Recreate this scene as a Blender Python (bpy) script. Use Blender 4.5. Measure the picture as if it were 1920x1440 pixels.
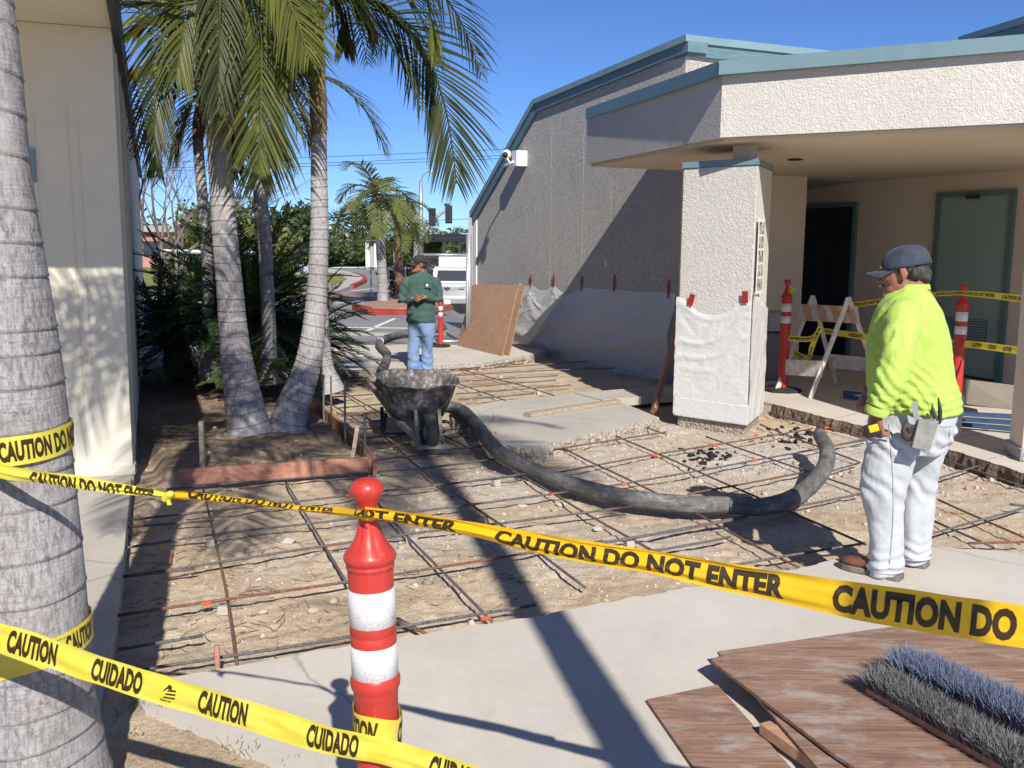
import bpy, bmesh, math, random
import numpy as np
from mathutils import Vector, Matrix

for _o in list(bpy.data.objects):
    bpy.data.objects.remove(_o)
SC = bpy.context.scene
COL = SC.collection
R = math.radians
rnd = random.Random(7)
rng = np.random.default_rng(11)

# ------------------------------------------------------------------ camera
CAM = Vector((0, 0, 1.65))
FPX, PITCH, ROLL = 1800.0, R(8.28), 0.0086
_f = Vector((0, math.cos(PITCH), -math.sin(PITCH)))
_u0 = Vector((0, math.sin(PITCH), math.cos(PITCH)))
_r0 = Vector((1, 0, 0))
_r = _r0 * math.cos(ROLL) + _u0 * math.sin(ROLL)
_u = _u0 * math.cos(ROLL) - _r0 * math.sin(ROLL)
cd = bpy.data.cameras.new('camera')
cd.sensor_width = 36
cd.lens = 36 * FPX / 1920
cd.clip_start = 0.05
cd.clip_end = 2000
cam = bpy.data.objects.new('camera', cd)
COL.objects.link(cam)
cam.matrix_world = Matrix(((_r.x, _u.x, -_f.x, CAM.x), (_r.y, _u.y, -_f.y, CAM.y), (_r.z, _u.z, -_f.z, CAM.z), (0, 0, 0, 1)))
SC.camera = cam

# ------------------------------------------------------------------ light
SUN_AZ, SUN_EL = R(13.2), R(38)          # travels away from the camera, drifting left
sun_travel = Vector((-math.sin(SUN_AZ) * math.cos(SUN_EL), math.cos(SUN_AZ) * math.cos(SUN_EL), -math.sin(SUN_EL)))
W = bpy.data.worlds.new('World')
SC.world = W
W.use_nodes = True
wn = W.node_tree.nodes
sky = wn.new('ShaderNodeTexSky')
sky.sky_type = 'NISHITA'
sky.sun_disc = False
sky.sun_elevation = SUN_EL
sky.sun_rotation = math.pi - SUN_AZ
sky.altitude = 0
sky.air_density = 0.7
sky.dust_density = 0.0
sky.ozone_density = 3.0
wn['Background'].inputs['Strength'].default_value = 0.10
wt = wn.new('ShaderNodeMix'); wt.data_type = 'RGBA'; wt.blend_type = 'MULTIPLY'; wt.inputs[0].default_value = 1.0   # the camera's cool white balance
wt.inputs[7].default_value = (0.50, 0.68, 0.98, 1)
W.node_tree.links.new(sky.outputs[0], wt.inputs[6])
W.node_tree.links.new(wt.outputs[2], wn['Background'].inputs['Color'])
sl = bpy.data.lights.new('sun', 'SUN')
sl.energy = 5.0
sl.angle = R(0.5)
sl.color = (1.0, 0.95, 0.87)
so = bpy.data.objects.new('sun', sl)
COL.objects.link(so)
so.rotation_euler = sun_travel.to_track_quat('-Z', 'Y').to_euler()
so.location = (0, 0, 30)
SC.view_settings.view_transform = 'Standard'
SC.view_settings.look = 'None'
SC.view_settings.exposure = 0.38
SC.view_settings.gamma = 1
SC.view_settings.use_curve_mapping = False
SC.cycles.max_bounces = 8
SC.cycles.diffuse_bounces = 5
SC.cycles.transparent_max_bounces = 16

# ------------------------------------------------------------------ surveying helpers
def ray(px, py):
    return _f + _r * ((px - 960) / FPX) + _u * ((720 - py) / FPX)
def G(px, py, z=0.0):                      # where the sight line meets the level z
    d = ray(px, py)
    return CAM + d * ((z - CAM.z) / d.z)
def at(px, py, Y):                         # the point at distance Y
    d = ray(px, py)
    return CAM + d * (Y / d.y)
def hit(px, py, p0, n):                    # the point on a plane
    d = ray(px, py)
    p0 = Vector(p0); n = Vector(n)
    return CAM + d * ((p0 - CAM).dot(n) / d.dot(n))

# ------------------------------------------------------------------ noise
_T = np.random.default_rng(5).random(8192) * 2 - 1
def vnoise(P, seed=0):
    P = np.asarray(P, dtype=np.float64)
    I = np.floor(P).astype(np.int64)
    F = P - I
    F = F * F * (3 - 2 * F)
    out = 0
    for dx in (0, 1):
        wx = F[:, 0] if dx else 1 - F[:, 0]
        for dy in (0, 1):
            wy = F[:, 1] if dy else 1 - F[:, 1]
            for dz in (0, 1):
                wz = F[:, 2] if dz else 1 - F[:, 2]
                h = ((I[:, 0] + dx) * 73856093) ^ ((I[:, 1] + dy) * 19349663) ^ ((I[:, 2] + dz) * 83492791) ^ (seed * 2654435)
                out = out + wx * wy * wz * _T[h & 8191]
    return out
def fbm(P, octs=4, seed=0, gain=0.5):
    P = np.asarray(P, dtype=np.float64)
    a, s, o = 1.0, 1.0, 0
    for k in range(octs):
        o = o + a * vnoise(P * s, seed + k * 13)
        a *= gain; s *= 2.03
    return o

# ------------------------------------------------------------------ materials
MATS = {}
def srgb(r, g, b):
    return tuple(((c / 255) / 12.92 if c <= 10 else ((c / 255 + 0.055) / 1.055) ** 2.4) for c in (r, g, b)) + (1,)
def c4(c): return tuple(c) + (1,) if len(c) == 3 else tuple(c)
class NT:
    def __init__(s, name):
        s.m = bpy.data.materials.new(name); s.m.use_nodes = True
        s.t = s.m.node_tree; s.n = s.t.nodes; s.l = s.t.links
        s.b = s.n['Principled BSDF']; s.out = s.n['Material Output']
        s.tc = s.n.new('ShaderNodeTexCoord')
    def link(s, a, b): s.l.new(a, b)
    def map(s, scale=(1, 1, 1), rot=(0, 0, 0), src='Object'):
        m = s.n.new('ShaderNodeMapping'); m.inputs['Scale'].default_value = scale; m.inputs['Rotation'].default_value = rot
        s.link(s.tc.outputs[src], m.inputs['Vector']); return m.outputs[0]
    def noise(s, vec, scale=5, detail=5, rough=0.6, dist=0.0, out='Fac'):
        n = s.n.new('ShaderNodeTexNoise'); n.inputs['Scale'].default_value = scale; n.inputs['Detail'].default_value = detail
        n.inputs['Roughness'].default_value = rough; n.inputs['Distortion'].default_value = dist
        s.link(vec, n.inputs['Vector']); return n.outputs[out]
    def voro(s, vec, scale=5, feature='F1', out='Distance', rand=1.0):
        n = s.n.new('ShaderNodeTexVoronoi'); n.feature = feature; n.inputs['Scale'].default_value = scale
        n.inputs['Randomness'].default_value = rand
        s.link(vec, n.inputs['Vector']); return n.outputs[out]
    def wave(s, vec, scale=5, dist=2, detail=3, dirn='X', ds=1.0):
        n = s.n.new('ShaderNodeTexWave'); n.inputs['Scale'].default_value = scale; n.inputs['Distortion'].default_value = dist
        n.inputs['Detail'].default_value = detail; n.bands_direction = dirn; n.inputs['Detail Scale'].default_value = ds
        s.link(vec, n.inputs['Vector']); return n.outputs['Fac']
    def ramp(s, fac, stops, interp='LINEAR'):
        r = s.n.new('ShaderNodeValToRGB'); e = r.color_ramp.elements; r.color_ramp.interpolation = interp
        while len(e) < len(stops): e.new(0.5)
        for i, (p, c) in enumerate(stops):
            e[i].position = p; e[i].color = c4(c) if hasattr(c, '__len__') else (c, c, c, 1)
        s.link(fac, r.inputs[0]); return r.outputs[0]
    def mix(s, fac, a, b, mode='MIX'):
        m = s.n.new('ShaderNodeMix'); m.data_type = 'RGBA'; m.blend_type = mode
        if isinstance(fac, (int, float)): m.inputs[0].default_value = fac
        else: s.link(fac, m.inputs[0])
        for k, v in ((6, a), (7, b)):
            if isinstance(v, tuple): m.inputs[k].default_value = c4(v)
            else: s.link(v, m.inputs[k])
        return m.outputs[2]
    def math(s, op, a, b=0.0):
        m = s.n.new('ShaderNodeMath'); m.operation = op
        for k, v in ((0, a), (1, b)):
            if isinstance(v, (int, float)): m.inputs[k].default_value = v
            else: s.link(v, m.inputs[k])
        return m.outputs[0]
    def bump(s, h, strength=0.5, dist=0.01, normal=None):
        b = s.n.new('ShaderNodeBump'); b.inputs['Strength'].default_value = strength; b.inputs['Distance'].default_value = dist
        s.link(h, b.inputs['Height'])
        if normal is not None: s.link(normal, b.inputs['Normal'])
        return b.outputs[0]
    def attr(s, name, out='Fac'):
        a = s.n.new('ShaderNodeAttribute'); a.attribute_name = name; return a.outputs[out]
    def island(s):
        g = s.n.new('ShaderNodeNewGeometry'); return g.outputs['Random Per Island']
    def done(s, color=None, rough=0.8, spec=0.3, metal=0.0, normal=None, alpha=None):
        b = s.b
        if color is not None:
            if isinstance(color, tuple): b.inputs['Base Color'].default_value = c4(color)
            else: s.link(color, b.inputs['Base Color'])
        if isinstance(rough, (int, float)): b.inputs['Roughness'].default_value = rough
        else: s.link(rough, b.inputs['Roughness'])
        b.inputs['Specular IOR Level'].default_value = spec
        b.inputs['Metallic'].default_value = metal
        if normal is not None: s.link(normal, b.inputs['Normal'])
        if alpha is not None: b.inputs['Alpha'].default_value = alpha
        return s.m

def simple(name, c, rough=0.6, spec=0.3, metal=0.0, var=0.25, scale=6, bump=0.15, bscale=60, bdist=0.003, stretch=(1, 1, 1), c2=None):
    if name in MATS: return MATS[name]
    t = NT(name); v = t.map(stretch)
    n = t.noise(v, scale, 6, 0.65)
    d = c2 if c2 is not None else tuple(x * (1 - var) for x in c[:3])
    n2 = t.noise(v, bscale, 3)
    col = t.mix(t.ramp(n, [(0.35, 0), (0.65, 1)]), c[:3], d[:3])
    MATS[name] = t.done(col, rough, spec, metal, t.bump(n2, bump, bdist) if bump else None)
    return MATS[name]

def m_stucco(name, c, bs=0.7, scale=26, dist=0.014):
    t = NT(name); v = t.map()
    vd = t.noise(v, 14, 2, 0.5, 0, 'Color')
    warped = t.mix(0.06, v, vd)
    w = t.noise(warped, scale, 2.5, 0.55, 1.2)
    worm = t.ramp(w, [(0.40, 0.0), (0.50, 0.75), (0.62, 1.0)])
    fine = t.noise(v, 160, 3)
    big = t.noise(v, 1.3, 5)
    stain = t.noise(t.map((3, 3, .35)), 2.2, 5)
    col = t.mix(t.ramp(big, [(0.3, 0), (0.75, 1)]), c, tuple(x * 0.9 for x in c))
    col = t.mix(t.ramp(stain, [(0.52, 0), (0.85, .35)]), col, tuple(x * .72 for x in c))
    n1 = t.bump(fine, 0.12, 0.002)
    return t.done(col, 0.92, 0.15, 0, t.bump(worm, bs, dist, n1))
M_STUCCO = m_stucco('stucco_cream', (0.52, 0.495, 0.45), .9, 40, .012)
M_STUCCO_W = m_stucco('stucco_white', (0.65, 0.615, 0.55), 0.5, 40, .010)
M_SMOOTH = simple('stucco_smooth', (0.72, 0.615, 0.475), 0.9, 0.15, 0, 0.08, 1.5, 0.2, 120, 0.003)
M_CREAMWALL = simple('painted_panel_cream', (0.66, 0.62, 0.51), 0.85, 0.2, 0, 0.10, 1.2, 0.25, 90, 0.003)

def m_concrete(name, c, crack=False):
    t = NT(name); v = t.map()
    a = t.noise(v, 0.9, 6, 0.6); b = t.noise(v, 7, 8, 0.75); d = t.noise(v, 150, 3, .6)
    col = t.mix(t.ramp(a, [(0.3, 0), (0.7, 1)]), c, tuple(x * y for x, y in zip(c, (0.80, 0.79, 0.77))))
    col = t.mix(t.ramp(b, [(0.45, 0), (0.75, 0.45)]), col, tuple(x * 0.72 for x in c))
    col = t.mix(t.ramp(d, [(0.35, 0.35), (0.5, 0)]), col, tuple(x * 0.55 for x in c))
    st = t.noise(t.map((1, .35, 1), (0, 0, .4)), 2.6, 6, .7)
    col = t.mix(t.ramp(st, [(0.58, 0), (0.72, .4)]), col, tuple(x * y for x, y in zip(c, (.62, .56, .48))))
    cr = t.voro(t.mix(.25, v, t.noise(v, 1.1, 4, .6, 0, 'Color')), .42, 'DISTANCE_TO_EDGE')
    col = t.mix(t.ramp(cr, [(0.0, .55), (0.004, 0)]), col, tuple(x * 0.35 for x in c))
    sc_ = t.noise(t.map((.6, 9, 1), (0, 0, 1.1)), 2.0, 7, .75)
    col = t.mix(t.ramp(sc_, [(0.60, 0), (0.70, .28)]), col, tuple(x * .7 for x in c))
    return t.done(col, 0.88, 0.2, 0, t.bump(d, 0.25, 0.003, t.bump(b, 0.2, 0.01)))
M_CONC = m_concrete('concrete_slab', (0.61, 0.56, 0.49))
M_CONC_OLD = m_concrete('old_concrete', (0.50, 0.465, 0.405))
def m_broken():
    t = NT('broken_concrete_edge'); v = t.map()
    a = t.noise(v, 30, 6, .7); b = t.voro(v, 38)
    col = t.ramp(a, [(0.3, (0.22, 0.18, 0.14)), (0.7, (0.52, 0.47, 0.40))])
    return t.done(col, 0.95, 0.1, 0, t.bump(b, 0.9, 0.02, t.bump(a, 0.6, 0.015)))
M_BROKEN = m_broken()

def m_dirt():
    t = NT('dirt_and_gravel'); v = t.map()
    gr = t.attr('gravel'); so_ = t.attr('soil')
    a = t.noise(v, 1.6, 8, 0.7); b = t.noise(v, 22, 6, 0.7); c = t.noise(v, 120, 4, .7)
    base = t.ramp(a, [(0.30, (0.29, 0.21, 0.135)), (0.5, (0.49, 0.385, 0.27)), (0.72, (0.60, 0.50, 0.37))])
    base = t.mix(t.ramp(b, [(0.4, 0.0), (0.7, 0.6)]), base, (0.52, 0.44, 0.34))
    grav = t.ramp(b, [(0.3, (0.34, 0.30, 0.26)), (0.55, (0.54, 0.50, 0.45)), (0.8, (0.68, 0.64, 0.58))])
    soil = t.ramp(b, [(0.3, (0.13, 0.09, 0.06)), (0.7, (0.30, 0.235, 0.165))])
    col = t.mix(gr, base, grav)
    col = t.mix(so_, col, soil)
    col = t.mix(t.ramp(c, [(0.38, 0.6), (0.52, 0)]), col, (0.16, 0.115, 0.08))
    vv = t.voro(v, 42, 'F1')
    return t.done(col, 0.97, 0.08, 0, t.bump(c, 0.5, 0.006, t.bump(vv, 0.3, 0.010, t.bump(b, 0.35, 0.012))))
M_DIRT = m_dirt()
def m_stone():
    t = NT('loose_stone'); i = t.island(); v = t.map()
    col = t.ramp(i, [(0.0, (0.26, 0.20, 0.15)), (0.35, (0.44, 0.37, 0.29)), (0.7, (0.47, 0.40, 0.32)), (1.0, (0.54, 0.49, 0.42))])
    return t.done(col, 0.95, 0.1, 0, t.bump(t.noise(v, 80), 0.4, 0.004))
M_STONE = m_stone()

def m_asphalt():
    t = NT('asphalt'); v = t.map()
    a = t.noise(v, 0.35, 6); b = t.noise(v, 60, 4)
    col = t.ramp(a, [(0.3, (0.16, 0.155, 0.15)), (0.7, (0.24, 0.235, 0.225))])
    col = t.mix(t.ramp(b, [(0.4, 0), (0.7, .5)]), col, (0.33, 0.32, 0.30))
    return t.done(col, 0.9, 0.2, 0, t.bump(b, 0.3, 0.01))
M_ASPH = m_asphalt()

def m_rebar():
    t = NT('rusty_rebar'); v = t.map(); i = t.n.new('ShaderNodeObjectInfo').outputs['Random']
    a = t.noise(v, 3.0, 6, .7); w = t.noise(v, 150, 2)
    rust = t.ramp(t.noise(v, 60, 4), [(0.3, (0.12, 0.055, 0.032)), (0.7, (0.25, 0.115, 0.065))])
    steel = t.ramp(t.noise(v, 60, 4), [(0.3, (0.06, 0.055, 0.055)), (0.7, (0.17, 0.16, 0.155))])
    f = t.math('ADD', a, t.math('MULTIPLY', t.math('SUBTRACT', i, 0.5), 0.28))
    return t.done(t.mix(t.ramp(f, [(0.52, 0), (0.66, 1)]), steel, rust), 0.75, 0.3, 0.0, t.bump(w, 0.5, 0.003))
M_REBAR = m_rebar()

def m_bark(name, c, ring=14, fine=1.0):
    t = NT(name)
    v = t.map((1, 1, 1))
    vs = t.noise(t.map((26, 26, 7)), 3.2, 5, 0.75)          # short vertical fissures
    hs = t.noise(t.map((5, 5, 60)), 2.2, 4, 0.6)            # fine horizontal scars
    big = t.noise(v, 4, 5); sp = t.noise(v, 34, 4, .7)
    col = t.mix(t.ramp(vs, [(0.38, 1), (0.56, 0)]), c, tuple(x * 0.42 for x in c))
    col = t.mix(t.ramp(hs, [(0.33, .75), (0.46, 0)]), col, tuple(x * 0.55 for x in c))
    col = t.mix(t.ramp(big, [(0.4, 0), (0.7, .55)]), col, (c[0] * 0.8, c[1] * 0.73, c[2] * 0.66))
    col = t.mix(t.ramp(sp, [(0.60, 0), (0.66, .7)]), col, (.10, .09, .085))
    ck = t.voro(t.mix(.05, t.map((1, 1, .62)), t.noise(v, 9, 3, .6, 0, 'Color')), 30, 'DISTANCE_TO_EDGE')
    col = t.mix(t.ramp(ck, [(0.0, .55), (0.05, 0)]), col, tuple(x * 0.5 for x in c))
    pt_ = t.noise(t.map((1, 1, .5)), 2.1, 6, .7)
    col = t.mix(t.ramp(pt_, [(0.48, 0), (0.66, .6)]), col, (c[0] * 1.35, c[1] * 1.33, c[2] * 1.3))
    scar = t.attr('scar')
    col = t.mix(t.math('MULTIPLY', scar, .34), col, (c[0] * .42, c[1] * .40, c[2] * .38))
    return t.done(col, 0.9, 0.15, 0, t.bump(vs, 0.55 * fine, 0.008, t.bump(hs, 0.5 * fine, 0.006)))
M_BARK = m_bark('palm_bark_grey', (0.37, 0.355, 0.36))
M_BARK_D = m_bark('palm_bark_brown', (0.25, 0.14, 0.10))
M_SHAFT = m_bark('crownshaft_skin', (0.22, 0.17, 0.10))

def m_leaf(name, c1, c2, trans=0.35, rough=0.42):
    t = NT(name); i = t.island(); v = t.map()
    n = t.noise(v, 3, 3)
    f = t.math('ADD', t.math('MULTIPLY', i, 0.6), t.math('MULTIPLY', n, 0.45))
    col = t.ramp(f, [(0.15, c1), (0.85, c2)])
    t.done(col, rough, 0.45)
    tr = t.n.new('ShaderNodeBsdfTranslucent')
    t.link(t.mix(1.0, col, (1.7, 1.75, 0.7), 'MULTIPLY'), tr.inputs['Color'])
    ms = t.n.new('ShaderNodeMixShader'); ms.inputs[0].default_value = trans
    t.link(t.b.outputs[0], ms.inputs[1]); t.link(tr.outputs[0], ms.inputs[2])
    t.link(ms.outputs[0], t.out.inputs['Surface'])
    return t.m
M_FROND = m_leaf('palm_frond_green', (0.035, 0.052, 0.013), (0.165, 0.180, 0.042))
M_FROND_D = m_leaf('palm_frond_dark', (0.018, 0.030, 0.010), (0.080, 0.095, 0.028), 0.22)
M_FROND_L = m_leaf('palm_frond_light', (0.06, 0.078, 0.018), (0.22, 0.225, 0.048), .4)
M_FROND_Y = m_leaf('palm_frond_yellow', (0.30, 0.29, 0.045), (0.46, 0.40, 0.085), 0.45)
M_FROND_B = m_leaf('palm_frond_dry', (0.24, 0.15, 0.07), (0.36, 0.27, 0.12), 0.3)
M_CYCAD = m_leaf('cycad_leaf', (0.018, 0.035, 0.015), (0.05, 0.085, 0.03), 0.12, 0.35)
M_TREE_A = m_leaf('hedge_leaf', (0.035, 0.06, 0.018), (0.11, 0.15, 0.045), 0.25)
M_TREE_B = m_leaf('pine_leaf', (0.03, 0.055, 0.025), (0.085, 0.125, 0.04), 0.25)
M_TREE_C = m_leaf('olive_leaf', (0.08, 0.105, 0.03), (0.20, 0.215, 0.07), 0.3)
M_FLOWER = m_leaf('magenta_flower', (0.16, 0.02, 0.05), (0.08, 0.05, 0.03), 0.2)

def m_ply(name, ca, cb, stain=0.5, rot=0.0):
    t = NT(name); v = t.map((1.2, 9, 9), (0, 0, rot)); u = t.map()
    w = t.noise(v, 2.2, 7, .7, 0.9)
    col = t.ramp(w, [(0.36, cb), (0.62, ca)])
    gr_ = t.noise(t.map((2, 70, 70), (0, 0, rot)), 2.0, 3, .6)
    col = t.mix(t.ramp(gr_, [(0.35, .55), (0.5, 0)]), col, tuple(x * .45 for x in cb))
    s1 = t.noise(t.map((1.6, 3.5, 1), (0, 0, rot)), 2.3, 8, .72, .3)
    col = t.mix(t.ramp(s1, [(0.50, 0), (0.64, stain)]), col, (0.40, 0.36, 0.32))
    s2 = t.noise(t.map((1.5, 3, 1), (0, 0, rot)), 3.4, 8, .75, .5)
    col = t.mix(t.ramp(s2, [(0.56, 0), (0.72, stain)]), col, (0.07, 0.05, 0.045))
    kn = t.voro(t.map((1, 2.2, 1), (0, 0, rot)), 2.3)
    col = t.mix(t.ramp(kn, [(0.04, .8), (0.09, 0)]), col, (0.06, 0.03, 0.02))
    return t.done(col, 0.8, 0.25, 0, t.bump(w, 0.35, 0.004))
M_PLY = m_ply('weathered_plywood', (0.345, 0.215, 0.15), (0.205, 0.125, 0.09), 0.66)
M_PLY_TAN = m_ply('tan_plywood', (0.36, 0.215, 0.135), (0.27, 0.155, 0.095), 0.12)
M_PLYEDGE = simple('plywood_edge', (0.20, 0.12, 0.07), 0.8, .2, 0, .5, 3, .3, 50, .003, (1, 1, 40))
def m_wood(name, ca, cb):
    t = NT(name); w = t.noise(t.map((1.5, 24, 24)), 2.0, 4, .6, .4)
    col = t.ramp(w, [(0.32, cb), (0.66, ca)])
    return t.done(col, 0.75, 0.25, 0, t.bump(w, 0.3, 0.003))
M_RED_WOOD = m_wood('reddish_form_board', (0.50, 0.245, 0.165), (0.33, 0.145, 0.095))
M_FORM2 = m_wood('curved_form_board', (0.42, 0.23, 0.15), (0.26, 0.13, 0.085))
M_STAKEWOOD = m_wood('stake_wood', (0.42, 0.36, 0.28), (0.26, 0.21, 0.16))
M_LUMBER = m_wood('fresh_lumber', (0.50, 0.30, 0.19), (0.38, 0.20, 0.12))
M_STEEL = simple('stake_steel', (0.30, 0.26, 0.23), 0.55, .4, .5, .4, 12)
M_GALV = simple('galvanised_steel', (0.50, 0.51, 0.52), 0.45, .4, .6, .2, 8)
M_DARKMETAL = simple('dark_metal', (0.06, 0.06, 0.065), 0.5, .4, .4)
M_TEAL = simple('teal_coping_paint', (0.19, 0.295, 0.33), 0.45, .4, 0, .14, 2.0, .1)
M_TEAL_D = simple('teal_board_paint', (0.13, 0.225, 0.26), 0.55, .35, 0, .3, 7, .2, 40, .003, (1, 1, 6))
M_DOOR = simple('green_door_paint', (0.30, 0.40, 0.355), 0.5, .3, 0, .08, 2, .05)
M_DOORFR = simple('door_frame_paint', (0.13, 0.21, 0.205), 0.5, .3, 0, .1, 3, .05)
M_BLACKDOOR = simple('dark_doorway_paint', (0.022, 0.026, 0.03), 0.5, .3, 0, .2, 3, .05)
M_WHITE = simple('white_paint', (0.78, 0.78, 0.76), 0.5, .35, 0, .06, 3, .05)
M_CARWHITE = simple('car_white', (0.75, 0.76, 0.77), 0.25, .5, 0, .03, 3, 0)
M_GLASSD = simple('dark_car_glass', (0.03, 0.035, 0.04), 0.08, .6, 0, .1, 3, 0)
M_RUBBER = simple('black_rubber', (0.035, 0.034, 0.033), 0.8, .2, 0, .3, 9)
M_BLACK = simple('black_plastic', (0.025, 0.025, 0.027), 0.5, .35, 0, .2, 9, .05)
M_GREY = simple('grey_plastic', (0.33, 0.34, 0.34), 0.5, .35, 0, .1, 9, .05)
M_REDPAINT = simple('red_kerb_paint', (0.42, 0.06, 0.05), 0.7, .25, 0, .35, 9)
M_REDTAPE = simple('red_tape', (0.36, 0.03, 0.03), 0.45, .4, 0, .2, 20, .1)
M_ORANGE = simple('delineator_orange', (0.60, 0.042, 0.030), 0.36, .45, 0, .10, 5, .06, 90, .002)
_t = NT('scuffed_orange_plastic'); _v = _t.map(); _a = _t.noise(_v, 6, 6, .7); _b = _t.noise(_t.map((60, 60, 9)), 1.6, 5, .7)
_c = _t.mix(_t.ramp(_a, [(.35, 0), (.75, 1)]), (0.50, 0.034, 0.026), (0.42, 0.042, 0.032)); _c = _t.mix(_t.ramp(_b, [(.60, 0), (.72, .45)]), _c, (.60, .17, .12)); _c = _t.mix(_t.ramp(_t.noise(_v, 40, 4, .7), [(.62, 0), (.70, .5)]), _c, (.16, .05, .04))
M_ORANGE = _t.done(_c, _t.ramp(_b, [(.4, .33), (.7, .55)]), .45, 0, _t.bump(_b, .12, .002))
M_MARK = simple('orange_marking_paint', (0.78, 0.10, 0.05), 0.7, .2, 0, .2, 30)
M_PINK = simple('pink_marking_paint', (0.65, 0.16, 0.22), 0.8, .1, 0, .3, 30)
M_BRICK = simple('red_paving', (0.40, 0.24, 0.17), 0.85, .2, 0, .25, 3)
M_LAWN = simple('lawn', (0.27, 0.28, 0.10), 0.95, .1, 0, .5, 1.2, .6, 40, .02)
M_KERB = m_concrete('pale_kerb', (0.52, 0.48, 0.43))
M_WIRE = simple('overhead_wire', (0.04, 0.04, 0.045), .6, .2, 0, 0, 3, 0)
M_PIPEBLUE = simple('blue_strut', (0.05, 0.09, 0.17), 0.5, .35, 0, .3, 6)
def m_reflect():
    t = NT('white_reflective_band'); v = t.map()
    e = t.voro(v, 140, 'DISTANCE_TO_EDGE'); n = t.noise(v, 300, 2)
    col = t.mix(t.ramp(e, [(0.04, 1), (0.10, 0)]), (0.70, 0.70, 0.71), (0.50, 0.50, 0.52))
    col = t.mix(t.ramp(n, [(0.45, 0), (0.6, .3)]), col, (.85, .85, .86))
    return t.done(col, 0.3, 0.6, 0.1, t.bump(e, 0.25, 0.001))
M_REFL = m_reflect()
def m_tape(nm='yellow_barrier_tape', ya=(0.80, 0.70, 0.07), yb=(0.84, 0.76, 0.13)):
    t = NT(nm); v = t.map()
    n = t.noise(v, 18, 3)
    col = t.mix(t.ramp(n, [(0.4, 0), (0.7, 1)]), ya, yb)
    t.done(col, 0.30, 0.5, 0, t.bump(t.noise(t.map((8, 8, 8)), 5, 3), 0.25, 0.004))
    tr = t.n.new('ShaderNodeBsdfTranslucent'); t.link(col, tr.inputs['Color'])
    ms = t.n.new('ShaderNodeMixShader'); ms.inputs[0].default_value = .30
    t.link(t.b.outputs[0], ms.inputs[1]); t.link(tr.outputs[0], ms.inputs[2]); t.link(ms.outputs[0], t.out.inputs['Surface'])
    return t.m
M_TAPE = m_tape()
M_TAPE_O = m_tape('amber_barrier_tape', (0.84, 0.50, 0.012), (0.86, 0.56, 0.02))
M_INK = simple('tape_ink', (0.035, 0.02, 0.006), .4, .4, 0, .1, 9, 0)
def m_sheet():
    t = NT('clear_plastic_sheeting'); v = t.map()
    w = t.noise(t.map((3, 3, 6), (.3, .5, .2)), 4, 6, .7, .8)
    t.done((0.86, 0.86, 0.845), 0.16, 0.7, 0, t.bump(w, 0.7, 0.02), 0.50)
    return t.m
M_SHEET = m_sheet()
def m_hose():
    t = NT('hose_rubber'); v = t.map()
    a = t.noise(t.map((1, .8, 3)), 7, 9, .8, .4); b = t.noise(v, 60, 4, .7)
    col = t.ramp(a, [(0.35, (0.06, 0.058, 0.055)), (0.52, (0.14, 0.134, 0.126)), (0.70, (0.34, 0.33, 0.312))])
    col = t.mix(t.ramp(b, [(0.45, 0), (0.7, .5)]), col, (0.05, 0.048, 0.045))
    return t.done(col, 0.7, 0.3, 0, t.bump(b, 0.35, 0.003))
M_HOSE = m_hose()
def m_barrow():
    t = NT('cement_stained_steel'); v = t.map()
    a = t.noise(v, 7, 8, .75)
    col = t.ramp(a, [(0.36, (0.055, 0.045, 0.04)), (0.50, (0.19, 0.165, 0.145)), (0.62, (0.58, 0.56, 0.52))])
    return t.done(col, 0.7, 0.3, 0.1, t.bump(t.noise(v, 30, 5), .6, .006))
M_BARROW = m_barrow()
def m_cloth(name, c, c2, rough=.9, weave=260, var=6, fleck=None):
    t = NT(name); v = t.map()
    a = t.noise(v, var, 6, .7); w = t.noise(v, weave, 2)
    col = t.mix(t.ramp(a, [(0.35, 0), (0.7, 1)]), c, c2)
    if fleck:
        fl = t.noise(t.map((1, 1, 5)), 55, 3, .7)
        col = t.mix(t.ramp(fl, [(0.56, 0), (0.64, .7)]), col, fleck)
    folds = t.noise(t.map((7, 7, 4), (.2, .3, 0)), 2.2, 5, .6, .6)
    t.b.inputs['Sheen Weight'].default_value = .1
    return t.done(col, rough, 0.15, 0, t.bump(w, 0.25, 0.0015, t.bump(folds, 0.3, 0.02)))
M_NEON = m_cloth('neon_yellow_cloth', (0.46, 0.62, 0.13), (0.37, 0.53, 0.095), .85, 300, 4, (0.24, 0.38, 0.05))
M_JEANLIGHT = m_cloth('pale_denim', (0.50, 0.52, 0.55), (0.40, 0.415, 0.44), .9, 300, 5)
M_JEANBLUE = m_cloth('blue_denim', (0.13, 0.23, 0.44), (0.27, 0.35, 0.50), .9, 300, 9)
M_SHIRTGREEN = m_cloth('dark_green_cloth', (0.042, 0.092, 0.078), (0.068, 0.122, 0.107), .9, 300, 6)
M_CAPBLUE = m_cloth('slate_cap_cloth', (0.032, 0.043, 0.066), (0.065, 0.075, 0.10), .9, 400, 14)
M_CAPDARK = m_cloth('dark_cap_cloth', (0.025, 0.028, 0.024), (0.05, 0.05, 0.04), .9, 400, 14)
M_SKIN = m_cloth('tanned_skin', (0.33, 0.155, 0.10), (0.26, 0.11, 0.07), .55, 300, 30)
M_HAIR = simple('grey_dark_hair', (0.016, 0.014, 0.013), .7, .3, 0, .5, 40, .6, 90, .006, (1, 1, .3), (0.075, 0.07, 0.066))
M_BEARD = simple('white_beard', (0.55, 0.50, 0.46), .8, .2, 0, .3, 40, .6, 120, .004)
M_BOOT = simple('brown_boot_leather', (0.20, 0.085, 0.05), .6, .35, 0, .45, 14, .4, 40, .004)
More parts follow.
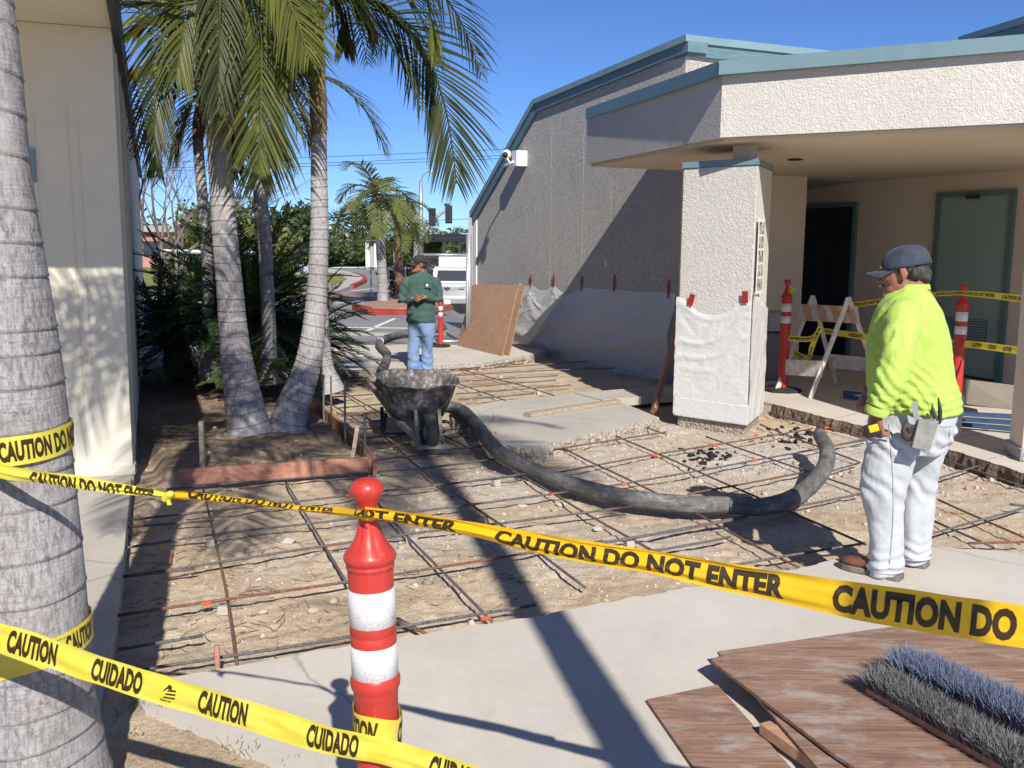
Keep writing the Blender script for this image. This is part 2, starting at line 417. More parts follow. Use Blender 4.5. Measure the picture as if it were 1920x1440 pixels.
M_SOLE = simple('boot_sole', (0.20, 0.18, 0.16), .85, .2, 0, .4, 14)
M_BRISTLE = m_leaf('blue_grey_bristle', (0.09, 0.115, 0.175), (0.22, 0.27, 0.39), 0.05, .8)
M_BRISTLE_G = m_leaf('grey_bristle', (0.085, 0.085, 0.085), (0.25, 0.25, 0.25), 0.05, .8)

# ------------------------------------------------------------------ mesh builder
def props(o, label=None, cat=None, group=None, kind=None):
    if label: o['label'] = label
    if cat: o['category'] = cat
    if group: o['group'] = group
    if kind: o['kind'] = kind
    return o
def thing(name, loc, label, cat, group=None, rz=0.0, kind=None):
    o = bpy.data.objects.new(name, None)
    o.empty_display_size = 0.1
    COL.objects.link(o)
    o.location = loc; o.rotation_euler = (0, 0, rz)
    return props(o, label, cat, group, kind)
def wmat(o):
    m = Matrix.LocRotScale(o.location, o.rotation_euler, o.scale)
    return wmat(o.parent) @ m if o.parent else m
def frame(d, ref=Vector((0, 0, 1))):
    d = d.normalized()
    s = d.cross(ref)
    if s.length < 1e-4: s = d.cross(Vector((0, 1, 0)))
    s.normalize()
    return d, s, s.cross(d).normalized()

class MB:
    def __init__(s): s.v = []; s.f = []; s.scar = None
    def add(s, vs, fs):
        b = len(s.v); s.v.extend([tuple(x) for x in vs]); s.f.extend([tuple(i + b for i in f) for f in fs]); return s
    def box(s, c, sz, X=None, Y=None, Z=None):
        c = Vector(c); X = Vector(X or (1, 0, 0)); Y = Vector(Y or (0, 1, 0)); Z = Vector(Z or (0, 0, 1))
        vs = [c + X * (sz[0] * a) + Y * (sz[1] * b) + Z * (sz[2] * d) for d in (-.5, .5) for b in (-.5, .5) for a in (-.5, .5)]
        return s.add(vs, [(0, 2, 3, 1), (4, 5, 7, 6), (0, 1, 5, 4), (2, 6, 7, 3), (0, 4, 6, 2), (1, 3, 7, 5)])
    def beam(s, a, b, w, h, ref=Vector((0, 0, 1))):      # bar from a to b, w sideways, h along ref
        a = Vector(a); b = Vector(b); d, sd, up = frame(b - a, Vector(ref))
        return s.box((a + b) / 2, ((b - a).length, w, h), d, sd, up)
    def prism(s, poly, z0, z1):
        n = len(poly)
        ar = sum(poly[i][0] * poly[(i + 1) % n][1] - poly[(i + 1) % n][0] * poly[i][1] for i in range(n))
        if ar < 0: poly = poly[::-1]
        vs = [(p[0], p[1], z0) for p in poly] + [(p[0], p[1], z1) for p in poly]
        return s.add(vs, [tuple(range(n))[::-1], tuple(range(n, 2 * n))] + [(i, (i + 1) % n, (i + 1) % n + n, i + n) for i in range(n)])
    def extrude(s, pts, vec):                            # planar polygon given in 3-D, extruded by vec
        n = len(pts); vec = Vector(vec); pts = [Vector(p) for p in pts]
        return s.add(pts + [p + vec for p in pts], [tuple(range(n))[::-1], tuple(range(n, 2 * n))] + [(i, (i + 1) % n, (i + 1) % n + n, i + n) for i in range(n)])
    def tube(s, pts, rad, n=8, cap=True, ref=Vector((0, 0, 1)), flat=1.0):
        pts = [Vector(p) for p in pts]; k = len(pts)
        if not hasattr(rad, '__len__'): rad = [rad] * k
        b = len(s.v); prev = None
        for i, p in enumerate(pts):
            t = (pts[min(i + 1, k - 1)] - pts[max(i - 1, 0)])
            if t.length < 1e-9: t = Vector((0, 0, 1))
            t.normalize()
            if prev is None: _, a, c = frame(t, ref)
            else:
                a = (prev - t * prev.dot(t))
                a = a.normalized() if a.length > 1e-6 else frame(t, ref)[1]
                c = a.cross(t)
            prev = a
            for j in range(n):
                th = 2 * math.pi * j / n
                s.v.append(tuple(p + a * (rad[i] * math.cos(th)) + c * (rad[i] * flat * math.sin(th))))
        for i in range(k - 1):
            for j in range(n):
                s.f.append((b + i * n + j, b + i * n + (j + 1) % n, b + (i + 1) * n + (j + 1) % n, b + (i + 1) * n + j))
        if cap:
            s.f.append(tuple(b + j for j in range(n))[::-1]); s.f.append(tuple(b + (k - 1) * n + j for j in range(n)))
        return s
    def loft(s, rings, n=20, p=2.0):                     # rings: (centre, axisA*radius, axisB*radius); p > 2 squarer
        b = len(s.v); k = len(rings)
        for c, A, B in rings:
            c = Vector(c); A = Vector(A); B = Vector(B)
            for j in range(n):
                th = 2 * math.pi * j / n; ct, st = math.cos(th), math.sin(th)
                s.v.append(tuple(c + A * (math.copysign(abs(ct) ** (2 / p), ct)) + B * (math.copysign(abs(st) ** (2 / p), st))))
        for i in range(k - 1):
            for j in range(n):
                s.f.append((b + i * n + j, b + i * n + (j + 1) % n, b + (i + 1) * n + (j + 1) % n, b + (i + 1) * n + j))
        s.f.append(tuple(b + j for j in range(n))[::-1]); s.f.append(tuple(b + (k - 1) * n + j for j in range(n)))
        return s
    def limb(s, pts, rads, ref=(0, 1, 0), n=16):         # rads: (ra along ref, rb across)
        pts = [Vector(p) for p in pts]; k = len(pts); rings = []
        for i in range(k):
            t = (pts[min(i + 1, k - 1)] - pts[max(i - 1, 0)]).normalized()
            A = Vector(ref); A = (A - t * A.dot(t)).normalized(); B = t.cross(A)
            ra, rb = rads[i] if hasattr(rads[i], '__len__') else (rads[i], rads[i])
            rings.append((pts[i], A * ra, B * rb))
        a = rings[0]; z = rings[-1]; t0 = (pts[0] - pts[1]).normalized(); t1 = (pts[-1] - pts[-2]).normalized()
        r0 = a[1].length; r1 = z[1].length
        rings = [(a[0] + t0 * r0 * .7, a[1] * .55, a[2] * .55)] + rings + [(z[0] + t1 * r1 * .7, z[1] * .55, z[2] * .55)]
        return s.loft(rings, n)
    def ellip(s, c, A, B, C, n=16, m=10, zmin=-1.0):
        c, A, B, C = Vector(c), Vector(A), Vector(B), Vector(C)
        rings = []
        for i in range(m + 1):
            ph = math.asin(max(-1, zmin)) + (math.pi / 2 - math.asin(max(-1, zmin))) * i / m
            r = max(math.cos(ph), 0.02)
            rings.append((c + C * math.sin(ph), A * r, B * r))
        return s.loft(rings, n)
    def lathe(s, prof, n=24, c=(0, 0, 0), up=(0, 0, 1), flute=None):
        c = Vector(c); b = len(s.v); up = Vector(up).normalized(); d, X, Y = frame(up, Vector((0, 1, 0)))
        for i, (r, z) in enumerate(prof):
            for j in range(n):
                th = 2 * math.pi * j / n
                rr = r * (1 - (flute(i, th) if flute else 0))
                s.v.append(tuple(c + up * z + X * (rr * math.cos(th)) + Y * (rr * math.sin(th))))
        for i in range(len(prof) - 1):
            for j in range(n):
                s.f.append((b + i * n + j, b + i * n + (j + 1) % n, b + (i + 1) * n + (j + 1) % n, b + (i + 1) * n + j))
        s.f.append(tuple(b + j for j in range(n))[::-1]); s.f.append(tuple(b + (len(prof) - 1) * n + j for j in range(n)))
        return s
    def build(s, name, mat, parent=None, smooth=False, world=False, bevel=0, recalc=True, label=None, cat=None, group=None, kind=None):
        me = bpy.data.meshes.new(name)
        vs = s.v; loc = None
        if parent is not None and world:
            Mi = wmat(parent).inverted(); vs = [tuple(Mi @ Vector(v)) for v in vs]
        elif parent is None:
            a = np.array(vs); loc = Vector(((a[:, 0].min() + a[:, 0].max()) / 2, (a[:, 1].min() + a[:, 1].max()) / 2, a[:, 2].min()))
            vs = [(v[0] - loc.x, v[1] - loc.y, v[2] - loc.z) for v in vs]
        me.from_pydata(vs, [], s.f)
        if recalc or bevel:
            bm = bmesh.new(); bm.from_mesh(me)
            if recalc: bmesh.ops.recalc_face_normals(bm, faces=bm.faces)
            if bevel:
                ed = [e for e in bm.edges if len(e.link_faces) == 2 and e.calc_face_angle(0) > 0.6]
                bmesh.ops.bevel(bm, geom=ed, offset=bevel, segments=2, profile=0.6, affect='EDGES', clamp_overlap=True)
            bm.to_mesh(me); bm.free()
        if s.scar is not None:
            a = me.attributes.new('scar', 'FLOAT', 'POINT'); a.data.foreach_set('value', np.array(s.scar, dtype=np.float32))
        if mat: me.materials.append(mat)
        if smooth:
            me.polygons.foreach_set('use_smooth', [True] * len(me.polygons))
        o = bpy.data.objects.new(name, me); COL.objects.link(o)
        if parent: o.parent = parent
        if loc is not None: o.location = loc
        return props(o, label, cat, group, kind)

def remesh(mb, voxel, smooth=3, disp=None, strength=1.0):
    """one continuous skin round everything in mb; disp(points, normals) -> outward offsets"""
    me = bpy.data.meshes.new('t'); me.from_pydata(mb.v, [], mb.f)
    bm = bmesh.new(); bm.from_mesh(me); bmesh.ops.recalc_face_normals(bm, faces=bm.faces); bm.to_mesh(me); bm.free()
    o = bpy.data.objects.new('t', me); COL.objects.link(o)
    md = o.modifiers.new('r', 'REMESH'); md.mode = 'VOXEL'; md.voxel_size = voxel; md.use_smooth_shade = True
    ms = o.modifiers.new('s', 'SMOOTH'); ms.iterations = smooth; ms.factor = 0.5
    dg = bpy.context.evaluated_depsgraph_get(); dg.update()
    m2 = bpy.data.meshes.new_from_object(o.evaluated_get(dg))
    bpy.data.objects.remove(o); bpy.data.meshes.remove(me)
    n = len(m2.vertices); co = np.empty(n * 3, dtype=np.float32); m2.vertices.foreach_get('co', co); co = co.reshape(-1, 3)
    if disp is not None:
        no = np.empty(n * 3, dtype=np.float32); m2.vertex_normals.foreach_get('vector', no); no = no.reshape(-1, 3)
        co = co + no * disp(co.astype(np.float64), no)[:, None] * strength
        m2.vertices.foreach_set('co', co.astype(np.float32).ravel())
    m2.polygons.foreach_set('use_smooth', [True] * len(m2.polygons))
    m2.update()
    return m2
def mesh_obj(name, me, mat, parent=None, **kw):
    me.materials.clear(); me.materials.append(mat); me.name = name
    o = bpy.data.objects.new(name, me); COL.objects.link(o)
    if parent: o.parent = parent
    return props(o, **kw)
def clone(o, parent=None):
    c = o.copy(); COL.objects.link(c); c.parent = parent
    for ch in o.children: clone(ch, c)
    return c
def spline(pts, n):
    """Catmull-Rom through pts, n samples, roughly even"""
    P = np.array([list(p) for p in pts], dtype=float); k = len(P)
    Q = np.vstack([2 * P[0] - P[1], P, 2 * P[-1] - P[-2]])
    out = []
    m = max(6, int(40))
    for i in range(k - 1):
        p0, p1, p2, p3 = Q[i:i + 4]
        for t in np.linspace(0, 1, m, endpoint=False):
            out.append(0.5 * ((2 * p1) + (-p0 + p2) * t + (2 * p0 - 5 * p1 + 4 * p2 - p3) * t ** 2 + (-p0 + 3 * p1 - 3 * p2 + p3) * t ** 3))
    out.append(P[-1]); out = np.array(out)
    d = np.r_[0, np.cumsum(np.linalg.norm(np.diff(out[:, :3], axis=0), axis=1))]
    t = np.linspace(0, d[-1], n)
    return np.stack([np.interp(t, d, out[:, c]) for c in range(out.shape[1])], 1)

# ================================================================== SETTING: ground, slabs, road
def v2(p): return Vector((p[0], p[1]))
def in_poly(X, Y, poly):
    ins = np.zeros(X.shape, bool); n = len(poly)
    dist = np.full(X.shape, 1e9)
    for i in range(n):
        x1, y1 = poly[i][:2]; x2, y2 = poly[(i + 1) % n][:2]
        c = ((y1 > Y) != (y2 > Y)) & (X < (x2 - x1) * (Y - y1) / ((y2 - y1) + 1e-12) + x1)
        ins ^= c
        dx, dy = x2 - x1, y2 - y1
        t = np.clip(((X - x1) * dx + (Y - y1) * dy) / (dx * dx + dy * dy), 0, 1)
        dist = np.minimum(dist, np.hypot(X - x1 - t * dx, Y - y1 - t * dy))
    return ins, dist
planter = [G(300, 882), G(330, 884), G(690, 866), G(668, 838), G(630, 796), G(592, 768), G(566, 740), G(560, 712), G(608, 700), Vector((-2.6, 16, 0)), Vector((-8, 16, 0)), G(262, 800)]
gravel_c = G(1400, 850, -.12)
def bed_height(X, Y):
    P = np.stack([X, Y, np.zeros_like(X)], 1)
    h = -0.125 + 0.015 * fbm(P * 1.3, 3, 1) + 0.008 * fbm(P * 6, 3, 7) + 0.0042 * fbm(P * 21, 3, 19)
    cl = np.clip(vnoise(P * 26, 3), 0, 1); h += 0.010 * cl
    cl2 = np.clip(vnoise(P * 11, 31) - .25, 0, 1); h += 0.020 * cl2
    ins, d = in_poly(X, Y, planter)
    sd = np.where(ins, d, -d)
    k = np.clip((sd + 0.02) / 0.10, 0, 1); k = k * k * (3 - 2 * k)
    h += k * (0.115 + 0.035 * vnoise(P * 2.1, 55))
    # heap of soil round the twin palm foot
    for (c, r, a) in ((G(505, 822), .75, .07), (G(395, 700), .7, .05)):
        dd = np.hypot(X - c.x, Y - c.y); h += a * np.exp(-(dd / r) ** 2) * 1.0
    return h, k
ys = [3.55]
while ys[-1] < 16.4: ys.append(ys[-1] * 1.0042)
ys = np.array(ys); xs = np.arange(-4.6, 8.4, 0.024)
XX, YY = np.meshgrid(xs, ys); hh, kk = bed_height(XX.ravel(), YY.ravel())
me = bpy.data.meshes.new('dirt_bed')
nv = XX.size; co = np.stack([XX.ravel(), YY.ravel(), hh], 1).astype(np.float32)
nx, ny = len(xs), len(ys)
idx = np.arange(nx * ny).reshape(ny, nx)
q = np.stack([idx[:-1, :-1], idx[:-1, 1:], idx[1:, 1:], idx[1:, :-1]], -1).reshape(-1, 4)
me.vertices.add(nv); me.vertices.foreach_set('co', co.ravel())
me.loops.add(q.size); me.loops.foreach_set('vertex_index', q.ravel().astype(np.int32))
me.polygons.add(len(q)); me.polygons.foreach_set('loop_start', np.arange(0, q.size, 4, dtype=np.int32))
me.polygons.foreach_set('use_smooth', [True] * len(q))
me.update(calc_edges=True)
Pn = np.stack([XX.ravel(), YY.ravel(), 0 * XX.ravel()], 1)
dg_ = np.hypot((XX.ravel() - gravel_c.x) / 2.6, (YY.ravel() - gravel_c.y + .2) / 1.5)
grav = np.clip(1.25 - dg_ + 0.55 * fbm(Pn * 1.4, 3, 77), 0, 1)
grav2 = np.clip(0.25 + 0.8 * fbm(Pn * 1.1, 3, 91), 0, .75) * (YY.ravel() < 6.2)
grav = np.clip(np.maximum(grav, grav2), 0, 1) * (1 - kk)
a = me.attributes.new('gravel', 'FLOAT', 'POINT'); a.data.foreach_set('value', grav.astype(np.float32))
a = me.attributes.new('soil', 'FLOAT', 'POINT'); a.data.foreach_set('value', (kk * .8).astype(np.float32))
me.materials.append(M_DIRT)
o = bpy.data.objects.new('dirt_bed', me); COL.objects.link(o); props(o, 'excavated bed of dry dirt and broken gravel under the steel mat', kind='structure')
def bed_z(x, y):
    return float(bed_height(np.array([x], float), np.array([y], float))[0][0])

def slab(name, poly, broken=(), depth=0.17, mat=M_CONC, kind='structure', top=0.0, label=None, seed=3, broken_mat=None):
    """concrete slab; edges listed in `broken` are ragged, cut faces"""
    out = []; n = len(poly)
    ar = sum(poly[i][0] * poly[(i + 1) % n][1] - poly[(i + 1) % n][0] * poly[i][1] for i in range(n))
    sg = 1 if ar > 0 else -1
    for i in range(n):
        a = v2(poly[i]); b = v2(poly[(i + 1) % n]); d = b - a
        nrm = Vector((d.y, -d.x)).normalized() * sg
        if i in broken:
            m = max(2, int(d.length / 0.035))
            for k in range(m):
                p = a + d * (k / m)
                j = float(fbm([[p.x * 14, p.y * 14, seed]], 3)[0]) * (0.018 if k else 0)
                q_ = p + nrm * j
                out.append((q_, nrm, True))
        else: out.append((a, nrm, False))
    N = len(out); vs = []; fs = []; mi = []
    levels = [0, -.035, -.08, -.125, -depth]
    for li, z in enumerate(levels):
        for (p, nr, br) in out:
            e = 0
            if br and li: e = 0.014 + 0.022 * float(fbm([[p.x * 17, p.y * 17, li * 1.7 + seed]], 2)[0]) + 0.006 * li
            vs.append((p.x + nr.x * e, p.y + nr.y * e, top + z))
    if sg > 0: fs.append(tuple(range(N)))
    else: fs.append(tuple(range(N))[::-1])
    mi.append(0)
    for li in range(len(levels) - 1):
        for k in range(N):
            k2 = (k + 1) % N
            fs.append((li * N + k, (li + 1) * N + k, (li + 1) * N + k2, li * N + k2)); mi.append(1 if out[k][2] else 0)
    me = bpy.data.meshes.new(name); me.from_pydata(vs, [], fs); me.materials.append(mat); me.materials.append(broken_mat or M_BROKEN)
    me.polygons.foreach_set('material_index', mi)
    bm = bmesh.new(); bm.from_mesh(me); bmesh.ops.recalc_face_normals(bm, faces=bm.faces); bm.to_mesh(me); bm.free()
    o = bpy.data.objects.new(name, me); COL.objects.link(o)
    return props(o, label, kind=kind)

# ground far below everything, asphalt, near slabs
MB().prism([(-400, -60), (400, -60), (400, 500), (-400, 500)], -2.0, -1.05).build('ground', M_LAWN, kind='structure')
fs_ = [G(332, 1268), G(560, 1228), G(760, 1194), G(935, 1166), G(1130, 1130), G(1335, 1095), G(1500, 1064), G(1600, 1042), G(1747, 1024), G(1860, 1032), G(2000, 1048),
       Vector((8, 5.0, 0)), Vector((8, -6, 0)), Vector((-.2, -6, 0)), Vector((.1, 2.2, 0)), G(560, 1455), G(480, 1420), G(370, 1372), G(272, 1332), G(243, 1290)]
slab('concrete_path', fs_, (1, 2, 3, 4, 5, 6, 7, 8, 9), label='pale concrete path in the foreground with a ragged cut edge')
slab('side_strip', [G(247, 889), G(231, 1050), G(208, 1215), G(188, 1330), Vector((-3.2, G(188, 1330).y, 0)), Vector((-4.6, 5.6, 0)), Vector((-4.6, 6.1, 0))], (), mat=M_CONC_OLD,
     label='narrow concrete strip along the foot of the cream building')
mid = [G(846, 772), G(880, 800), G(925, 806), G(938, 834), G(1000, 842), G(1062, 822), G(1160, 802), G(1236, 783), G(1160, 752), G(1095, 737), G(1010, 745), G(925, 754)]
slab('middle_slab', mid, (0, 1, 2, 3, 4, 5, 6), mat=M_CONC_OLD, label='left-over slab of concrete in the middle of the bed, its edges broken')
back = [G(606, 703), G(700, 692), G(770, 688), G(840, 684), G(905, 680), G(1000, 664), Vector((.9, 16.0, 0)), G(880, 644), G(620, 648), Vector((-8.5, 15.6, 0)), Vector((-8.5, 13.9, 0)), Vector((-2.9, 13.5, 0))]
slab('back_slab', back, (0, 1, 2, 3, 4), label='concrete slab at the far end of the bed with a pale chipped edge', seed=9)
walk = [G(1449, 757), G(1540, 780), G(1624, 800), G(1700, 820), G(1768, 839), G(1850, 864), G(1960, 900), Vector((9, 5.5, 0)), Vector((9, 11, 0)), Vector((5.2, 16.5, 0)), Vector((2.2, 12.2, 0)), Vector((2.35, 10.9, 0))]
slab('covered_walk', walk, (0, 1, 2, 3, 4, 5), label='concrete walk under the canopy with a rough brown cut edge', broken_mat=simple('brown_cut_edge', (0.20, 0.145, 0.11), .95, .1, 0, .5, 12, .9, 40, .02), seed=5)
# saw-cut joint grooves as thin dark inlays would be paint; the joints are real gaps between strips
def joint(a, b, w=0.006):
    MB().beam(Vector(a) + Vector((0, 0, .0025)), Vector(b) + Vector((0, 0, .0025)), w, 0.003).build('expansion_joint', M_BROKEN, kind='structure')
joint(G(1560, 786), G(1690, 756)); joint(G(1850, 862), G(1925, 845)); joint(G(1000, 1455), G(925, 1172)) if False else None

def asph_z(x, y):
    a = min(1, max(0, (y - 18.6) / 14)); b = min(1, max(0, (x + .0889 * y) / 1.2)); a = a * a * (3 - 2 * a); b = b * b * (3 - 2 * b)
    c_ = min(1, max(0, (82 - y) / 14))
    return -.02 - .95 * a * b * c_
gx_ = [-90, -60, -40, -25, -15, -10] + [-8 + .4 * i for i in range(46)] + [12, 16, 25, 60]; gy_ = [15.72, 16.5, 17.3, 18.2] + [19 + .8 * i for i in range(30)] + [44, 48, 54, 60, 68, 76, 84]
mb = MB(); mb.v = [(x, y, asph_z(x, y)) for y in gy_ for x in gx_]; n_ = len(gx_)
mb.f = [(j * n_ + i, j * n_ + i + 1, (j + 1) * n_ + i + 1, (j + 1) * n_ + i) for j in range(len(gy_) - 1) for i in range(n_ - 1) if not (gx_[i] > 3.2 and gy_[j] < 17)]
mb.build('car_park_asphalt', M_ASPH, kind='structure', smooth=True, label='grey asphalt of the street and the lower car park')
def strip(name, p, w, m, z=-0.016, h=.004, **k):
    p = [Vector((q.x, q.y, 0)) for q in p]; mb = MB(); L = []; Rr = []
    for i, c in enumerate(p):
        t = (p[min(i + 1, len(p) - 1)] - p[max(i - 1, 0)]).normalized(); nrm = Vector((-t.y, t.x, 0))
        L.append(c + nrm * w / 2); Rr.append(c - nrm * w / 2)
    for i in range(len(p) - 1):
        q = [L[i], L[i + 1], Rr[i + 1], Rr[i]]
        mb.prism([(x.x, x.y) for x in q], z, z + h)
    return mb.build(name, m, kind='structure', **k)
strip('gutter', [Vector((-14, 18.1, 0)), Vector((-1.2, 17.7, 0))], 0.55, M_KERB, -.02, .006)
strip('parking_line', [Vector((-14, 19.6, 0)), Vector((-1.9, 19.0, 0))], 0.12, M_WHITE)
strip('parking_line', [G(690, 618), G(740, 596)], 0.1, M_WHITE)
strip('parking_line', [G(625, 567), G(720, 565)], 0.12, M_WHITE)
strip('parking_line', [G(660, 545), G(700, 540)], 0.12, M_WHITE)
strip('brick_crossing', [G(560, 555), G(640, 551), G(760, 551)], 1.6, M_BRICK, -.014, .006)
# solid ground edge under the near side so that nothing hangs open
MB().prism([(-60, -60), (60, -60), (60, 15.9), (-60, 15.9)], -1.04, -.30).build('subsoil', M_DIRT, kind='structure', label='earth below the slabs')
# curved kerb, sidewalk and lawn on the far left
kc = [G(560, 572), G(600, 560), G(640, 548), G(668, 536), G(684, 527), G(676, 519), G(650, 512), G(610, 506), G(560, 503)]
ks = spline(kc, 40); ks = [Vector(p) for p in ks]
lawn = [G(520, 560), G(560, 556), G(600, 546), G(635, 536), G(650, 529), G(640, 520), G(600, 512), G(560, 508), G(480, 506)]
MB().prism([(p.x, p.y) for p in ks] + [(-40, 60), (-40, 25)], -.02, .1).build('sidewalk', M_KERB, kind='structure', label='pale curved sidewalk round the corner lawn')
mb = MB()
for i in range(10, 26):
    a, b = ks[i], ks[i + 1]; mb.beam(a + Vector((0, 0, .045)), b + Vector((0, 0, .045)), .2, .13)
mb.build('red_kerb', M_REDPAINT, kind='structure', label='red painted kerb round the corner')
MB().prism([(p.x, p.y) for p in lawn] + [(-38, 55), (-38, 27)], .08, .13).build('lawn', M_LAWN, kind='structure', label='dry patchy corner lawn')
# kerb island with the small palm
isl = [G(660, 580), G(690, 573), G(740, 568), G(800, 570), G(850, 580), G(800, 588), G(740, 590), G(690, 588)]
ip = [(p.x, p.y) for p in isl]
MB().prism(ip, -.02, .10).build('kerb_island', M_REDPAINT, kind='structure', label='red kerbed island in the asphalt')
cx_ = sum(p[0] for p in ip) / 8; cy_ = sum(p[1] for p in ip) / 8
MB().prism([(cx_ + (p[0] - cx_) * .9, cy_ + (p[1] - cy_) * .8) for p in ip], .09, .13).build('island_soil', M_BRICK, kind='structure')

# bare verge, bottom left
g = MB(); N_ = 60; pts = []
for j in range(N_):
    for i in range(N_):
        x = -2.2 + 2.9 * i / (N_ - 1); y = 1.2 + 3.3 * j / (N_ - 1)
        pts.append((x, y))
P_ = np.array([(x, y, 0) for x, y in pts]); hz = -0.012 - .02 * np.clip(vnoise(P_ * 3), 0, 1) + .009 * fbm(P_ * 18, 3, 4)
hz = np.where((P_[:, 1] < 3.47), hz, -.25)
g.add([(p[0], p[1], h) for p, h in zip(pts, hz)], [(j * N_ + i, j * N_ + i + 1, (j + 1) * N_ + i + 1, (j + 1) * N_ + i) for j in range(N_ - 1) for i in range(N_ - 1)])
g.build('verge_soil', M_DIRT, smooth=True, recalc=False, kind='structure', label='dusty strip of soil beside the path')

# ------------------------------------------------------------------ loose stones
def ico():
    t = (1 + 5 ** .5) / 2
    v = np.array([(-1, t, 0), (1, t, 0), (-1, -t, 0), (1, -t, 0), (0, -1, t), (0, 1, t), (0, -1, -t), (0, 1, -t), (t, 0, -1), (t, 0, 1), (-t, 0, -1), (-t, 0, 1)], float)
    v /= np.linalg.norm(v[0])
    f = np.array([(0, 11, 5), (0, 5, 1), (0, 1, 7), (0, 7, 10), (0, 10, 11), (1, 5, 9), (5, 11, 4), (11, 10, 2), (10, 7, 6), (7, 1, 8), (3, 9, 4), (3, 4, 2), (3, 2, 6), (3, 6, 8), (3, 8, 9), (4, 9, 5), (2, 4, 11), (6, 2, 10), (8, 6, 7), (9, 8, 1)])
    return v, f
IV, IF = ico()
def stones(name, XY, Z, size, mat, label, seed=0):
    r = np.random.default_rng(seed); n = len(XY)
    V = IV[None] * (1 + .45 * (r.random((n, 12, 1)) - .5)) * (size[:, None, None] * (0.55 + .8 * r.random((n, 1, 3)) * np.array([1, 1, .8])))
    th = r.random(n) * 6.28; c, s_ = np.cos(th)[:, None], np.sin(th)[:, None]
    x = V[:, :, 0] * c - V[:, :, 1] * s_; y = V[:, :, 0] * s_ + V[:, :, 1] * c
    V = np.stack([x + XY[:, :1], y + XY[:, 1:2], V[:, :, 2] + Z[:, None]], 2)
    F = (IF[None] + (np.arange(n) * 12)[:, None, None]).reshape(-1, 3)
    me = bpy.data.meshes.new(name); me.vertices.add(n * 12); me.vertices.foreach_set('co', V.astype(np.float32).ravel())
    me.loops.add(F.size); me.loops.foreach_set('vertex_index', F.ravel().astype(np.int32))
    me.polygons.add(len(F)); me.polygons.foreach_set('loop_start', np.arange(0, F.size, 3, dtype=np.int32)); me.update(calc_edges=True)
    me.materials.append(mat)
    o = bpy.data.objects.new(name, me); COL.objects.link(o); return props(o, label, 'gravel', kind='stuff')
def scatter(n, x0, x1, y0, y1, dens):
    X = rng.uniform(x0, x1, n * 6); Y = np.exp(rng.uniform(math.log(y0), math.log(y1), n * 6))
    d = dens(X, Y); k = rng.random(n * 6) < d
    X, Y = X[k][:n], Y[k][:n]
    return X, Y
def dens_g(X, Y):
    dd = np.hypot((X - gravel_c.x) / 2.7, (Y - gravel_c.y + .3) / 1.9)
    P = np.stack([X, Y, 0 * X], 1); nz = vnoise(P * 2.3, 9)
    ins, d = in_poly(X, Y, planter)
    return np.where(ins, .03, np.clip(1.1 - dd, .12, 1) * np.clip(.65 + nz, .1, 1))
X, Y = scatter(15000, -3.2, 6.5, 4.0, 12.5, dens_g)
Z, _ = bed_height(X, Y)
stones('gravel', np.stack([X, Y], 1), Z, 0.0035 + 0.010 * rng.random(len(X)) ** 3, M_STONE, 'loose pale gravel scattered over the dirt between the bars')
X, Y = scatter(420, -3.0, 6.0, 4.1, 11, lambda X, Y: dens_g(X, Y) * .9)
Z, _ = bed_height(X, Y)
stones('dirt_clods', np.stack([X, Y], 1), Z + .004, 0.014 + 0.018 * rng.random(len(X)) ** 2, M_STONE, 'pale lumps of broken earth and stone over the dirt', 5)
# black damp crumbs by the pillar
k_ = 90; cpx = rng.choice([0, 1], k_); XYc = []
for i in range(k_):
    c = (1325, 862) if cpx[i] else (1490, 820); sx, sy = (55, 16) if cpx[i] else (60, 26)
    p = G(c[0] + rng.normal() * sx * .5, c[1] + rng.normal() * sy * .5, -.12); XYc.append((p.x, p.y))
XYc = np.array(XYc); Z, _ = bed_height(XYc[:, 0], XYc[:, 1])
stones('black_crumbs', XYc, Z + .004, .014 + .02 * rng.random(k_), simple('black_crumb', (.02, .02, .02), .8, .2), 'scatter of black crumbs on the gravel in front of the plastic wrapped pillar', 8)
# twigs and roots
tw = MB()
for i in range(420):
    px, py = rnd.choice([(rnd.uniform(250, 660), rnd.uniform(930, 1230)), (rnd.uniform(300, 1000), rnd.uniform(900, 1180)), (rnd.uniform(280, 700), rnd.uniform(760, 890))])
    p = G(px, py, -.11); z = bed_z(p.x, p.y) + .006; th = rnd.uniform(0, 6.28); L = rnd.uniform(.03, .16); pt = []
    c = Vector((p.x, p.y, z))
    for k in range(4):
        pt.append(c.copy()); th += rnd.uniform(-.5, .5); c = c + Vector((math.cos(th), math.sin(th), rnd.uniform(-.05, .12))) * L / 3
    tw.tube(pt, [.0018, .0016, .0014, .001], 3)
tw.build('twigs', simple('dry_twig', (.13, .075, .045), .9, .1), kind='stuff', label='dry twigs and fine roots lying over the dirt')
# weeds at the edge of the path
wd = MB()
for (px, py, n, s_) in ((258, 1325, 40, .05), (300, 1335, 26, .03), (440, 1405, 26, .035), (470, 1412, 30, .035), (370, 1368, 18, .025), (248, 1372, 16, .02), (540, 1432, 20, .03)):
    c = G(px, py, -.01)
    for k in range(n):
        b = c + Vector((rnd.gauss(0, .03), rnd.gauss(0, .02), -.005)); th = rnd.uniform(0, 6.28); l = s_ * rnd.uniform(.5, 1.3)
        d = Vector((math.cos(th), math.sin(th), rnd.uniform(.6, 2))).normalized(); w = d.cross(Vector((0, 0, 1))).normalized() * .0022
        wd.add([b - w, b + w, b + d * l + w * .2, b + d * l - w * .2], [(0, 1, 2, 3)])
wd.build('weeds', M_TREE_C, recalc=False, kind='stuff', label='small green weeds along the path edge')

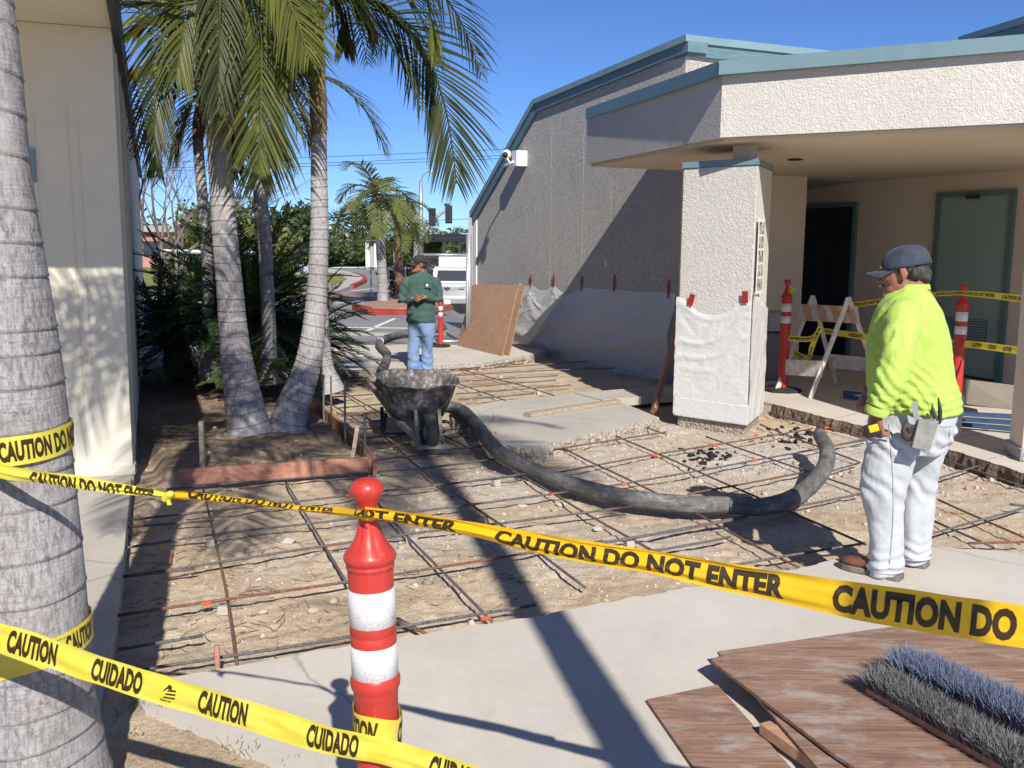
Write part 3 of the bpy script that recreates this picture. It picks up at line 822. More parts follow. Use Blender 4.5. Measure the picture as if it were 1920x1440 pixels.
# ================================================================== BUILDINGS
# --- main right-hand building, its gable wall receding to the left
W0 = Vector((-0.727, 18.19, 0)); W1 = Vector((2.12, 12.35, 0))
wd_ = (W1 - W0); WL = wd_.length; wd_.normalize()
wn_ = Vector((wd_.y, -wd_.x, 0))                 # towards the bed (left/near)
if wn_.x > 0: wn_ = -wn_
wi = -wn_                                        # into the building
def WP(s, z, off=0.0): return W0 + wd_ * s + wn_ * off + Vector((0, 0, z))
pK = hit(1006, 192, W0, wn_); sK = (pK - W0).dot(wd_); zK = pK.z
zE = hit(888, 402, W0, wn_).z; zC = hit(1283, 76, W0, wn_).z
bld = thing('stucco_building', W0.copy(), 'large cream stucco building with teal coping, sloping gable and deep canopy recess', 'building')
low = [WP(0, -.2), WP(WL, -.2), WP(WL, 2.66), WP(WL, zC), WP(sK, zK), WP(0, zE)]
MB().extrude(low, wi * 5.2 + Vector((0, 0, 0))).build('gable_wall', M_STUCCO, bld, world=True) if False else None
mb = MB()
mb.extrude([WP(0, -.2), WP(WL, -.2), WP(WL, zC), WP(sK, zK), WP(0, zE)], wi * .25)
mb.build('gable_wall', M_STUCCO, bld, world=True)
mb = MB(); mb.extrude([WP(0, -.2, -.25), WP(WL, -.2, -.25), WP(WL, 2.61, -.25), WP(0, zE - .02, -.25)], wi * 1.74)
mb.build('lower_wall', M_STUCCO, bld, world=True)
mb = MB(); e = .0
# sloping upper body (sits on the lower block, slightly inset behind so that faces never coincide)
zb = zE - .002
UR = Vector((.915, .403, 0))
mb.extrude([WP(0.0, zb - .02, -.25), WP(WL, 2.62, -.25), WP(WL, zC, -.25), WP(sK, zK, -.25)], UR * 5.25)
mb.build('upper_wall', M_STUCCO, bld, world=True)
# smooth-shadowed coping: two strips along the roofline, proud of the wall
def coping(a, b, n_out, h1, h2, name='coping'):
    d = (b - a).normalized(); upv = n_out.cross(d).normalized()
    if upv.z < 0: upv = -upv
    o1 = n_out * .075; o2 = n_out * .045
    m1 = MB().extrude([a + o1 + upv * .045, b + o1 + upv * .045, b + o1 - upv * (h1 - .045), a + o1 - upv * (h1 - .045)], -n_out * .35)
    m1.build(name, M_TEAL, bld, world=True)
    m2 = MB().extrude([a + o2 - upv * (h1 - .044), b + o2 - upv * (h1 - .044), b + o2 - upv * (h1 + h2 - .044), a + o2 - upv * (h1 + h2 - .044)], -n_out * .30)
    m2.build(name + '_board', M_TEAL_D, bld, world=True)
coping(WP(-.06, zE), WP(sK, zK), wn_, .09, .13)
coping(WP(sK, zK), WP(WL + .09, zC), wn_, .08, .12)
fr = wd_                                             # right-hand face normal (towards the camera)
UN = Vector((UR.y, -UR.x, 0)); c0 = WP(WL, zC); coping(c0 + wn_ * .02, c0 + UR * 5.4, UN, .09, .15)
# corner strip and downpipe at the far end
mb = MB(); mb.extrude([WP(.0, -.1, .02), WP(.13, -.1, .02), WP(.13, zE - .05, .02), WP(.0, zE - .05, .02)], wi * .1); mb.build('corner_trim', M_WHITE, bld, world=True)
mb = MB(); mb.beam(WP(-.09, -.1, .02), WP(-.09, zE, .02), .12, .1); mb.build('corner_post', M_GREY, bld, world=True)
for px in (1031, 1090, 1143):                       # vertical control joints
    p = hit(px, 480, W0, wn_); s_ = (p - W0).dot(wd_)
    zt = 3.45 if px < 1100 else 2.6
    MB().extrude([WP(s_, .9, .002), WP(s_ + .012, .9, .002), WP(s_ + .012, zt, .002), WP(s_, zt, .002)], wi * .006).build('control_joint', M_CONC, bld, world=True)
MB().box(hit(1138, 494, W0, wn_) + wn_ * .012, (.02, .07, .1), wn_, wd_).build('wall_plate', M_SMOOTH, bld, world=True)
# pillar block that closes the recess (cream face towards the camera)
fb = WP(WL, 0) + fr * .004
mb = MB().extrude([fb + Vector((0, 0, -.1)), fb + wi * 2.01 + Vector((0, 0, -.1)), fb + wi * 2.01 + Vector((0, 0, 2.585)), fb + Vector((0, 0, 2.585))], fr * .05)
mb.build('recess_pier_face', M_SMOOTH, bld, world=True)
# back wall of the recess
B0 = Vector((4.25, 15.6, 0)); B1 = G(1878, 717); bd = (B1 - B0).normalized(); B2 = B1 + bd * 6; bn = Vector((bd.y, -bd.x, 0))
if bn.y > 0: bn = -bn
mb = MB().extrude([B0 + Vector((0, 0, -.2)), B2 + Vector((0, 0, -.2)), B2 + Vector((0, 0, 2.605)), B0 + Vector((0, 0, 2.605))], -bn * .3)
mb.build('recess_back_wall', M_SMOOTH, bld, world=True)
def BW(px, py): return hit(px, py, B0, bn)
def rect_on(pa, pb, z0, z1, off, th, name, m, parent=bld):   # board on the back wall between two feet
    a = Vector((pa.x, pa.y, 0)) + bn * off; b = Vector((pb.x, pb.y, 0)) + bn * off
    return MB().extrude([a + Vector((0, 0, z0)), b + Vector((0, 0, z0)), b + Vector((0, 0, z1)), a + Vector((0, 0, z1))], bn * th).build(name, m, parent, world=True)
dz = BW(1830, 358).z
da, db = BW(1751, 500), BW(1897, 500)
dd_ = (db - da); dl = dd_.length; dd_.normalize()
def pt(base, t): return base + dd_ * t
door = rect_on(pt(da, .07), pt(da, dl - .07), .03, dz - .07, .004, .018, 'door', M_DOOR)
def lv(t0, t1, z0, z1, off, th, nm, m): return rect_on(pt(da, t0), pt(da, t1), z0, z1, off, th, nm, m)
lv(0, .07, 0, dz, .004, .05, 'door_frame', M_DOORFR); lv(dl - .07, dl, 0, dz, .004, .05, 'door_frame', M_DOORFR); lv(.07, dl - .07, dz - .07, dz, .004, .05, 'door_frame', M_DOORFR)
lv(dl * .42, dl * .58, dz - .1, dz - .05, .055, .03, 'door_closer', M_DARKMETAL)
lz0, lz1 = .46, .76
lv(dl * .18, dl * .78, lz0, lz1, .023, .006, 'vent_panel', M_DOORFR)
for k in range(9): 
    z = lz0 + .02 + k * (lz1 - lz0 - .04) / 8
    lv(dl * .20, dl * .76, z - .007, z + .007, .03, .012, 'vent_slat', M_DOOR)
lv(dl - .13, dl - .105, .12, .34, .03, .012, 'kick_plate', M_GALV); lv(.1, dl - .1, .0, .028, .02, .03, 'door_sill', M_DARKMETAL)
ea, eb = BW(1500, 500), BW(1604, 500); ez = BW(1570, 381).z
el_ = (eb - ea).length
rect_on(ea, pt(ea, el_ - .06), 0, ez - .06, .004, .012, 'dark_door', M_BLACKDOOR); rect_on(pt(ea, el_ - .06), eb, 0, ez, .004, .05, 'door_frame', M_DOORFR)
rect_on(ea, pt(ea, el_ - .06), ez - .06, ez, .004, .05, 'door_frame', M_DOORFR)
rect_on(pt(ea, el_ * .45), pt(ea, el_ * .48), .05, ez - .08, .016, .012, 'door_edge', M_DARKMETAL)
# --- canopy
zs = 2.60
K = G(1350, 262, zs); K1 = G(1099, 311, zs); _e = G(1920, 235, zs); cr = (_e - K).normalized(); K2 = K + cr * 7; zt = at(1357, 124, K.y).z
K.z = K1.z = K2.z = 0; KB = WP(WL, 0) - wd_ * .04
can = [K1, K, K2, Vector((10.5, 9, 0)), Vector((6.0, 16.0, 0)), Vector((4.3, 16.2, 0)), KB + wi * 2.0, KB + wi * .02]
MB().prism([(p.x, p.y) for p in can], zs + .02, zt).build('canopy', M_STUCCO_W, bld, world=True)
MB().prism([(p.x, p.y) for p in [K1 + Vector((.06, -.06, 0)), K + Vector((.05, .05, 0)), K2 + Vector((.0, .05, 0)), Vector((10.4, 9, 0)), Vector((6.0, 15.9, 0)), Vector((4.4, 16.1, 0)), KB + wi * 1.9, KB + wi * .03 + Vector((0, -.03, 0))]], zs - .012, zs + .018).build('soffit', M_SMOOTH, bld, world=True)
def cstrip(a, b, nn, z0, z1, off, m, nm):
    MB().extrude([a + nn * off + Vector((0, 0, z0)), b + nn * off + Vector((0, 0, z0)), b + nn * off + Vector((0, 0, z1)), a + nn * off + Vector((0, 0, z1))], -nn * .2).build(nm, m, bld, world=True)
nl = Vector((-(K - K1).y, (K - K1).x, 0)).normalized(); nl = -nl if nl.x > 0 else nl
nr_ = Vector((cr.y, -cr.x, 0)); nr_ = -nr_ if nr_.y > 0 else nr_
ko = K + nl * .016 + nr_ * .03
cstrip(K1 + nl * 0, ko, nl, zt - .09, zt + .035, .018, M_TEAL, 'canopy_coping'); cstrip(ko - nr_ * .0, K2, nr_, zt - .085, zt + .034, .035, M_TEAL, 'canopy_coping')
MB().lathe([(.0, 0), (.075, 0), (.085, -.012), (.06, -.012), (.055, -.006), (.0, -.006)][1:5], 20, at(1491, 298, 1) * 0 + Vector((G(1491, 298, zs - .012).x, G(1491, 298, zs - .012).y, zs - .013))).build('downlight', M_BLACK, bld, world=True)
# second roof corner far right
q0 = at(1800, 70, 17.5); q1 = at(1960, 20, 15.0)
rb = thing('roof_block', Vector((q0.x, q0.y, 0)), 'teal edged upper roof rising at the far right behind the canopy', 'roof')
bdv = (Vector((q1.x, q1.y, 0)) - Vector((q0.x, q0.y, 0)))
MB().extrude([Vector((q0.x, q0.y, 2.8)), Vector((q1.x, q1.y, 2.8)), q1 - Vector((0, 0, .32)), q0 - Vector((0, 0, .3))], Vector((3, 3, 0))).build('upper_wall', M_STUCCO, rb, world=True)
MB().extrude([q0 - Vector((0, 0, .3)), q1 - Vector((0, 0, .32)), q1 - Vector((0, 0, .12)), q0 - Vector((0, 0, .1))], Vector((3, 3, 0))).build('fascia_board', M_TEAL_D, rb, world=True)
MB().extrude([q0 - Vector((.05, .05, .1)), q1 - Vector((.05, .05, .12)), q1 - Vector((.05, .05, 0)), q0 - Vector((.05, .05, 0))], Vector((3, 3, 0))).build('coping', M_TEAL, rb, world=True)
# --- plastic-wrapped column
A1_, A2_, A3_ = Vector((1.63, 9.42, 0)), Vector((2.21, 8.90, 0)), Vector((2.53, 9.60, 0)); A4_ = A1_ + (A3_ - A2_) + Vector((.05, .1, 0))
colm = thing('canopy_column', A2_.copy(), 'angular white stucco column with teal cap, its foot wrapped in plastic', 'column')
cp = [A1_, A2_, A3_, A4_]; cen = sum(cp, Vector()) / 4
def sc(k, ps=cp): return [((p - cen) * k + cen).to_2d() for p in ps]
MB().prism(sc(1.0), -.02, 2.383).build('shaft', M_STUCCO_W, colm, world=True, bevel=.008)
MB().prism(sc(.94), -.30, -.025).build('footing', M_BROKEN, colm, world=True)
MB().prism(sc(1.03), 2.385, 2.44).build('cap_band', M_TEAL, colm, world=True)
mb = MB(); r0_ = [Vector((p[0], p[1], 2.441)) for p in sc(1.02)]; pc = Vector((2.19, 9.38, 0)); r1_ = [Vector((pc.x + a, pc.y + b, 2.47)) for a, b in ((-.13, .02), (-.0, -.12), (.13, 0), (0, .13))]
mb.add(r0_ + r1_, [(0, 1, 5, 4), (1, 2, 6, 5), (2, 3, 7, 6), (3, 0, 4, 7), (4, 5, 6, 7)]); mb.build('cap_slope', M_STUCCO_W, colm, world=True)
MB().box((pc.x, pc.y, 2.585), (.21, .21, .11)).build('neck', M_STUCCO_W, colm, world=True) if False else MB().prism([(pc.x - .115, pc.y - .06), (pc.x + .1, pc.y - .115), (pc.x + .15, pc.y + .08), (pc.x - .06, pc.y + .14)], 2.462, 2.615).build('neck', M_STUCCO_W, colm, world=True)
# wrapped plastic: sheet just proud of the column with sag folds
def draped(a, b, n_out, ztop, zbot, nx_, nz_, fold, seed, sag=0.06, name='plastic_sheet', parent=None, mat=M_SHEET, taut=()):
    mb = MB(); d = b - a
    for j in range(nz_ + 1):
        for i in range(nx_ + 1):
            u = i / nx_; w = j / nz_
            zt_ = ztop(u) if callable(ztop) else ztop
            zb_ = zbot(u) if callable(zbot) else zbot
            z = zt_ + (zb_ - zt_) * w
            p = a + d * u
            off = fold(u, w)
            mb.v.append(tuple(p + n_out * off + Vector((0, 0, z))))
    for j in range(nz_):
        for i in range(nx_):
            k = j * (nx_ + 1) + i
            mb.f.append((k, k + 1, k + nx_ + 2, k + nx_ + 1))
    return mb.build(name, mat, parent, smooth=True, recalc=False, world=parent is not None)
def cyc(u, w, seed, sx, sz, sk=0.0):
    return float(fbm([[u * sx + w * sk, w * sz - u * sk * .6, seed]], 4, seed)[0])
nA = Vector((-(A2_ - A1_).y, (A2_ - A1_).x, 0)).normalized(); nA = -nA if nA.y > 0 else nA
nB = Vector((-(A3_ - A2_).y, (A3_ - A2_).x, 0)).normalized(); nB = -nB if nB.x < 0 else nB
wrap = thing('plastic_wrap', Vector((A2_.x, A2_.y, 0)), 'translucent plastic wrapped round the lower half of the white column', 'plastic sheet')
zt1 = lambda u: 1.155 - .16 * math.sin(math.pi * min(1, max(0, (u - .06) / .84))) + .004 * math.sin(u * 17)
M_SHEETW = NT('milky_plastic_wrap'); _v = M_SHEETW.map((3, 3, 6)); M_SHEETW = M_SHEETW.done((.80, .79, .76), .35, .5, 0, M_SHEETW.bump(M_SHEETW.noise(_v, 5, 6, .7, .6), .5, .015), .80)
def vn2(a, b): return float(vnoise([[a, b, 3.3]], 5)[0])
def foldA(u, w):
    rdg = .0028 * max(0, 1 - abs(vn2(u * 3 + w * 5, w * 7 + u * 4)) * 6) + .0018 * max(0, 1 - abs(vn2(u * 7 - w * 3, w * 9 + u * 6 + 9)) * 6)
    tri = sum(max(0, 1 - abs(((w * 1.25 + .16 - (c + k_ * (1 - u))) / .05))) * a for c, k_, a in ((.22, .0, .012), (.30, .35, .02), (.52, .28, .016), (.72, .2, .010)))
    return .014 + rdg + tri * .5 + .004 * abs(cyc(u, w, 5, 3, 5, 3)) + .001 * cyc(u, w, 2, 9, 16, 8)
draped(A1_ - (A2_ - A1_).normalized() * .02, A2_ + nB * .01, nA, zt1, lambda u: -.0 + .01 * math.sin(9 * u), 70, 90, foldA, 1, parent=wrap, mat=M_SHEETW)
draped(A2_ + nA * .012, A3_, nB, lambda u: 1.24 - .2 * u, .0, 36, 80, lambda u, w: .018 + .006 * abs(cyc(u, w, 9, 3, 3, 4)) + .008 * max(0, math.sin(14 * (u + w * .8))) * w, 1, parent=wrap, mat=M_SHEETW)
def tape_tab(p, t, n_out, L, w=.05, lean=0.0, parent=None, m=M_REDTAPE):
    up = (Vector((0, 0, 1)) * math.cos(lean) + t * math.sin(lean)).normalized(); sd = n_out.cross(up).normalized()
    MB().box(p, (w, L, .004), sd, up, n_out).build('red_tape', m, parent, world=True)
for px, py, ln in ((1296, 562, .3), (1397, 557, -.05)):
    p = hit(px, py, A1_ + nA * .035, nA); tape_tab(p, (A2_ - A1_).normalized(), nA, .11, .06, ln, wrap)
# base board wrapped at the column foot
MB().prism(sc(1.045), -.02, .17).build('foot_wrap', M_SHEETW, wrap, world=True, bevel=.01)
# posters on the column's right face
M_PHOTO = NT('printed_photos'); _v = M_PHOTO.map(); _n = M_PHOTO.voro(_v, 13, 'F1', 'Color')
M_PHOTO = M_PHOTO.done(M_PHOTO.mix(M_PHOTO.ramp(M_PHOTO.noise(_v, 16, 4), [(.42, 0), (.52, 1)]), (.06, .07, .09), M_PHOTO.mix(.86, _n, (.60, .50, .42))), .35, .5)
ps = thing('notice_sheet', (A2_ + nB * .03) + Vector((0, 0, 1.2)), 'white notice sheet with small photographs on the column side', 'poster')
tB = (A3_ - A2_).normalized()
MB().box(A2_ + tB * .17 + nB * .030 + Vector((0, 0, 1.56)), (.30, .70, .004), tB, Vector((0, 0, 1)), nB).build('sheet', M_WHITE, ps, world=True)
for i in range(5):
    for j in range(2):
        MB().box(A2_ + tB * (.10 + .13 * j) + nB * .0345 + Vector((0, 0, 1.82 - .13 * i)), (.105, .105, .003), tB, Vector((0, 0, 1)), nB).build('photo', M_PHOTO, ps, world=True)
# right-hand pier at the frame edge
pr = G(1897, 858); 
pier = thing('canopy_pier', pr, 'rough stucco pier at the right edge beside the covered walk', 'column')
pq = G(1890, 846); pr = G(1914, 864)
MB().prism([(pr.x, pr.y), (pr.x + .3, pr.y - .14), (pq.x + .36, pq.y - .05), (pq.x, pq.y)], 0, 2.6).build('shaft', M_SMOOTH, pier, world=True, bevel=.01)
MB().prism([(pr.x - .03, pr.y - .04), (pr.x + .32, pr.y - .2), (pq.x + .42, pq.y), (pq.x - .03, pq.y + .03)], 0, .1).build('base_block', M_STUCCO, pier, world=True, bevel=.02)

# --- plastic sheeting on the gable wall
shp = thing('plastic_sheeting', WP(2, .6), 'long translucent plastic sheet taped along the foot of the stucco wall', 'plastic sheet')
sA = (hit(975, 540, W0, wn_) - W0).dot(wd_); sB = WL - .03
ztp = hit(975, 530, W0, wn_).z; ztb = hit(1260, 548, W0, wn_).z
tabs = [(hit(x, 540, W0, wn_) - W0).dot(wd_) for x in (997, 1040, 1092, 1153, 1255)]
tu = [0] + [(s_ - sA) / (sB - sA) for s_ in tabs] + [1]
def ztop_s(u):
    z = ztp + (ztb - ztp) * u
    for i in range(len(tu) - 1):
        if tu[i] <= u <= tu[i + 1]:
            t = (u - tu[i]) / max(1e-6, tu[i + 1] - tu[i]); sg_ = (.05, .10, .13, .02, .02, .01)[i]
            z -= sg_ * math.sin(math.pi * t)
    return z
zb0 = hit(975, 660, W0, wn_).z; zb1 = hit(1266, 716, W0, wn_).z
def vn2(a, b): return float(vnoise([[a, b, 3.3]], 5)[0])
def fold_s(u, w):
    bow = .05 * math.sin(math.pi * w) * (1 - u) ** .5 * (.35 + .65 * math.sin(math.pi * min(1, u * 1.4))) + .05
    lean = .10 * w * (1 - .5 * u)
    big = .022 * abs(cyc(u, w, 3, 6, 1.6, 2.5)) + .007 * cyc(u, w, 6, 16, 3, 9)
    diag = .035 * math.exp(-((w - .85 + .55 * abs(u - .35)) / .07) ** 2) + .02 * math.exp(-((w - .25 - 2.2 * (u - .12)) / .09) ** 2) * (u < .5)
    cz = 0; nz_ = .05 * vn2(u * 9, w * 7)
    for (u0, w0, sl) in ((.04, .02, 1.5), (.08, .0, 2.3), (.2, .02, -1.1), (.2, .0, .9), (.38, .0, -1.4), (.62, .0, -1.9), (.98, .02, -2.2), (.98, .0, -3.4), (.80, .3, -2.6), (.55, .5, -1.7)):
        dd = (w - w0) - abs(sl) * (u - u0) * (1 if sl > 0 else -1); on_ = (u - u0) * sl > 0
        if on_: cz += max(0, 1 - abs(dd + nz_) / .022) * .022 * min(1, abs(u - u0) * 9) * max(0, 1 - abs(u - u0) * 2.4)
    rd = vn2(u * 16 + w * 9, w * 6 - u * 5); cz += .007 * max(0, 1 - abs(rd) * 5)
    big += cz
    return (bow + lean) * min(1, w * 2.5) + (big + diag) * min(1, w * 6) + .012
draped(WP(sA, 0), WP(sB, 0), wn_, ztop_s, lambda u: zb0 + (zb1 - zb0) * u + .02 * math.sin(7 * u), 210, 76, fold_s, 3, parent=shp)
for s_, L in zip(tabs, (.26, .28, .26, .34, .27)):
    u = (s_ - sA) / (sB - sA); tape_tab(WP(s_, ztop_s(u) + .02, .02), wd_, wn_, L, .045, 0, shp)
# --- security camera and its junction box
pb = hit(984, 298, W0, wn_)
scm = thing('security_camera', pb, 'white dome security camera and box high on the stucco gable wall', 'camera')
MB().box(pb + wn_ * .10, (.20, .19, .25), wn_, wd_).build('junction_box', M_WHITE, scm, world=True, bevel=.006)
q = hit(950, 291, W0 + wn_ * .45, wn_)
arm = spline([pb + wn_ * .2 + Vector((0, 0, -.05)), pb + wn_ * .32 - wd_ * .12 + Vector((0, 0, -.12)), q + Vector((.0, 0, -.14)) + wd_ * .12, q + Vector((0, 0, -.05))], 16)
MB().tube(arm, .018, 10).build('arm', M_WHITE, scm, world=True, smooth=True)
MB().ellip(q + Vector((0, 0, .01)), (.075, 0, 0), (0, .075, 0), (0, 0, .08)).build('housing', M_WHITE, scm, world=True, smooth=True)
MB().ellip(q + Vector((-.02, -.05, -.0)), (.048, 0, 0), (0, .05, 0), (0, 0, .05)).build('lens_dome', M_BLACK, scm, world=True, smooth=True)

# --- cream building on the left
dB = Vector((-math.sin(R(20.5)), math.cos(R(20.5)), 0)); dA = Vector((math.cos(R(20.5)), math.sin(R(20.5)), 0))
C0 = G(250, 884); zL = at(207, 53, C0.y).z
lb = thing('cream_building', C0.copy(), 'cream panelled building on the left with a deep flat roof overhang', 'building')
MB().prism([(p.x, p.y) for p in (C0, C0 + dB * 16, C0 + dB * 16 - dA * 6, C0 - dA * 6)], -.3, zL).build('wall', M_CREAMWALL, lb, world=True, bevel=.006)
MB().prism([(p.x, p.y) for p in (C0 - dB * 2.05 + dA * .0, C0 + dB * 16.1 + dA * .0, C0 + dB * 16.1 - dA * 6.2, C0 - dB * 2.05 - dA * 6.2)], zL + .002, zL + .24).build('roof_overhang', M_CREAMWALL, lb, world=True)
MB().prism([(p.x, p.y) for p in (C0 - dB * 2.08 + dA * .002, C0 + dB * 16.1 + dA * .002, C0 + dB * 16.1 + dA * .05, C0 - dB * 2.08 + dA * .05)], zL - .03, zL + .30).build('gutter_trim', M_DARKMETAL, lb, world=True)
for px, z0, z1 in ((80, .25, 2.5), (141, .12, 2.55), (160, .5, 2.45), (233, 3.5, 3.5)):
    p = hit(px, 500, C0, dB)
    if z1 > z0:
        MB().box(p * 1 + Vector((0, 0, (z0 + z1) / 2 - p.z)) - dB * .002, (.007, .006, z1 - z0), dA, dB).build('panel_joint', M_SMOOTH, lb, world=True)
MB().prism([(p.x, p.y) for p in (C0 + dA * .012 - dB * .012, C0 - dA * 6 - dB * .012, C0 - dA * 6 + dB * .1, C0 + dA * .02 + dB * .1)], -.02, .05).build('base_course', M_CREAMWALL, lb, world=True)
MB().box(hit(57, 310, C0, dB) - dB * .01, (.06, .03, .22), dA, dB).build('edge_trim', M_TEAL, lb, world=True)
for k, z in enumerate((.55, 1.3, 2.1)):
    MB().prism([(p.x, p.y) for p in (C0 + dB * (.5 + k) + dA * .001, C0 + dB * (.53 + k) + dA * .001, C0 + dB * (.53 + k) + dA * .015, C0 + dB * (.5 + k) + dA * .015)], 0.1, 3.0).build('panel_joint', M_CREAMWALL, lb, world=True)

# ================================================================== PALMS
def trunk_mesh(pts, rad, ring, n=28, seed=0, scar_w=.012, lip=.006):
    """tapered trunk with leaf-scar rings cut as real steps"""
    S = spline([tuple(p) + (r,) for p, r in zip(pts, rad)], 400)
    C = S[:, :3]; d = np.r_[0, np.cumsum(np.linalg.norm(np.diff(C, axis=0), axis=1))]
    r_ = np.random.default_rng(seed); mb = MB(); mb.scar = []
    pos = [0.0]
    while pos[-1] < d[-1]: pos.append(pos[-1] + ring * r_.uniform(.6, 1.35))
    levels = []
    for p in pos:
        levels += [(p - scar_w, 0, 0), (p - scar_w * .4, -lip * .6, 1), (p, lip, .35), (p + scar_w * .7, lip * .3, 0), (p + ring * .35, 0, 0)]
    levels = sorted([l for l in levels if 0 <= l[0] <= d[-1]] + [(0, 0, 0), (d[-1], 0, 0)])
    prev = None; b = 0
    for (p, off, sc_) in levels:
        c = Vector([np.interp(p, d, C[:, k]) for k in range(3)]); rr = np.interp(p, d, S[:, 3])
        c2 = Vector([np.interp(min(d[-1], p + .02), d, C[:, k]) for k in range(3)]); c1 = Vector([np.interp(max(0, p - .02), d, C[:, k]) for k in range(3)])
        t = (c2 - c1).normalized(); _, X, Y = frame(t, Vector((0, 1, 0)))
        for j in range(n):
            th = 2 * math.pi * j / n
            wob = 1 + .018 * math.sin(3 * th + p * 5 + seed) + .012 * math.sin(5 * th - p * 9)
            tilt = .010 * math.sin(th + seed + p * 2.1) if p > .03 else 0
            v = c + X * (math.cos(th) * (rr + off) * wob) + Y * (math.sin(th) * (rr + off) * wob) + t * tilt
            mb.v.append(tuple(v)); mb.scar.append(sc_)
    L = len(levels)
    for i in range(L - 1):
        for j in range(n): mb.f.append((i * n + j, i * n + (j + 1) % n, (i + 1) * n + (j + 1) % n, (i + 1) * n + j))
    mb.f.append(tuple((L - 1) * n + j for j in range(n)))
    return mb
def frond_mesh(rachis, leaf, count, width=.022, start=.12, spread=1.0, droop=.5, seed=0, rr=.014, up=None, tipfrac=.35, segs=4, fwd=.55):
    """pinnate frond; rachis = control points; leaf = longest leaflet"""
    r_ = random.Random(seed); mb = MB()
    S = [Vector(p) for p in spline(rachis, 40)]
    rad = [rr * (1 - .8 * i / 39) + .002 for i in range(40)]
    mb.tube(S[::2] + [S[-1]], rad[::2] + [rad[-1]], 5)
    for i in range(count):
        t = start + (1 - start) * (i + r_.uniform(-.3, .3)) / count; t = min(.995, max(.02, t))
        k = t * 39; k0 = int(k); c = S[k0].lerp(S[min(39, k0 + 1)], k - k0)
        tg = (S[min(39, k0 + 1)] - S[max(0, k0 - 1)]).normalized()
        upv = Vector(up) if up is not None else Vector((0, 0, 1))
        sd = tg.cross(upv)
        if sd.length < .15: sd = tg.cross(Vector((.3, -1, .1)))
        sd.normalize(); nn = sd.cross(tg).normalized()
        env = math.sin(math.pi * min(1, .22 + .62 * t)) ** .8 * (1 if t < .8 else 1 - (t - .8) / .2 * (1 - tipfrac))
        for sgn in (-1, 1):
            L = leaf * env * r_.uniform(.86, 1.08)
            d = (tg * (fwd + .55 * t * t + r_.uniform(-.06, .06)) + sd * (sgn * spread * (1 - .35 * t)) + nn * r_.uniform(-.05, .22)).normalized()
            p = c.copy(); w0 = width * r_.uniform(.8, 1.15) * (.6 + .4 * env)
            ws = [w0 * .45, w0, w0 * .92, w0 * .6, .002][:segs + 1]
            b = len(mb.v); dr = droop * r_.uniform(.7, 1.3)
            for q in range(segs + 1):
                fold = nn * (ws[q] * .28)
                wv = d.cross(nn).normalized() * (ws[q] * .5)
                mb.v += [tuple(p - wv + fold), tuple(p), tuple(p + wv + fold)]
                p = p + d * (L / segs)
                d = (d + Vector((0, 0, -1)) * (dr / segs)).normalized()
            for q in range(segs):
                for e in (0, 1): mb.f.append((b + q * 3 + e, b + q * 3 + e + 1, b + q * 3 + 4 + e, b + q * 3 + 3 + e))
    return mb
fs_n = [100]
def frond(parent, rachis, leaf, count, m, name='frond', **k):
    fs_n[0] += 1
    if m is M_FROND: m = (M_FROND, M_FROND_L, M_FROND_D)[fs_n[0] % 3]
    return frond_mesh(rachis, leaf, count, seed=fs_n[0], **k).build(name, m, parent, recalc=False, world=True)
def crown(parent, c, n, length, leaf, m, lo=-.3, hi=1.2, count=44, seed=1, az0=0, azs=None, **k):
    r_ = random.Random(seed)
    for i in range(n):
        az = azs[i] if azs else az0 + 2 * math.pi * i / n + r_.uniform(-.25, .25)
        el = lo + (hi - lo) * ((i * .618) % 1); L = length * r_.uniform(.85, 1.1)
        d = Vector((math.cos(az) * math.cos(el), math.sin(az) * math.cos(el), math.sin(el))); p = Vector(c); pts = [p.copy()]
        for s_ in range(6):
            p = p + d * L / 6; pts.append(p.copy()); d = (d + Vector((0, 0, -.30 - .06 * s_))).normalized()
        frond(parent, pts, leaf * r_.uniform(.9, 1.1), count, m, **k)
def ppts(lst, Y): return [at(x, y, (Y if len(l) == 2 else l[2])) for l in lst for x, y in [l[:2]]]

# P1: big trunk at the left edge, tape round it
pal = thing('king_palm', at(62, 1700, 2.56), 'thick grey palm trunk at the left edge of the photo wrapped with yellow tape', 'palm tree')
tp = [at(95, 1900, 2.56), at(86, 1560, 2.56), at(72, 1440, 2.56), at(58, 1300, 2.55), at(50, 1150, 2.55), at(34, 950, 2.55), at(15, 750, 2.56), at(-10, 500, 2.57), at(-30, 300, 2.58), at(-48, 100, 2.60), at(-62, -60, 2.62), at(-90, -500, 2.6), at(-110, -1000, 2.6), at(-120, -1500, 2.6)]
tr_ = [.225, .198, .184, .166, .158, .150, .142, .127, .112, .108, .100, .098, .095, .09]
trunk_mesh(tp, tr_, .105, 48, 3, .010, .0035).build('trunk', M_BARK, pal, smooth=True, world=True, recalc=False)
P1TOP = tp[-1]
crown(pal, P1TOP + Vector((0, 0, .15)), 12, 2.4, .55, M_FROND, -.1, 1.1, 38, 4, 0, width=.028)
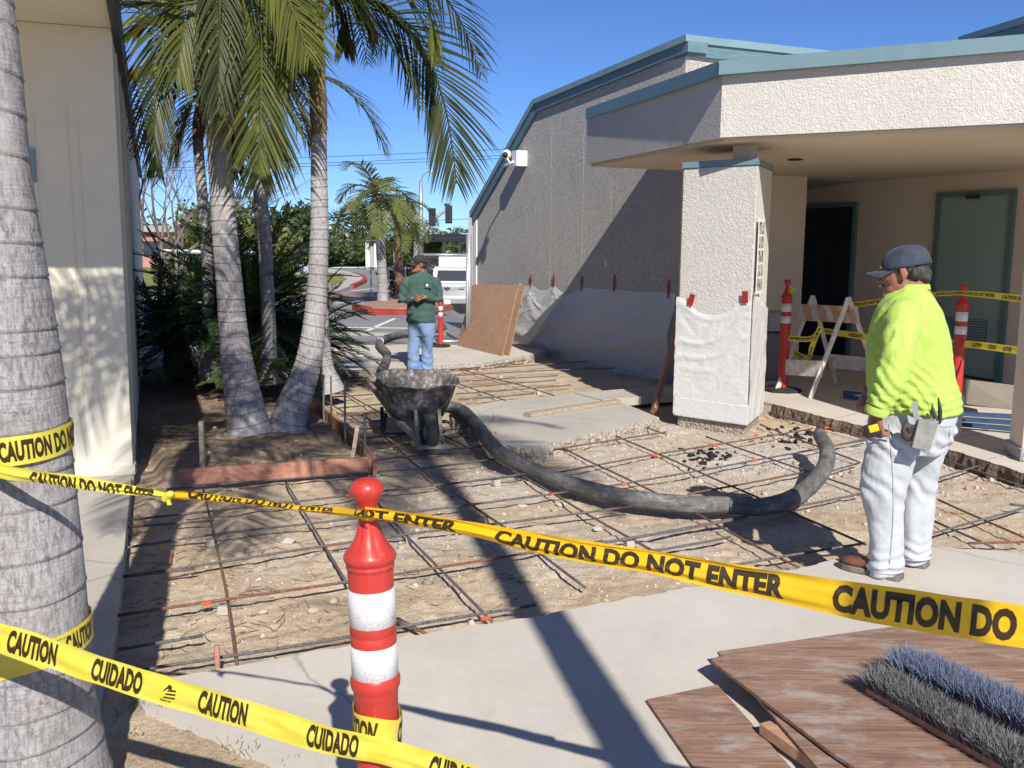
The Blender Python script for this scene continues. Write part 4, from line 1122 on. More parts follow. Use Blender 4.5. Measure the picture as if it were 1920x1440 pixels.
# two extra leaves thrown over the cream wall's sun
for az in (2.3, 1.7, 2.9): crown(pal, P1TOP + Vector((0, 0, .1)), 1, 2.3, .62, M_FROND, .25, .3, 40, 9 + int(az * 10), az)
def put_trunk(par, pxs, Y, ring, seed, top=None, m=M_BARK, n=28, w='trunk', lip=.005):
    pts = [at(a, b, Y) for a, b, c in pxs]; rad = [c / 2 * Y / FPX for a, b, c in pxs]
    if top: pts.append(Vector(top)); rad.append(rad[-1] * .95)
    return trunk_mesh(pts, rad, ring, n, seed, lip=lip).build(w, m, par, smooth=True, world=True, recalc=False)
YA, YB = 8.0, 8.15
pA = thing('king_palm', at(472, 835, YA), 'left trunk of the twin palms, grey and ringed, rising from the planter', 'palm tree')
put_trunk(pA, [(474, 850, 106), (470, 825, 92), (462, 780, 76), (448, 700, 62), (440, 640, 54), (431, 550, 49), (423, 450, 46), (416, 350, 43), (409, 250, 42), (404, 160, 42), (400, 60, 40), (397, -40, 38)], YA, .11, 5)
pB = thing('king_palm', at(535, 835, YB), 'right trunk of the twin palms, curving up with tape round its foot', 'palm tree')
put_trunk(pB, [(532, 850, 88), (538, 810, 76), (548, 770, 64), (562, 730, 57), (573, 700, 51), (583, 655, 46), (590, 600, 41), (596, 520, 37), (599, 440, 34), (598, 340, 30), (598, 250, 28)], YB, .085, 6)
put_trunk(pB, [(598, 251, 27), (597, 215, 32), (596, 160, 30), (594, 90, 26), (594, 20, 22), (594, -60, 18)], YB, .5, 6, m=M_SHAFT, w='crownshaft')
pC = thing('king_palm', at(392, 705, 10.6), 'slender palm with a reddish crownshaft seen left of the twin palms', 'palm tree')
put_trunk(pC, [(397, 715, 46), (393, 690, 42), (391, 640, 24), (391, 560, 22), (388, 470, 21), (382, 400, 20), (375, 320, 19), (371, 262, 19)], 10.6, .09, 7, n=16)
put_trunk(pC, [(371, 263, 19), (373, 240, 24), (375, 215, 21), (376, 185, 14), (377, 165, 9)], 10.6, .5, 8, m=M_BARK_D, w='crownshaft', n=16)
pD = thing('king_palm', at(497, 705, 10.2), 'slender pale palm seen between the twin trunks', 'palm tree')
put_trunk(pD, [(508, 720, 46), (504, 690, 34), (503, 600, 27), (499, 500, 26), (495, 440, 27), (489, 380, 26), (486, 320, 25), (484, 250, 22), (482, 160, 18)], 10.2, .09, 9, n=16)
pE = thing('king_palm', at(618, 722, 10.4), 'palm foot standing behind the right twin trunk', 'palm tree')
put_trunk(pE, [(622, 735, 54), (617, 715, 42), (611, 690, 30), (607, 640, 24), (603, 560, 22), (600, 440, 20), (598, 300, 19), (597, 160, 16), (596, 60, 14)], 10.4, .09, 10, n=14)

F = frond
# right-hand big frond and its neighbours (crown of the right twin)
F(pB, ppts([(598, -40), (650, 0), (720, 25), (775, 75), (815, 140), (838, 215), (850, 290), (856, 345)], 7.9), .66, 50, M_FROND_D, width=.021, start=.05, droop=.35, spread=.80, fwd=.75, up=(.25, -1, .35), tipfrac=.55)
F(pB, ppts([(598, -40), (640, -10), (700, 8), (752, 45), (786, 92), (806, 150)], 7.7), .55, 50, M_FROND_D, width=.021, droop=1.6, spread=.6, start=.05)
F(pB, ppts([(598, -60), (700, -75), (770, -50), (800, 0), (812, 70), (812, 120)], 7.5), .34, 38, M_FROND, droop=1.0, spread=.35)
F(pB, ppts([(598, -60), (640, -20), (668, 10), (690, 60)], 7.5), .5, 34, M_FROND_D, droop=1.6, spread=.5)
F(pB, ppts([(598, -70), (625, -10), (640, 40), (643, 95)], 7.8), .34, 34, M_FROND_D, droop=1.3, spread=.5)
F(pB, ppts([(598, -50), (570, 0), (560, 60), (565, 120)], 7.6), .5, 36, M_FROND, droop=.8, spread=.7, up=(0, -1, .3))
F(pB, ppts([(597, -50), (565, -20), (540, 20), (530, 70), (540, 120)], 8.3), .5, 30, M_FROND, droop=.9, spread=.7, up=(0, -1, .3))
# centre frond with the pale midrib
F(pA, ppts([(398, -120), (440, -70), (475, -10), (489, 60), (490, 140), (489, 220), (487, 290), (486, 335)], 7.4), .74, 46, M_FROND, width=.024, start=.08, droop=.30, spread=.72, fwd=.7, up=(.1, -1, .3), tipfrac=.5)
F(pA, ppts([(398, -120), (470, -90), (520, -40), (545, 10), (565, 60), (580, 110)], 7.2), .50, 34, M_FROND, droop=.7, spread=.7, up=(0, -1, .5))
F(pA, ppts([(398, -100), (408, -20), (412, 60), (410, 140), (408, 200)], 7.3), .45, 40, M_FROND, droop=1.0, spread=.5, up=(0, -1, .2))
F(pA, ppts([(398, -100), (375, -40), (352, 30), (340, 90), (330, 150)], 7.5), .5, 34, M_FROND, droop=.9, spread=.6, up=(0, -1, .2))
F(pA, ppts([(398, -100), (350, -60), (318, 0), (300, 90), (292, 180), (290, 280)], 7.6), .55, 40, M_FROND_D, droop=.6, spread=.5, up=(0, -1, .2), tipfrac=.5)
F(pA, ppts([(398, -100), (340, -70), (290, -20), (270, 60), (262, 150), (260, 220)], 7.9), .5, 46, M_FROND_D, droop=.8, spread=.5, up=(.3, -1, .2)) if False else None
F(pA, ppts([(396, -90), (420, -20), (470, 30), (500, 90), (515, 160)], 8.2), .6, 44, M_FROND_D, droop=.8, spread=.7, up=(0, -1, .2))
F(pA, ppts([(390, 0), (340, 8), (280, 10), (222, 15)], 7.4), .26, 16, M_FROND, droop=.2, spread=.12)
F(pC, ppts([(377, 160), (345, 60), (310, 40), (270, 46), (232, 72)], 9.6), .55, 34, M_FROND_Y, width=.045, droop=1.5, spread=.5)
F(pC, ppts([(377, 170), (330, 130), (290, 130), (255, 140), (236, 160)], 9.8), .42, 26, M_FROND_Y, width=.04, droop=1.6, spread=.4)
F(pC, ppts([(377, 170), (345, 165), (315, 200), (298, 260), (292, 320)], 10.3), .55, 40, M_FROND_D, droop=.9, spread=.5)
F(pC, ppts([(377, 170), (360, 190), (340, 240), (330, 290)], 10.4), .5, 34, M_FROND, droop=1.2, spread=.5)
F(pC, ppts([(377, 165), (395, 160), (415, 200), (425, 270), (428, 320)], 10.4), .55, 36, M_FROND_D, droop=1.0, spread=.5)
F(pC, ppts([(377, 160), (400, 110), (440, 100), (470, 140), (480, 200)], 10.8), .6, 36, M_FROND, droop=1.0, spread=.6)
F(pD, ppts([(482, 160), (470, 150), (455, 190), (448, 260)], 10.0), .55, 34, M_FROND_D, droop=1.1, spread=.5)
F(pD, ppts([(482, 150), (515, 150), (545, 175), (570, 225), (585, 270)], 10.2), .55, 38, M_FROND_B, droop=.9, spread=.6)
F(pD, ppts([(482, 150), (505, 110), (540, 110), (575, 150), (592, 210)], 10.5), .6, 38, M_FROND, droop=1.2, spread=.5)
F(pD, ppts([(482, 155), (495, 180), (510, 230), (520, 290)], 10.0), .55, 34, M_FROND, droop=1.0, spread=.6)
for tpx, Yc, par, sd in (((398, -110), YA, pA, 21), ((597, -80), YB, pB, 22)):
    crown(par, at(tpx[0], tpx[1], Yc), 4, 2.3, .6, M_FROND, .35, 1.25, 38, sd, .4)
crown(pC, at(377, 165, 10.6), 5, 2.0, .5, M_FROND_D, .2, 1.2, 34, 31)
crown(pD, at(482, 158, 10.2), 5, 2.0, .5, M_FROND, .3, 1.2, 34, 32)
crown(pE, at(596, 60, 10.4), 5, 1.9, .5, M_FROND_D, .2, 1.2, 30, 33, azs=[2.2, 1.4, .9, .2, 2.9])
# dead flower stalks on the left twin
for i in range(5):
    a = at(405 + 10 * i, 150, 7.85); F(pA, [a, a + Vector((.02, -.02, -.2)), a + Vector((.05 * (i - 2), -.04, -.55))], .1, 10, M_FROND_B, droop=1.2, spread=.4)

# palm behind the photographer whose trunk shades the path
pS = thing('king_palm', (1.36, -1.5, 0), 'palm standing behind the viewpoint that throws the long trunk shadow', 'palm tree')
sp_ = [Vector((1.22, -1.5, 0)), Vector((1.34, -1.5, 2)), Vector((1.46, -1.48, 4)), Vector((1.50, -1.42, 6)), Vector((1.40, -1.4, 7.6))]
trunk_mesh(sp_, [.125, .105, .095, .085, .075], .1, 20, 12).build('trunk', M_BARK, pS, smooth=True, world=True, recalc=False)
crown(pS, sp_[-1], 10, 2.1, .5, M_FROND, -.4, 1.1, 40, 51, width=.03)

# ------------------------------------------------------------------ cycads
def cycad(name, base, h, n, length, label, seed, leaf=.17, trunk_r=.16, lo=.0, hi=1.35, count=46, m=M_CYCAD, segs=2):
    r_ = random.Random(seed); c = thing(name, base, label, 'cycad')
    mb = MB(); mb.lathe([(trunk_r * .8, 0), (trunk_r * 1.1, h * .3), (trunk_r, h * .8), (trunk_r * .6, h)], 14)
    mb.build('stem', M_BARK_D, c, smooth=False)
    for i in range(n):
        az = i * 2.399 + r_.uniform(-.1, .1); el = hi - (hi - lo) * (i / n) ** .8; L = length * r_.uniform(.85, 1.1)
        d = Vector((math.cos(az) * math.cos(el), math.sin(az) * math.cos(el), math.sin(el))); p = Vector((0, 0, h - .03)); pts = [p.copy()]
        for s_ in range(5):
            p = p + d * L / 5; pts.append(p.copy()); d = (d + Vector((0, 0, -.10 - .05 * s_))).normalized()
        fs_n[0] += 1
        frond_mesh(pts, leaf, count, width=.013, start=.10, spread=1.0, droop=.15, seed=fs_n[0], rr=.009, segs=segs, fwd=.5).build('frond', m, c, recalc=False)
    return c
cy0 = G(452, 700, -.02); cy0 = Vector((cy0.x, 11.2, 0))
cycad('sago_palm', Vector((at(455, 600, 11.0).x, 11.0, 0)), .75, 96, 1.5, 'large dark sago cycad spreading behind the twin palm trunks', 3, .19, .2, -.25, 1.35, 56)
cycad('sago_palm', Vector((at(335, 700, 11.6).x, 11.6, 0)), .45, 54, 1.35, 'dark sago cycad crowding against the cream building', 4, .18, .16, -.1, 1.3, 46)
cycad('sago_palm', Vector((at(560, 700, 12.0).x, 12.0, 0)), .4, 44, 1.1, 'sago cycad behind the right twin trunk with its leaves reaching over the slab', 5, .17, .15, -.2, 1.2, 46)
cycad('sago_palm', Vector((at(470, 690, 10.0).x, 10.2, 0)), .1, 18, .6, 'small young cycad with bright green leaves at the foot of the big one', 6, .13, .07, .1, 1.3, 30, M_TREE_C)
# leaf litter round the planter
tw = MB()
for i in range(520):
    px = rnd.uniform(255, 560); py = rnd.uniform(715, 880)
    p = G(px, py, .02); z = bed_z(p.x, p.y) + .008; th = rnd.uniform(0, 6.28); L = rnd.uniform(.04, .16)
    d = Vector((math.cos(th), math.sin(th), rnd.uniform(-.05, .15))) * L; s_ = Vector((-math.sin(th), math.cos(th), 0)) * .004
    c = Vector((p.x, p.y, z)); tw.add([c - s_, c + s_, c + d + s_ * .3, c + d - s_ * .3], [(0, 1, 2, 3)])
tw.build('leaf_litter', M_FROND_B, recalc=False, kind='stuff', label='dry fallen leaflets littering the planter soil')

# ------------------------------------------------------------------ leafy crowns
def leaf_cloud(clumps, n, size, seed, squash=1.0, core=.35):
    """leaf-sized faces spread through uneven clumps; returns an MB"""
    r_ = np.random.default_rng(seed); mb = MB()
    w = np.array([c[3] ** 2 for c in clumps]); w = w / w.sum()
    which = r_.choice(len(clumps), n, p=w)
    C = np.array([c[:3] for c in clumps])[which]; Rr = np.array([c[3] for c in clumps])[which]
    D = r_.normal(size=(n, 3)); D /= np.linalg.norm(D, axis=1)[:, None]; rad = (core + (1 - core) * r_.random(n) ** .6)
    nz = 1 + .55 * vnoise(C + D * 1.7 * 1.0, seed)
    P = C + D * (Rr * rad * nz)[:, None] * np.array([1, 1, squash])
    A = r_.normal(size=(n, 3)); A /= np.linalg.norm(A, axis=1)[:, None]; B = np.cross(A, r_.normal(size=(n, 3))); B /= np.linalg.norm(B, axis=1)[:, None]
    s_ = size * (0.5 + r_.random(n))[:, None]
    V = np.stack([P - A * s_, P + B * s_ * .45, P + A * s_, P - B * s_ * .45], 1).reshape(-1, 3)
    mb.v = [tuple(x) for x in V]; mb.f = [(4 * i, 4 * i + 1, 4 * i + 2, 4 * i + 3) for i in range(n)]
    return mb
def tree(name, base, h, cr, n, size, m, label, seed, clumps=9, squash=.9, tr=.12, group=None, wide=1.0, trunk_m=M_BARK_D, fill=.45):
    r_ = random.Random(seed); o = thing(name, base, label, 'tree', group)
    cl = []
    for i in range(clumps):
        az = r_.uniform(0, 6.28); q = r_.uniform(.15, .75) * cr
        cl.append((math.cos(az) * q * wide, math.sin(az) * q, h - cr * squash + r_.uniform(-.55, .6) * cr * squash, cr * r_.uniform(.32, fill)))
    leaf_cloud(cl, n, size, seed, squash).build('crown', m, o, recalc=False)
    mb = MB(); mb.tube([(0, 0, -.1), (.05, 0, h * .3), (0, .05, h * .6)], [tr, tr * .8, tr * .5], 8)
    for c in cl[:6]: mb.tube([(0, 0, h * .35), (c[0] * .5, c[1] * .5, (h * .35 + c[2]) / 2), c[:3]], [tr * .5, tr * .35, tr * .12], 5)
    mb.build('trunk', trunk_m, o)
    return o
def gx(px, Y): p = at(px, 480, Y); return Vector((p.x, Y, 0))
def hz(py, px, Y): return at(px, py, Y).z
bk = 0
for i, (px, pt_, Y, w, m, lab) in enumerate((
    (395, 375, 34, 2.2, M_TREE_C, 'bushy olive green tree beyond the fence left of the twin palms'),
    (455, 352, 36, 2.7, M_TREE_B, 'tall dark pine seen between the twin palm trunks'),
    (540, 375, 36, 1.9, M_TREE_B, 'dark pine with a pointed top just left of the right twin trunk'),
    (500, 420, 32, 2.4, M_TREE_C, 'low yellow green tree under the pines'),
    (350, 430, 28, 1.6, M_TREE_C, 'low bushy tree with dry tips at the far left beyond the fence'))):
    h = hz(pt_, px, Y); tree('pine_tree' if m is M_TREE_B else 'bushy_tree', gx(px, Y), h, h * .5, 5200, .13 if m is M_TREE_B else .11, m, lab, 60 + i, 16, .95, .14, wide=w / 2.2, fill=.42)
labs = ['first', 'second', 'third', 'fourth', 'fifth', 'sixth', 'seventh']
for i, (px, pt_, Y, rr) in enumerate(((592, 452, 70, 2.2), (625, 456, 72, 1.9), (655, 456, 70, 1.9), (684, 452, 72, 1.8), (716, 440, 74, 1.9), (748, 450, 72, 1.9), (785, 458, 74, 1.7))):
    h = hz(pt_, px, Y); tree('hedge_tree', gx(px, Y), h, rr * 1.0, 3000, .17, M_TREE_A, 'clipped dense street tree, %s from the left in the dark row across the street' % labs[i], 80 + i, 12, .62, .16, 'row of dense street trees across the street', 1.25, fill=.6)
# dark underside hedge behind the row
leaf_cloud([(at(px, 480, 76).x, 76, .8, 1.4) for px in range(560, 900, 12)], 7000, .2, 7, 1.0, .1).build('far_hedge', M_TREE_A, recalc=False, kind='stuff', label='dark continuous hedge behind the street trees')
leaf_cloud([(at(px, 480, 95).x, 95, 1.2 + .9 * math.sin(px * .05), 2.2) for px in range(200, 900, 14)], 6000, .3, 8, 1.0, .1).build('far_treeline', M_TREE_A, recalc=False, kind='stuff', label='distant line of trees on the horizon')
# low brush right, behind the gate
for i, (px, pt_, Y) in enumerate(((772, 428, 60), (800, 436, 62), (822, 470, 58), (752, 432, 66))):
    h = hz(pt_, px, Y); tree('queen_palm' if False else 'yellow_green_tree', gx(px, Y), h, h * .4, 1500, .16, M_TREE_C, 'yellow green feathery tree beside the traffic light, %s from the left' % (['second', 'third', 'fourth', 'first'][i]), 120 + i, 8, .8, .1, 'feathery trees beside the traffic light')

# bare winter tree on the left
def bare_tree(base, h, label, seed, lean=0):
    r_ = random.Random(seed); o = thing('bare_tree', base, label, 'tree'); mb = MB(); tw_ = MB()
    def grow(p, d, L, r, dep):
        q = p; pts = [q]; 
        for k in range(3):
            d = (d + Vector((r_.uniform(-.18, .18), r_.uniform(-.18, .18), r_.uniform(-.05, .14)))).normalized(); q = q + d * L / 3; pts.append(q)
        (mb if dep < 3 else tw_).tube(pts, [r, r * .88, r * .76, r * .62], 6 if dep < 2 else 3, cap=dep == 0)
        if dep >= 6: return
        for i in range(r_.choice((2, 3, 3)) if dep < 5 else 2):
            a = r_.uniform(0, 6.28); s_ = r_.uniform(.35, .85); _, X, Y = frame(d)
            nd = (d + (X * math.cos(a) + Y * math.sin(a)) * s_).normalized()
            grow(pts[r_.choice((2, 3, 3))], nd, L * r_.uniform(.62, .85), r * r_.uniform(.42, .6), dep + 1)
    for k in range(3):
        grow(Vector((0, 0, -.1)), Vector((lean + .25 * (k - 1), .1 * (k - 1), 1)).normalized(), h * .34, .062, 0)
    mb.build('trunk', simple('bare_branch_bark', (.22, .18, .16), .9, .1), o, recalc=False); tw_.build('twigs', simple('bare_twig_bark', (.22, .155, .135), .9, .1), o, recalc=False)
bare_tree(gx(292, 20), 5.0, 'leafless winter tree with fine twigs beyond the fence by the cream building', 3, .02)
bare_tree(gx(345, 24), 4.6, 'smaller leafless tree behind the slender palm on the left', 8, -.1)
bare_tree(gx(248, 26), 7.6, 'tall leafless tree showing above the cream building edge', 12, .0)

# far fan palms and small feather palms
def fan_palm(px, ptop, Y, rr, label, seed, n=26):
    base = gx(px, Y); h = hz(ptop, px, Y); o = thing('fan_palm', base, label, 'palm tree', 'distant fan palms'); r_ = random.Random(seed)
    MB().tube([(0, 0, 0), (.1, 0, h * .5), (0, 0, h)], [rr * .16, rr * .10, rr * .09], 6).build('trunk', M_BARK_D, o)
    mb = MB()
    for i in range(n):
        az = i * 2.4; el = 1.35 - 2.3 * (i / n); d = Vector((math.cos(az) * math.cos(el), math.sin(az) * math.cos(el), math.sin(el)))
        tip = Vector((0, 0, h)) + d * rr * .55; _, X, Y_ = frame(d)
        for k in range(9):
            a = (k - 4) * .33; dd = (d * math.cos(a) + X * math.sin(a) + Vector((0, 0, -.25))).normalized() * rr * .6; w = X * .02 * rr + Y_ * .03 * rr
            mb.add([tip - w, tip + w, tip + dd], [(0, 1, 2)])
        mb.tube([(0, 0, h), tip], [.02 * rr, .012 * rr], 3)
    mb.build('crown', M_TREE_A, o, recalc=False)
fan_palm(635, 422, 85, 1.6, 'short fan palm on the horizon right of the right twin trunk', 1)
fan_palm(661, 402, 110, 1.8, 'left one of two tall thin fan palms on the horizon', 2)
fan_palm(668, 400, 112, 1.8, 'right one of two tall thin fan palms on the horizon', 3)
fan_palm(860, 438, 120, 1.0, 'tiny fan palm above the carport roof', 4)
def feather_palm(base, ppx, Y, r0, n, L, leaf, m, label, seed, bark=M_BARK, **k):
    o = thing('feather_palm', base, label, 'palm tree')
    pts = [at(x, y, Y) for x, y in ppx]; trunk_mesh(pts, [r0 * 1.25] + [r0] * (len(pts) - 2) + [r0 * .75], .22, 12, seed, .02, .008).build('trunk', bark, o, smooth=True, world=True, recalc=False)
    crown(o, pts[-1], n, L, leaf, m, seed=seed, width=.036, segs=3, rr=.03, **k); return o
Yi = G(718, 573).y
feather_palm(G(718, 573), [(718, 576), (717, 520), (713, 455), (709, 410), (706, 368)], Yi, .13, 13, 1.5, .45, M_TREE_C, 'pale trunked feather palm growing from the red kerb island', 71, lo=-.7, hi=1.3, count=26)
feather_palm(gx(748, 29), [(750, 545), (748, 500), (747, 440), (745, 385)], 29, .13, 16, 1.6, .45, M_TREE_C, 'reddish trunked feather palm just behind the one on the island', 72, M_BARK_D, lo=-.7, hi=1.0, count=22)
feather_palm(gx(781, 58), [(781, 490), (782, 460), (782, 440)], 58, .2, 16, 2.4, .7, M_TREE_C, 'bright green feather palm beside the traffic light pole', 73, lo=-.3, hi=1.1, count=20)
# magenta flower bush on the island
leaf_cloud([(G(745, 566).x + .25 * i, G(745, 566).y, .32 + .05 * (i % 2), .24) for i in range(4)], 900, .05, 9).build('flower_bush', M_FLOWER, recalc=False, label='low bush with magenta flowers on the red kerbed island', cat='bush')
leaf_cloud([(G(738, 556).x, G(738, 556).y + 1, .5, .5), (G(738, 556).x + .5, G(738, 556).y + 1, .7, .45)], 500, .09, 10).build('rose_bush', M_TREE_A, recalc=False, label='scraggly dark bush behind the flower bush', cat='bush')

# ================================================================== STREET THINGS
# traffic signal
Ys = 52.0
ts = thing('traffic_signal', gx(789, Ys), 'grey street pole with lamp arm and two black traffic lights on a curved mast', 'traffic light')
def P_(x, y, Y=Ys): return at(x, y, Y)
MB().tube([P_(789, 500), P_(789, 420), P_(789, 338)], [.16, .13, .10], 10).build('pole', M_GALV, ts, world=True, smooth=True)
MB().tube(spline([P_(789, 340), P_(793, 330), P_(803, 321), P_(814, 322)], 12), .045, 6).build('lamp_arm', M_GALV, ts, world=True)
MB().box(P_(815, 323), (.5, .2, .12)).build('lamp_head', M_GREY, ts, world=True)
MB().tube(spline([P_(789, 446), P_(800, 430), P_(818, 408), P_(834, 396), P_(846, 391)], 14), [.11] * 4 + [.09] * 5 + [.07] * 5, 8).build('mast_arm', M_GALV, ts, world=True, smooth=True)
for (x, y, s_) in ((810, 407, 1.0), (841, 402, 1.0)):
    c = P_(x, y)
    hd = MB(); hd.box(c, (.30, .3, .85)); hd.box(c + Vector((0, .16, 0)), (.38, .02, .95))
    h_ = hd.build('signal_head', M_BLACK, ts, world=True)
    for k in range(3):
        MB().lathe([(.1, 0), (.13, .0), (.13, .18), (.115, .18), (.11, .02)], 10, c + Vector((0, -.15, .28 - .28 * k)), (0, -1, 0)).build('visor', M_DARKMETAL, ts, world=True)
MB().box(P_(838, 384), (.3, .12, .14)).build('detector', M_DARKMETAL, ts, world=True)
# overhead wires
for i, (a, b) in enumerate((((560, 288), (1000, 262)), ((560, 297), (1000, 275)), ((560, 302), (1000, 281)), ((560, 407), (900, 399)))):
    s_ = thing
    pa, pb_ = at(a[0] - 1500, a[1] + 40, 90), at(b[0] + 900, b[1] - 30, 90); mid_ = (pa + pb_) / 2 - Vector((0, 0, .9))
    MB().tube(spline([pa, mid_, pb_], 24), .022, 4).build('overhead_wire', M_WIRE, label='thin overhead wire crossing the sky, %s of four' % ('highest', 'second highest', 'third highest', 'lowest')[i], cat='wire')
MB().tube(spline([at(540, 455, 30), at(720, 452, 30), at(900, 445, 30)], 16), .02, 5).build('fence_cable', M_WIRE, label='dark cable slung low across the street view', cat='cable')
up_ = thing('utility_pole', gx(694, 100), 'distant wooden utility pole with crossarms', 'utility pole')
MB().tube([at(694, 470, 100), at(694, 424, 100)], .12, 5).build('pole', M_BARK_D, up_, world=True)
for y in (428, 433): MB().beam(at(686, y, 100), at(702, y, 100), .12, .12).build('crossarm', M_BARK_D, up_, world=True)
# carport
ca = thing('carport', gx(850, 60), 'flat carport roof darkened as if in shade, on thin posts behind the gate', 'carport')
MB().prism([(at(800, 460, 55).x, 52), (at(980, 460, 55).x, 50), (at(980, 460, 70).x, 66), (at(812, 460, 70).x, 66)], 1.75, 2.15).build('roof', simple('carport_roof_shaded', (.025, .03, .04), .6, .3), ca, world=True)  # near-black base colour stands in for shade on the roof front
for px, Y in ((833, 54), (862, 54), (880, 54), (825, 64)): MB().tube([gx(px, Y), gx(px, Y) + Vector((0, 0, 1.76))], .09, 6).build('post', M_GALV, ca, world=True)
# light post near (740, 470)
lp = thing('sign_post', gx(741, 34), 'pale square post beside the reddish palm trunk', 'post')
MB().tube([gx(741, 34), gx(741, 34) + Vector((0, 0, hz(452, 741, 34)))], .07, 6).build('post', M_GALV, lp, world=True)
# low street rail fence
rf = thing('rail_fence', G(700, 560), 'thin galvanised rail fence along the car park', 'fence')
zr = hz(502, 700, 30)
MB().tube([at(600, 502, 30), at(790, 503, 30)], .025, 6).build('rail', M_GALV, rf, world=True)
for px in (612, 695, 728, 760, 786): MB().tube([gx(px, 30), gx(px, 30) + Vector((0, 0, zr + .02))], .028, 6).build('post', M_GALV, rf, world=True)
# left rail fence / pale wall behind the cycads
lf = thing('garden_fence', gx(330, 26), 'pale pipe fence rail seen over the dark cycads on the left', 'fence')
MB().tube([at(262, 470, 24), at(480, 474, 24)], .05, 6).build('rail', M_WHITE, lf, world=True)
for px in (262, 330, 400, 470): MB().tube([gx(px, 24), gx(px, 24) + Vector((0, 0, 1.5))], .035, 6).build('post', M_GALV, lf, world=True)
hb = thing('pink_house', gx(285, 60), 'low salmon coloured house with a grey roof far behind the cycads', 'house')
MB().prism([(at(262, 480, 60).x, 60), (at(330, 480, 60).x, 60), (at(330, 480, 60).x, 68), (at(262, 480, 60).x - 2, 68)], 0, 2.2).build('wall', simple('salmon_wall', (.45, .25, .2), .9, .1), hb, world=True)
MB().prism([(at(258, 480, 60).x, 59.6), (at(334, 480, 60).x, 59.6), (at(334, 480, 60).x, 68.4), (at(258, 480, 60).x - 2, 68.4)], 2.21, 2.6).build('roof', M_GREY, hb, world=True)
for i in range(2): MB().box((at(285 + 25 * i, 480, 60).x, 59.97, 1.2), (1.0, .08, .9)).build('window', M_GLASSD, hb, world=True)

# ------------------------------------------------------------------ vehicles
def wheel(par, c, r, w):
    t = MB().lathe([(r * .62, -w / 2), (r * .95, -w / 2), (r, -w * .3), (r, w * .3), (r * .95, w / 2), (r * .62, w / 2)], 18, c, (1, 0, 0)).build('wheel', M_RUBBER, par, smooth=False)
    MB().lathe([(r * .1, -w * .52), (r * .6, -w * .50), (r * .62, w * .50), (r * .1, w * .52)], 12, c, (1, 0, 0)).build('rim', M_GREY, t)
def pickup(loc, rz, label, group=None, cap_=False):
    """local frame: tailgate at y=0 facing -y, cab towards +y, x across"""
    o = thing('pickup_truck', loc, label, 'pickup truck', group, rz); w = .97
    b = MB(); b.box((0, 2.65, .80), (2 * w, 5.3, .56)); b.build('body', M_CARWHITE, o, bevel=.05)
    b = MB(); b.box((0, .03, .88), (1.72, .06, .44)); b.build('tailgate', M_CARWHITE, o, bevel=.015)
    MB().box((0, -.02, .96), (.24, .02, .07)).build('emblem', M_DARKMETAL, o)
    MB().box((0, -.02, .90), (.10, .02, .035)).build('emblem', M_DARKMETAL, o)
    MB().box((.55, -.02, .93), (.20, .015, .03)).build('badge', M_DARKMETAL, o)
    for s_ in (-1, 1): MB().box((s_ * .90, -.01, .90), (.13, .07, .40)).build('tail_light', M_REDTAPE, o, bevel=.01)
    MB().box((0, -.10, .50), (1.9, .16, .20)).build('bumper', M_GALV, o, bevel=.02)
    MB().box((0.0, -.19, .46), (.32, .02, .16)).build('number_plate', M_WHITE, o)
    MB().box((0, 2.4, .38), (1.6, 4.2, .22)).build('chassis', M_BLACK, o)
    cb = MB(); pr = [(2.05, 1.07), (2.25, 1.62), (2.6, 1.70), (3.6, 1.68), (4.25, 1.12)]
    cb.extrude([Vector((-.86, y, z)) for y, z in pr], Vector((1.72, 0, 0))); cb.build('cab', M_CARWHITE, o, bevel=.04)
    MB().extrude([Vector((-.70, 2.065, 1.16)), Vector((.70, 2.065, 1.16)), Vector((.66, 2.21, 1.56)), Vector((-.66, 2.21, 1.56))], Vector((0, -.02, .004))).build('rear_window', M_GLASSD, o)
    for s_ in (-1, 1):
        MB().extrude([Vector((s_ * .865, 2.3, 1.16)), Vector((s_ * .865, 3.0, 1.16)), Vector((s_ * .865, 3.0, 1.6)), Vector((s_ * .865, 2.45, 1.6))], Vector((s_ * .01, 0, 0))).build('side_window', M_GLASSD, o)
        MB().extrude([Vector((s_ * .865, 3.1, 1.16)), Vector((s_ * .865, 3.95, 1.16)), Vector((s_ * .865, 3.6, 1.58)), Vector((s_ * .865, 3.1, 1.6))], Vector((s_ * .01, 0, 0))).build('side_window', M_GLASSD, o)
        MB().box((s_ * 1.08, 3.7, 1.2), (.16, .1, .22)).build('mirror', M_BLACK, o, bevel=.02)
        for y in (1.05, 4.35): wheel(o, (s_ * .84, y, .36), .36, .24)
    if cap_: MB().box((0, 1.0, 1.36), (1.7, 1.9, .55)).build('camper_shell', M_CARWHITE, o, bevel=.06)
    return o
tl = at(817, 560, 31); pickup(Vector((at(838, 560, 36).x, 36, -.955)), R(-4), 'white pickup truck seen from behind through the chain link gate')
tl2 = at(838, 520, 52); pickup(Vector((at(848, 500, 60).x, 60, -.96)), R(-6), 'white pickup truck parked further off behind the gate, near the carport')
